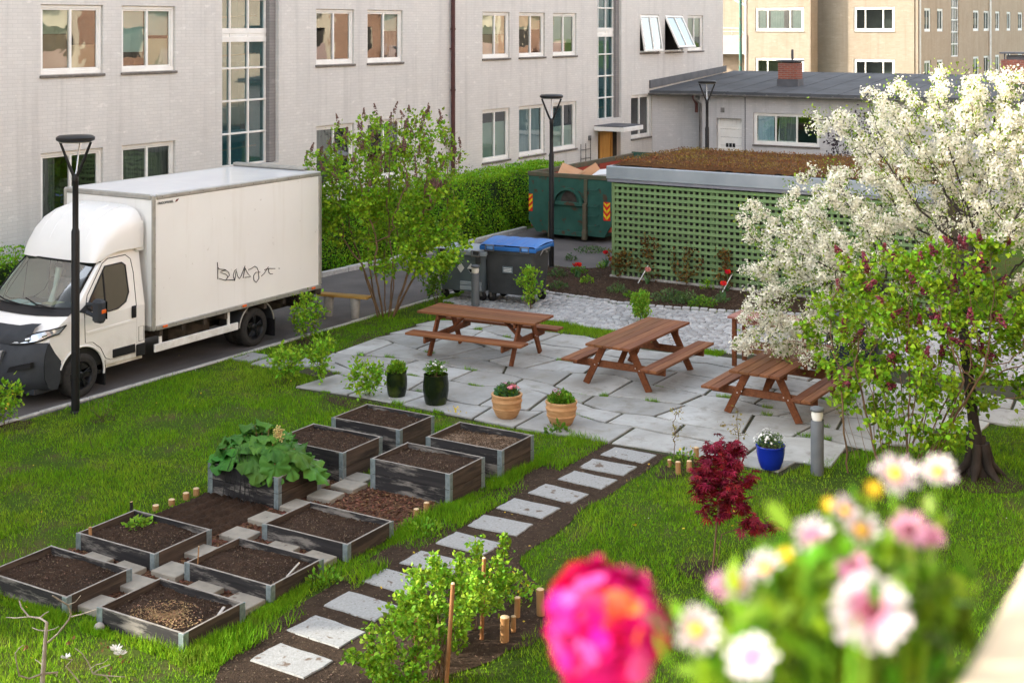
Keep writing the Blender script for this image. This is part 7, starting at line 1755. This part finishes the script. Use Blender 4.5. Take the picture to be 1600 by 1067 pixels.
def climber(y, h, w, label):
    x = SX - .08; t = thing('climbing_plant', label, 'climber', (x, y, 0), 0, 'bronze climbers on the lattice'); N = [(x - .05, y, 0)]; par = [-1]
    att = np.stack([x + rng.uniform(-.05, .03, 40), y + rng.normal(size=40) * w * .4, rng.uniform(.15, h, 40)], 1); N, par = grow(att, N, step=.08, infl=1.5, kill=.1, iters=50, wob=.2); r, k_ = pipe(par, .003, 2.4, .012); V, F = branch_mesh(N, par, r, 4); npmesh('stem', V, F, M['stem'], t)
    V, F = clump_leaves(N[N[:, 2] > .12], 260, .05, LEAF, .075, drop=.4); npmesh('foliage', V, F, M['climber'], t)
climber(13.45, 1.0, .34, 'bronze leaved climber on the lattice, tallest one near the left corner'); climber(12.5, .85, .5, 'bushy bronze climber in the middle of the visible lattice'); climber(11.6, .9, .26, 'bronze climber on the lattice nearest the red tulips'); climber(14.2, .62, .4, 'small bronze climber at the corner post of the lattice shed')
for (y, l) in ((13.55, 'white stake leaning at the foot of the tallest climber'), (11.5, 'white stake leaning at the foot of the climber near the red tulips')):
    t = thing('white_stake', l, 'stake', (SX - .35, y, 0)); mb = MB(); mb.tube([(SX - .4, y + .02, 0), (SX - .14, y - .1, .36)], .011, 6); mb.build('post', M['sticker'], t); mb = MB(); mb.tube([(SX - .14, y - .1, .36), (SX - .13, y - .105, .375)], .014, 6); mb.build('cap', M['lens'], t)
# ---- little corner planting by the maple: bare shrubs and yellow flowers
for (px, py, h, w, lb) in ((1052, 728, .95, .35, 'nearly bare thin shrub at the patio corner, left of the maple'), (1150, 712, .75, .6, 'sparse twiggy shrub with few yellowish leaves behind the maple')):
    c = G(px, py); t = thing('bare_shrub', lb, 'shrub', (c[0], c[1], 0), 0, 'sparse shrubs by the maple'); N = [(c[0], c[1], 0)]; par = [-1]
    N, par = grow(ell_pts(26, (c[0], c[1], h * .62), (w / 2, w / 2, h * .36)), N, step=.06, infl=1, kill=.1, iters=50, wob=.25); r, k_ = pipe(par, .003, 2.4, .01); V, F = branch_mesh(N, par, r, 4); npmesh('stem', V, F, M['barkl'], t)
    M['yleaf'] = leafmat('yellowish_leaf', (.22, .19, .04), (.28, .22, .06), .3); V, F = clump_leaves(N[N[:, 2] > h * .3], 60, .03, LEAF, .04); npmesh('foliage', V, F, M['yleaf'], t)
tuft(1070, 728, .22, .5, 140, 'shrubd', 'green clump with yellow flowers between the pegs by the maple')
def wild(name, pts, n, m, h, sz, label):
    P = []
    for (px, py, w) in pts:
        c = G(px, py)
        for k in range(n): P.append((c[0] + rnd.uniform(-w, w), c[1] + rnd.uniform(-w, w), h + rnd.uniform(-.02, .03)))
    P = np.array(P); q = len(P); V, F = scatter(*FLOWER, P, bases(rng.normal(size=(q, 3)) * .3 + np.array([0, 1, 0.0]))  , sz * rng.uniform(.7, 1.2, q)); return npmesh(name, V, F, M[m])
o = wild('dandelions', [(870, 795, 2.2), (1050, 800, 1.5), (250, 640, 3), (100, 720, 2.0), (900, 930, 1.0), (700, 690, .25), (712, 652, .14), (1000, 840, 1.6), (540, 885, .8), (30, 1000, .6)], 5, 'yellowflower', .07, .016, ''); struct(o, 'stuff')
o = wild('yellow_pansies', [(711, 648, .10), (790, 930, .25), (775, 915, .2), (1078, 715, .2)], 9, 'yellowflower', .09, .022, ''); struct(o, 'stuff')
o = wild('clover_flowers', [(300, 680, 3), (900, 780, 2), (1380, 720, 1.5), (1500, 800, 1.0)], 6, 'whiteflower', .06, .010, ''); struct(o, 'stuff')
tuft(795, 935, .22, .7, 240, 'shrub', 'leafy yellow-flowered clump right of the raspberries'); tuft(625, 620 - 395 + 620, .16, .5, 90, 'boxleaf', 'light green weeds between the beds and the soil path', pos=(12.9, 9.05, 0)); tuft(0, 0, .18, .35, 90, 'shrubd', 'leafy weed at the foot of the right terracotta pot', pos=(17.0, 9.55, 0)); tuft(0, 0, .2, .4, 130, 'boxleaf', 'pale weed clump at the corner of the slanted marker bed', pos=(11.15, 9.08, 0))
# ---- bare magnolia in the lower left corner
K = 11.3; mg = atd(70, 1150, K); t = thing('magnolia_tree', 'bare grey young magnolia with a few white star flowers in the lower left corner', 'magnolia', (mg[0], mg[1], 0))
def W(px, py, dz=0.0): return Vector(atd(px, py, K + dz))
mb = MB(); rt_ = W(66, 1067); mb.tube([(rt_.x, rt_.y, -.05), rt_, W(70, 1010, .02), W(73, 972, .03)], [.022, .02, .016, .013], 8)
br = [([(73, 972, .03), (62, 965, .1), (45, 963, .16), (33, 948, .22), (30, 938, .24)], .009), ([(45, 963, .16), (25, 965, .3), (10, 964, .4)], .006), ([(62, 965, .1), (70, 958, .15), (76, 955, .2)], .005), ([(75, 1003, .02), (90, 990, -.08), (108, 967, -.14), (111, 958, -.15), (106, 945, -.2), (90, 935, -.25), (82, 930, -.3)], .009), ([(111, 963, -.15), (125, 960, -.2), (150, 952, -.3)], .006), ([(106, 945, -.2), (118, 940, -.25), (126, 930, -.3)], .004),
      ([(66, 1052, 0), (45, 1060, -.1), (30, 1055, -.18), (25, 1030, -.22), (24, 1020, -.24)], .008), ([(66, 1052, 0), (90, 1050, .1), (88, 1056, .1)], .01), ([(68, 1040, 0), (60, 1033, .08), (55, 1030, .12)], .005), ([(73, 985, .03), (60, 984, .1), (50, 980, .16)], .005), ([(74, 985, .0), (85, 982, -.1), (92, 978, -.14)], .004), ([(24, 1020, -.24), (30, 1012, -.25), (37, 1007, -.25)], .005)]
for (p_, w_) in br: mb.tube([W(*q) for q in p_], [1.05 * w_ * (1 - .5 * i / len(p_)) for i in range(len(p_))], 5)
br2 = [([(130, 1075, -.3), (120, 1060, -.3), (103, 1040, -.32), (113, 1030, -.34), (102, 1028, -.33)], .007), ([(180, 1075, -.35), (165, 1055, -.35), (145, 1052, -.36), (138, 1035, -.37), (128, 1020, -.38), (117, 1012, -.39)], .007), ([(145, 1052, -.36), (160, 1042, -.36), (172, 1038, -.36)], .006), ([(165, 1055, -.35), (180, 1056, -.34), (196, 1057, -.33)], .005), ([(140, 1045, -.37), (150, 1038, -.38), (162, 1035, -.4), (170, 1028, -.4)], .004)]
b0 = W(150, 1100, -.3)
for (p_, w_) in br2: mb.tube([W(*q) for q in p_], [1.0 * w_ * (1 - .5 * i / len(p_)) for i in range(len(p_))], 5)
mb.tube([(rt_.x, rt_.y, .12), tuple(W(110, 1100, -.2)), tuple(W(130, 1075, -.3))], [.014, .01, .008], 6); mb.tube([(rt_.x, rt_.y, .08), tuple(W(140, 1110, -.28)), tuple(W(180, 1075, -.35))], [.014, .01, .008], 6)
mb.build('trunk', M['greystem'], t)
PET = ([(0, 0, 0), (.16, .35, .06), (.13, .8, .05), (0, 1, -.05), (-.13, .8, .05), (-.16, .35, .06)], [(0, 1, 2, 3, 4, 5)])
for (px, py, dz, s_) in ((103, 1027, -.33, .05), (181, 1015, -.4, .06), (188, 1022, -.41, .06)):
    a = np.linspace(0, 2 * math.pi, 13)[:-1] + rng.normal(size=12) * .15; d = np.stack([np.cos(a), np.sin(a), np.full(12, .5)], 1) + rng.normal(size=(12, 3)) * .2; V, F = scatter(*PET, np.tile(np.array(W(px, py, dz)), (12, 1)), bases(d), np.full(12, s_)); npmesh('flower', V, F, M['whiteflower'], t)
M['brownleaf'] = leafmat('brown_bud_leaf', (.20, .10, .045), (.27, .15, .06), .3); P = np.array([W(px + rnd.uniform(-5, 5), py + rnd.uniform(-5, 5), dz) for (px, py, dz) in [(110, 1002, -.38)] * 8 + [(35, 1010, -.25)] * 5 + [(165, 1008, -.4)] * 5 + [(172, 1045, -.36)] * 4 + [(195, 1030, -.4)] * 5]); V, F = scatter(*LEAF, P, bases(rng.normal(size=P.shape)), np.full(len(P), .035)); npmesh('withered_leaves', V, F, M['brownleaf'], t)['kind'] = 'stuff'
# a stone lying in the grass at the nearest bed
c = G(156, 985); mb = MB(); rows = [[(c[0] + .05 * math.sin(p_) * math.cos(a) * (1 + .15 * math.sin(3 * a)), c[1] + .06 * math.sin(p_) * math.sin(a), .035 + .045 * math.cos(p_)) for a in np.linspace(0, 2 * math.pi, 13)[:-1]] for p_ in np.linspace(.05, 3.09, 8)]; mb.grid(rows, close=True)
tag(mb.build('stone', M['concrete'], None, c), 'small pale stone in the grass at the corner of the nearest bed', 'stone')
# ================================================================ the photographer's balcony: rail, planter and flowers out of focus
t = thing('balcony_rail', 'pale sunlit wooden balcony rail crossing the lower right corner', 'railing', (.9, .1, 5.5))
mb = MB(); mb.bx(-1.0, 3.2, .045, .175, 5.455, 5.5, .008); mb.build('handrail', M['rail'], t)
mb = MB()
for x in np.arange(-.95, 3.2, .11): mb.bx(x, x + .085, .085, .107, 4.62, 5.45, .003)
mb.build('slat', M['rail'], t)
mb = MB(); mb.bx(-1.0, 3.2, -1.68, .16, 4.42, 4.58, .01); mb.build('balcony_floor', M['concrete'], t)
t = thing('planter_trough', 'dark planter trough hung outside the balcony rail, full of flowers', 'planter', (.9, .3, 5.1))
mb = MB(); z0, z1 = 5.06, 5.24
for (a, b, c_, d_) in ((.2, 1.12, .19, .205), (.2, 1.12, .385, .40)): mb.bx(a, b, c_, d_, z0, z1, .003)
for (a, b) in ((.2, .215), (1.105, 1.12)): mb.bx(a, b, .206, .384, z0, z1, .003)
mb.bx(.216, 1.104, .206, .384, z0, z0 + .012); mb.build('box', M['trough'], t); mb = MB(); mb.bx(.217, 1.103, .207, .383, z0 + .014, z1 - .03); mb.build('soil', M['soil'], t)
mb = MB()
for x in (.4, .9): mb.bx(x, x + .03, .176, .189, z0, 5.46, .002)
mb.build('bracket', M['black'], t)
def stem_to(p, q, par, m='shrubd', r_=.0011):
    p = Vector(p); q = Vector(q); mb = MB(); mb.tube([p, p.lerp(q, .5) + Vector((0, .005, .01)), q], r_, 5); return mb.build('stem', M[m], par)
def root_of(c): return (min(max(c[0], .3), 1.05), min(max(c[1], .23), .36), 5.2)
# magenta double bloom
K = .80; c = Vector(atd(946, 978, K)); t = thing('magenta_flower', 'large out of focus magenta double flower with coral petals', 'flower', tuple(c))
toC = (Vector((0, 0, CAMH)) - c).normalized()
axis = (toC * .7 + Vector((0, 0, .7))).normalized()
V_ = []
for (m, n, sel) in (('rose', 300, 0), ('rosepale', 34, 1), ('coral', 20, 2)):
    d = rng.normal(size=(n, 3)); d /= np.linalg.norm(d, axis=1, keepdims=True); d = d + np.array(axis) * .35; d /= np.linalg.norm(d, axis=1, keepdims=True)
    if sel == 2: d = np.array(axis) + rng.normal(size=(n, 3)) * .34; d /= np.linalg.norm(d, axis=1, keepdims=True)
    q = .0335 if sel == 0 else .036
    lump = 1 + .05 * np.sin(d[:, 0] * 7 + 1) * np.sin(d[:, 1] * 6 + 2) + .035 * np.sin(d[:, 2] * 11); ax_ = np.array(axis); d2_ = d - ax_ * (d @ ax_)[:, None] * .25
    P = np.array(c) + d2_ * q * (rng.uniform(.6, 1, n) * lump)[:, None] * 1.06
    pd = rng.normal(size=(n, 3)); pd -= d * np.sum(pd * d, axis=1, keepdims=True); pd = pd + d * .35
    B = bases(pd); B = np.stack([np.cross(pd / np.linalg.norm(pd, axis=1, keepdims=True), d), pd / np.linalg.norm(pd, axis=1, keepdims=True), d], 2)
    PT = ([(-.3, -.5, 0), (.3, -.5, 0), (.6, .1, .12), (.35, .55, .05), (-.35, .55, .05), (-.6, .1, .12)], [(0, 1, 2, 3, 4, 5)])
    V, F = scatter(*PT, P, B, rng.uniform(.012, .018, n) if sel < 2 else rng.uniform(.010, .014, n)); npmesh('petal', V, F, M[m], t)
mb = MB(); mb.lathe([(0.0, -.027), (.018, -.023), (.0265, -.004), (.025, .009), (.016, .023), (0, .027)], tuple(c), 18); mb.build('flower_core', M['rose'], t)
stem_to(root_of(c), c - Vector(axis) * .03, t, 'shrub', .003)
# daisies
def bloom(px, py, dep, rad, face, petal, eye, label, n=18, er=.28, cup=.15):
    c = Vector(atd(px, py, dep)); t = thing('daisy_flower', label, 'flower', tuple(c), 0, 'blurred balcony flowers'); f_ = Vector(face).normalized()
    u = f_.orthogonal().normalized(); v = f_.cross(u); a = np.linspace(0, 2 * math.pi, n + 1)[:-1]
    d = np.array([tuple(u * math.cos(x) + v * math.sin(x) + f_ * (cup + rnd.uniform(-.25, .2))) for x in a]); d /= np.linalg.norm(d, axis=1, keepdims=True)
    nrm = np.tile(np.array(f_), (n, 1)); B = np.stack([np.cross(d, nrm), d, nrm], 2)
    V, F = scatter([(-.06, .15, 0), (.06, .15, 0), (.14, .6, .05), (.10, .95, -.02), (-.10, .95, -.06), (-.14, .6, .02)], [(0, 1, 2, 3, 4, 5)], np.tile(np.array(c), (n, 1)), B, rad * rng.uniform(.86, 1.05, n)); npmesh('petal', V, F, M[petal], t)
    if petal == 'daisy': V, F = scatter([(-.05, .1, 0), (.05, .1, 0), (.10, .42, .015), (0, .55, .015), (-.10, .42, .015)], [(0, 1, 2, 3, 4)], np.tile(np.array(c) + np.array(f_) * rad * .05, (n, 1)), B, np.full(n, rad)); npmesh('petal_base', V, F, M['mauveflower'], t)
    mb = MB(); rows = [[tuple(c + (u * math.cos(x) + v * math.sin(x)) * rad * er * math.cos(h_) + f_ * rad * er * .8 * math.sin(h_)) for x in np.linspace(0, 2 * math.pi, 15)[:-1]] for h_ in (0, .5, 1.0, 1.5)]; mb.grid(rows, close=True); mb.build('eye', M[eye], t)
    stem_to(root_of(c), c - f_ * .004, t); return t
cam_ = lambda px, py, dep: (Vector((0, 0, CAMH)) - Vector(atd(px, py, dep)))
up_ = Vector((0, 0, 1))
bloom(1360, 955, .68, .0235, cam_(1360, 955, .68) * .8 + up_ * .45, 'daisy', 'eye', 'biggest blurred white daisy with a dark eye, facing the camera', 16, .30)
for (px, py, dep, rad, m, e, mixu, lb) in [(1400, 742, .86, .016, 'daisy', 'yeye', .9, 'blurred white daisy with a yellow eye, taller left one of the upper pair'), (1466, 738, .90, .013, 'daisy', 'yeye', 1.4, 'blurred white daisy at the upper right of the pair'), (1270, 842, .80, .0145, 'daisy', 'mauve', .5, 'blurred pale lilac daisy at the left of the upper group'),
        (1345, 830, .82, .014, 'daisy', 'yeye', .5, 'blurred white daisy with a yellow eye below the upper pair'), (1320, 800, .85, .0115, 'daisy', 'yeye', .9, 'small blurred white daisy between the lilac one and the upper pair'), (1420, 828, .8, .013, 'mauveflower', 'eye', 1.2, 'blurred mauve pink daisy seen from the side, left one'), (1455, 840, .82, .0095, 'mauveflower', 'eye', 1.0, 'small blurred mauve pink daisy seen from the side, right one'),
        (1195, 888, .78, .012, 'daisy', 'yeye', .9, 'blurred creamy daisy on the left slope of the bouquet'), (1150, 912, .76, .0115, 'daisy', 'yeye', .8, 'blurred cream and mauve daisy above the lowest left blooms'), (1090, 985, .70, .0135, 'daisy', 'yeye', .6, 'blurred white daisy beside the magenta flower'), (1178, 1030, .66, .0145, 'daisy', 'mauve', .6, 'blurred white bloom at the bottom, in the green leaves'),
        (1130, 915, .8, .010, 'mauveflower', 'eye', .8, 'blurred mauve bud on the left slope of the bouquet'), (1335, 885, .76, .011, 'mauveflower', 'eye', .8, 'blurred mauve bloom above the biggest daisy'), (1225, 868, .82, .006, 'yellowflower', 'yeye', .8, 'blurred pale yellow bud on the left slope of the bouquet'), (1297, 790, .86, .006, 'yellowflower', 'yeye', .8, 'blurred pale yellow bud at the top left of the bouquet'), (1365, 765, .86, .0065, 'yellowflower', 'yeye', .8, 'blurred yellow bud under the taller daisy')]:
    bloom(px, py, dep, rad, cam_(px, py, dep) * .8 + up_ * mixu * .8 + Vector((rnd.uniform(-1, 1), rnd.uniform(-1, 1), rnd.uniform(-.4, .6))) * .55 * dep, m, e if e != 'mauve' else 'mauveflower', lb, 13, .34, .3)
t = thing('balcony_foliage', 'blurred mass of bright green leaves around the balcony flowers', 'flower plants', (1.0, .3, 5.2))
P = []; S = []
def fol(n, px, py, sx, sy, d0, d1, s0, s1):
    for k in range(n):
        P.append(atd(px + max(-1.6, min(1.6, rnd.gauss(0, 1))) * sx, py + max(-1.6, min(1.6, rnd.gauss(0, 1))) * sy, rnd.uniform(d0, d1))); S.append(rnd.uniform(s0, s1))
fol(230, 1265, 1020, 85, 55, .72, .95, .018, .034); fol(160, 1340, 920, 70, 55, .78, 1.0, .015, .028); fol(150, 1430, 1000, 60, 60, .75, 1.0, .015, .03); fol(70, 1400, 860, 45, 45, .85, 1.0, .010, .02); fol(90, 1150, 1040, 60, 30, .72, .88, .015, .028); fol(40, 1250, 900, 40, 25, .78, .9, .012, .022); fol(170, 1330, 1000, 95, 50, .74, .95, .02, .034); fol(80, 1240, 945, 60, 35, .76, .92, .014, .024); fol(26, 1300, 960, 70, 50, .64, .72, .012, .02)
P = np.array(P); ok = P[:, 1] > .19; P = P[ok]; S = np.array(S)[ok]
n = len(P); V, F = scatter([(0, 0, 0), (.16, .3, .05), (.2, .7, .03), (0, 1, -.05), (-.2, .7, .03), (-.16, .3, .05)], [(0, 1, 2, 3, 4, 5)], P, bases(rng.normal(size=(n, 3)) * .6 + np.array([0, 0, .8])), S)
M['balcleaf'] = leafmat('sunlit_balcony_leaf', (.055, .145, .006), (.10, .20, .010), .6, .03, .4); npmesh('foliage', V, F, M['balcleaf'], t)
mb = MB()
for k in range(60):
    q = P[rnd.randrange(n)]; mb.tube([root_of(q), tuple(q)], .0014, 4)
mb.build('stem', M['shrub'], t)
# ================================================================ light, sky, camera
SUN_EL, SUN_AZ = R(19.5), R(55)            # low sun behind the grey block: from -X +Y
sd = Vector((-math.cos(SUN_AZ) * math.cos(SUN_EL), math.sin(SUN_AZ) * math.cos(SUN_EL), math.sin(SUN_EL)))
ld = bpy.data.lights.new('sun', 'SUN'); ld.energy = 2.0; ld.angle = R(.6); ld.color = (1.0, .90, .74)
lo = bpy.data.objects.new('sun', ld); COL.objects.link(lo); lo.rotation_euler = (-sd).to_track_quat('-Z', 'Y').to_euler()
w = bpy.data.worlds.new('World'); SC.world = w; w.use_nodes = True; nt = w.node_tree
bg = nt.nodes['Background']; sky = nt.nodes.new('ShaderNodeTexSky'); sky.sky_type = 'NISHITA'; sky.sun_disc = False
sky.sun_elevation = SUN_EL; sky.sun_rotation = math.atan2(sd.x, sd.y); sky.dust_density = 2.5; sky.air_density = 1.0; sky.ozone_density = .6
hs = nt.nodes.new('ShaderNodeHueSaturation'); hs.inputs['Saturation'].default_value = .38
nt.links.new(sky.outputs[0], hs.inputs['Color']); nt.links.new(hs.outputs[0], bg.inputs[0]); bg.inputs[1].default_value = .15
cd = bpy.data.cameras.new('camera'); co = bpy.data.objects.new('camera', cd); COL.objects.link(co); SC.camera = co
co.location = (0, 0, CAMH); co.rotation_euler = (R(90), 0, YAW - R(90))
cd.sensor_width = 36; cd.sensor_fit = 'HORIZONTAL'; cd.lens = 36 * FPX / 1600; cd.shift_y = (HY - 533.5) / 1600; cd.clip_end = 2000; cd.clip_start = .02
cd.dof.use_dof = True; cd.dof.focus_distance = 19; cd.dof.aperture_fstop = cd.lens / 8.6
vs = SC.view_settings; vs.view_transform = 'Standard'; vs.look = 'None'; vs.gamma = 1; vs.use_curve_mapping = False; vs.exposure = 2.52
SC.render.film_transparent = False
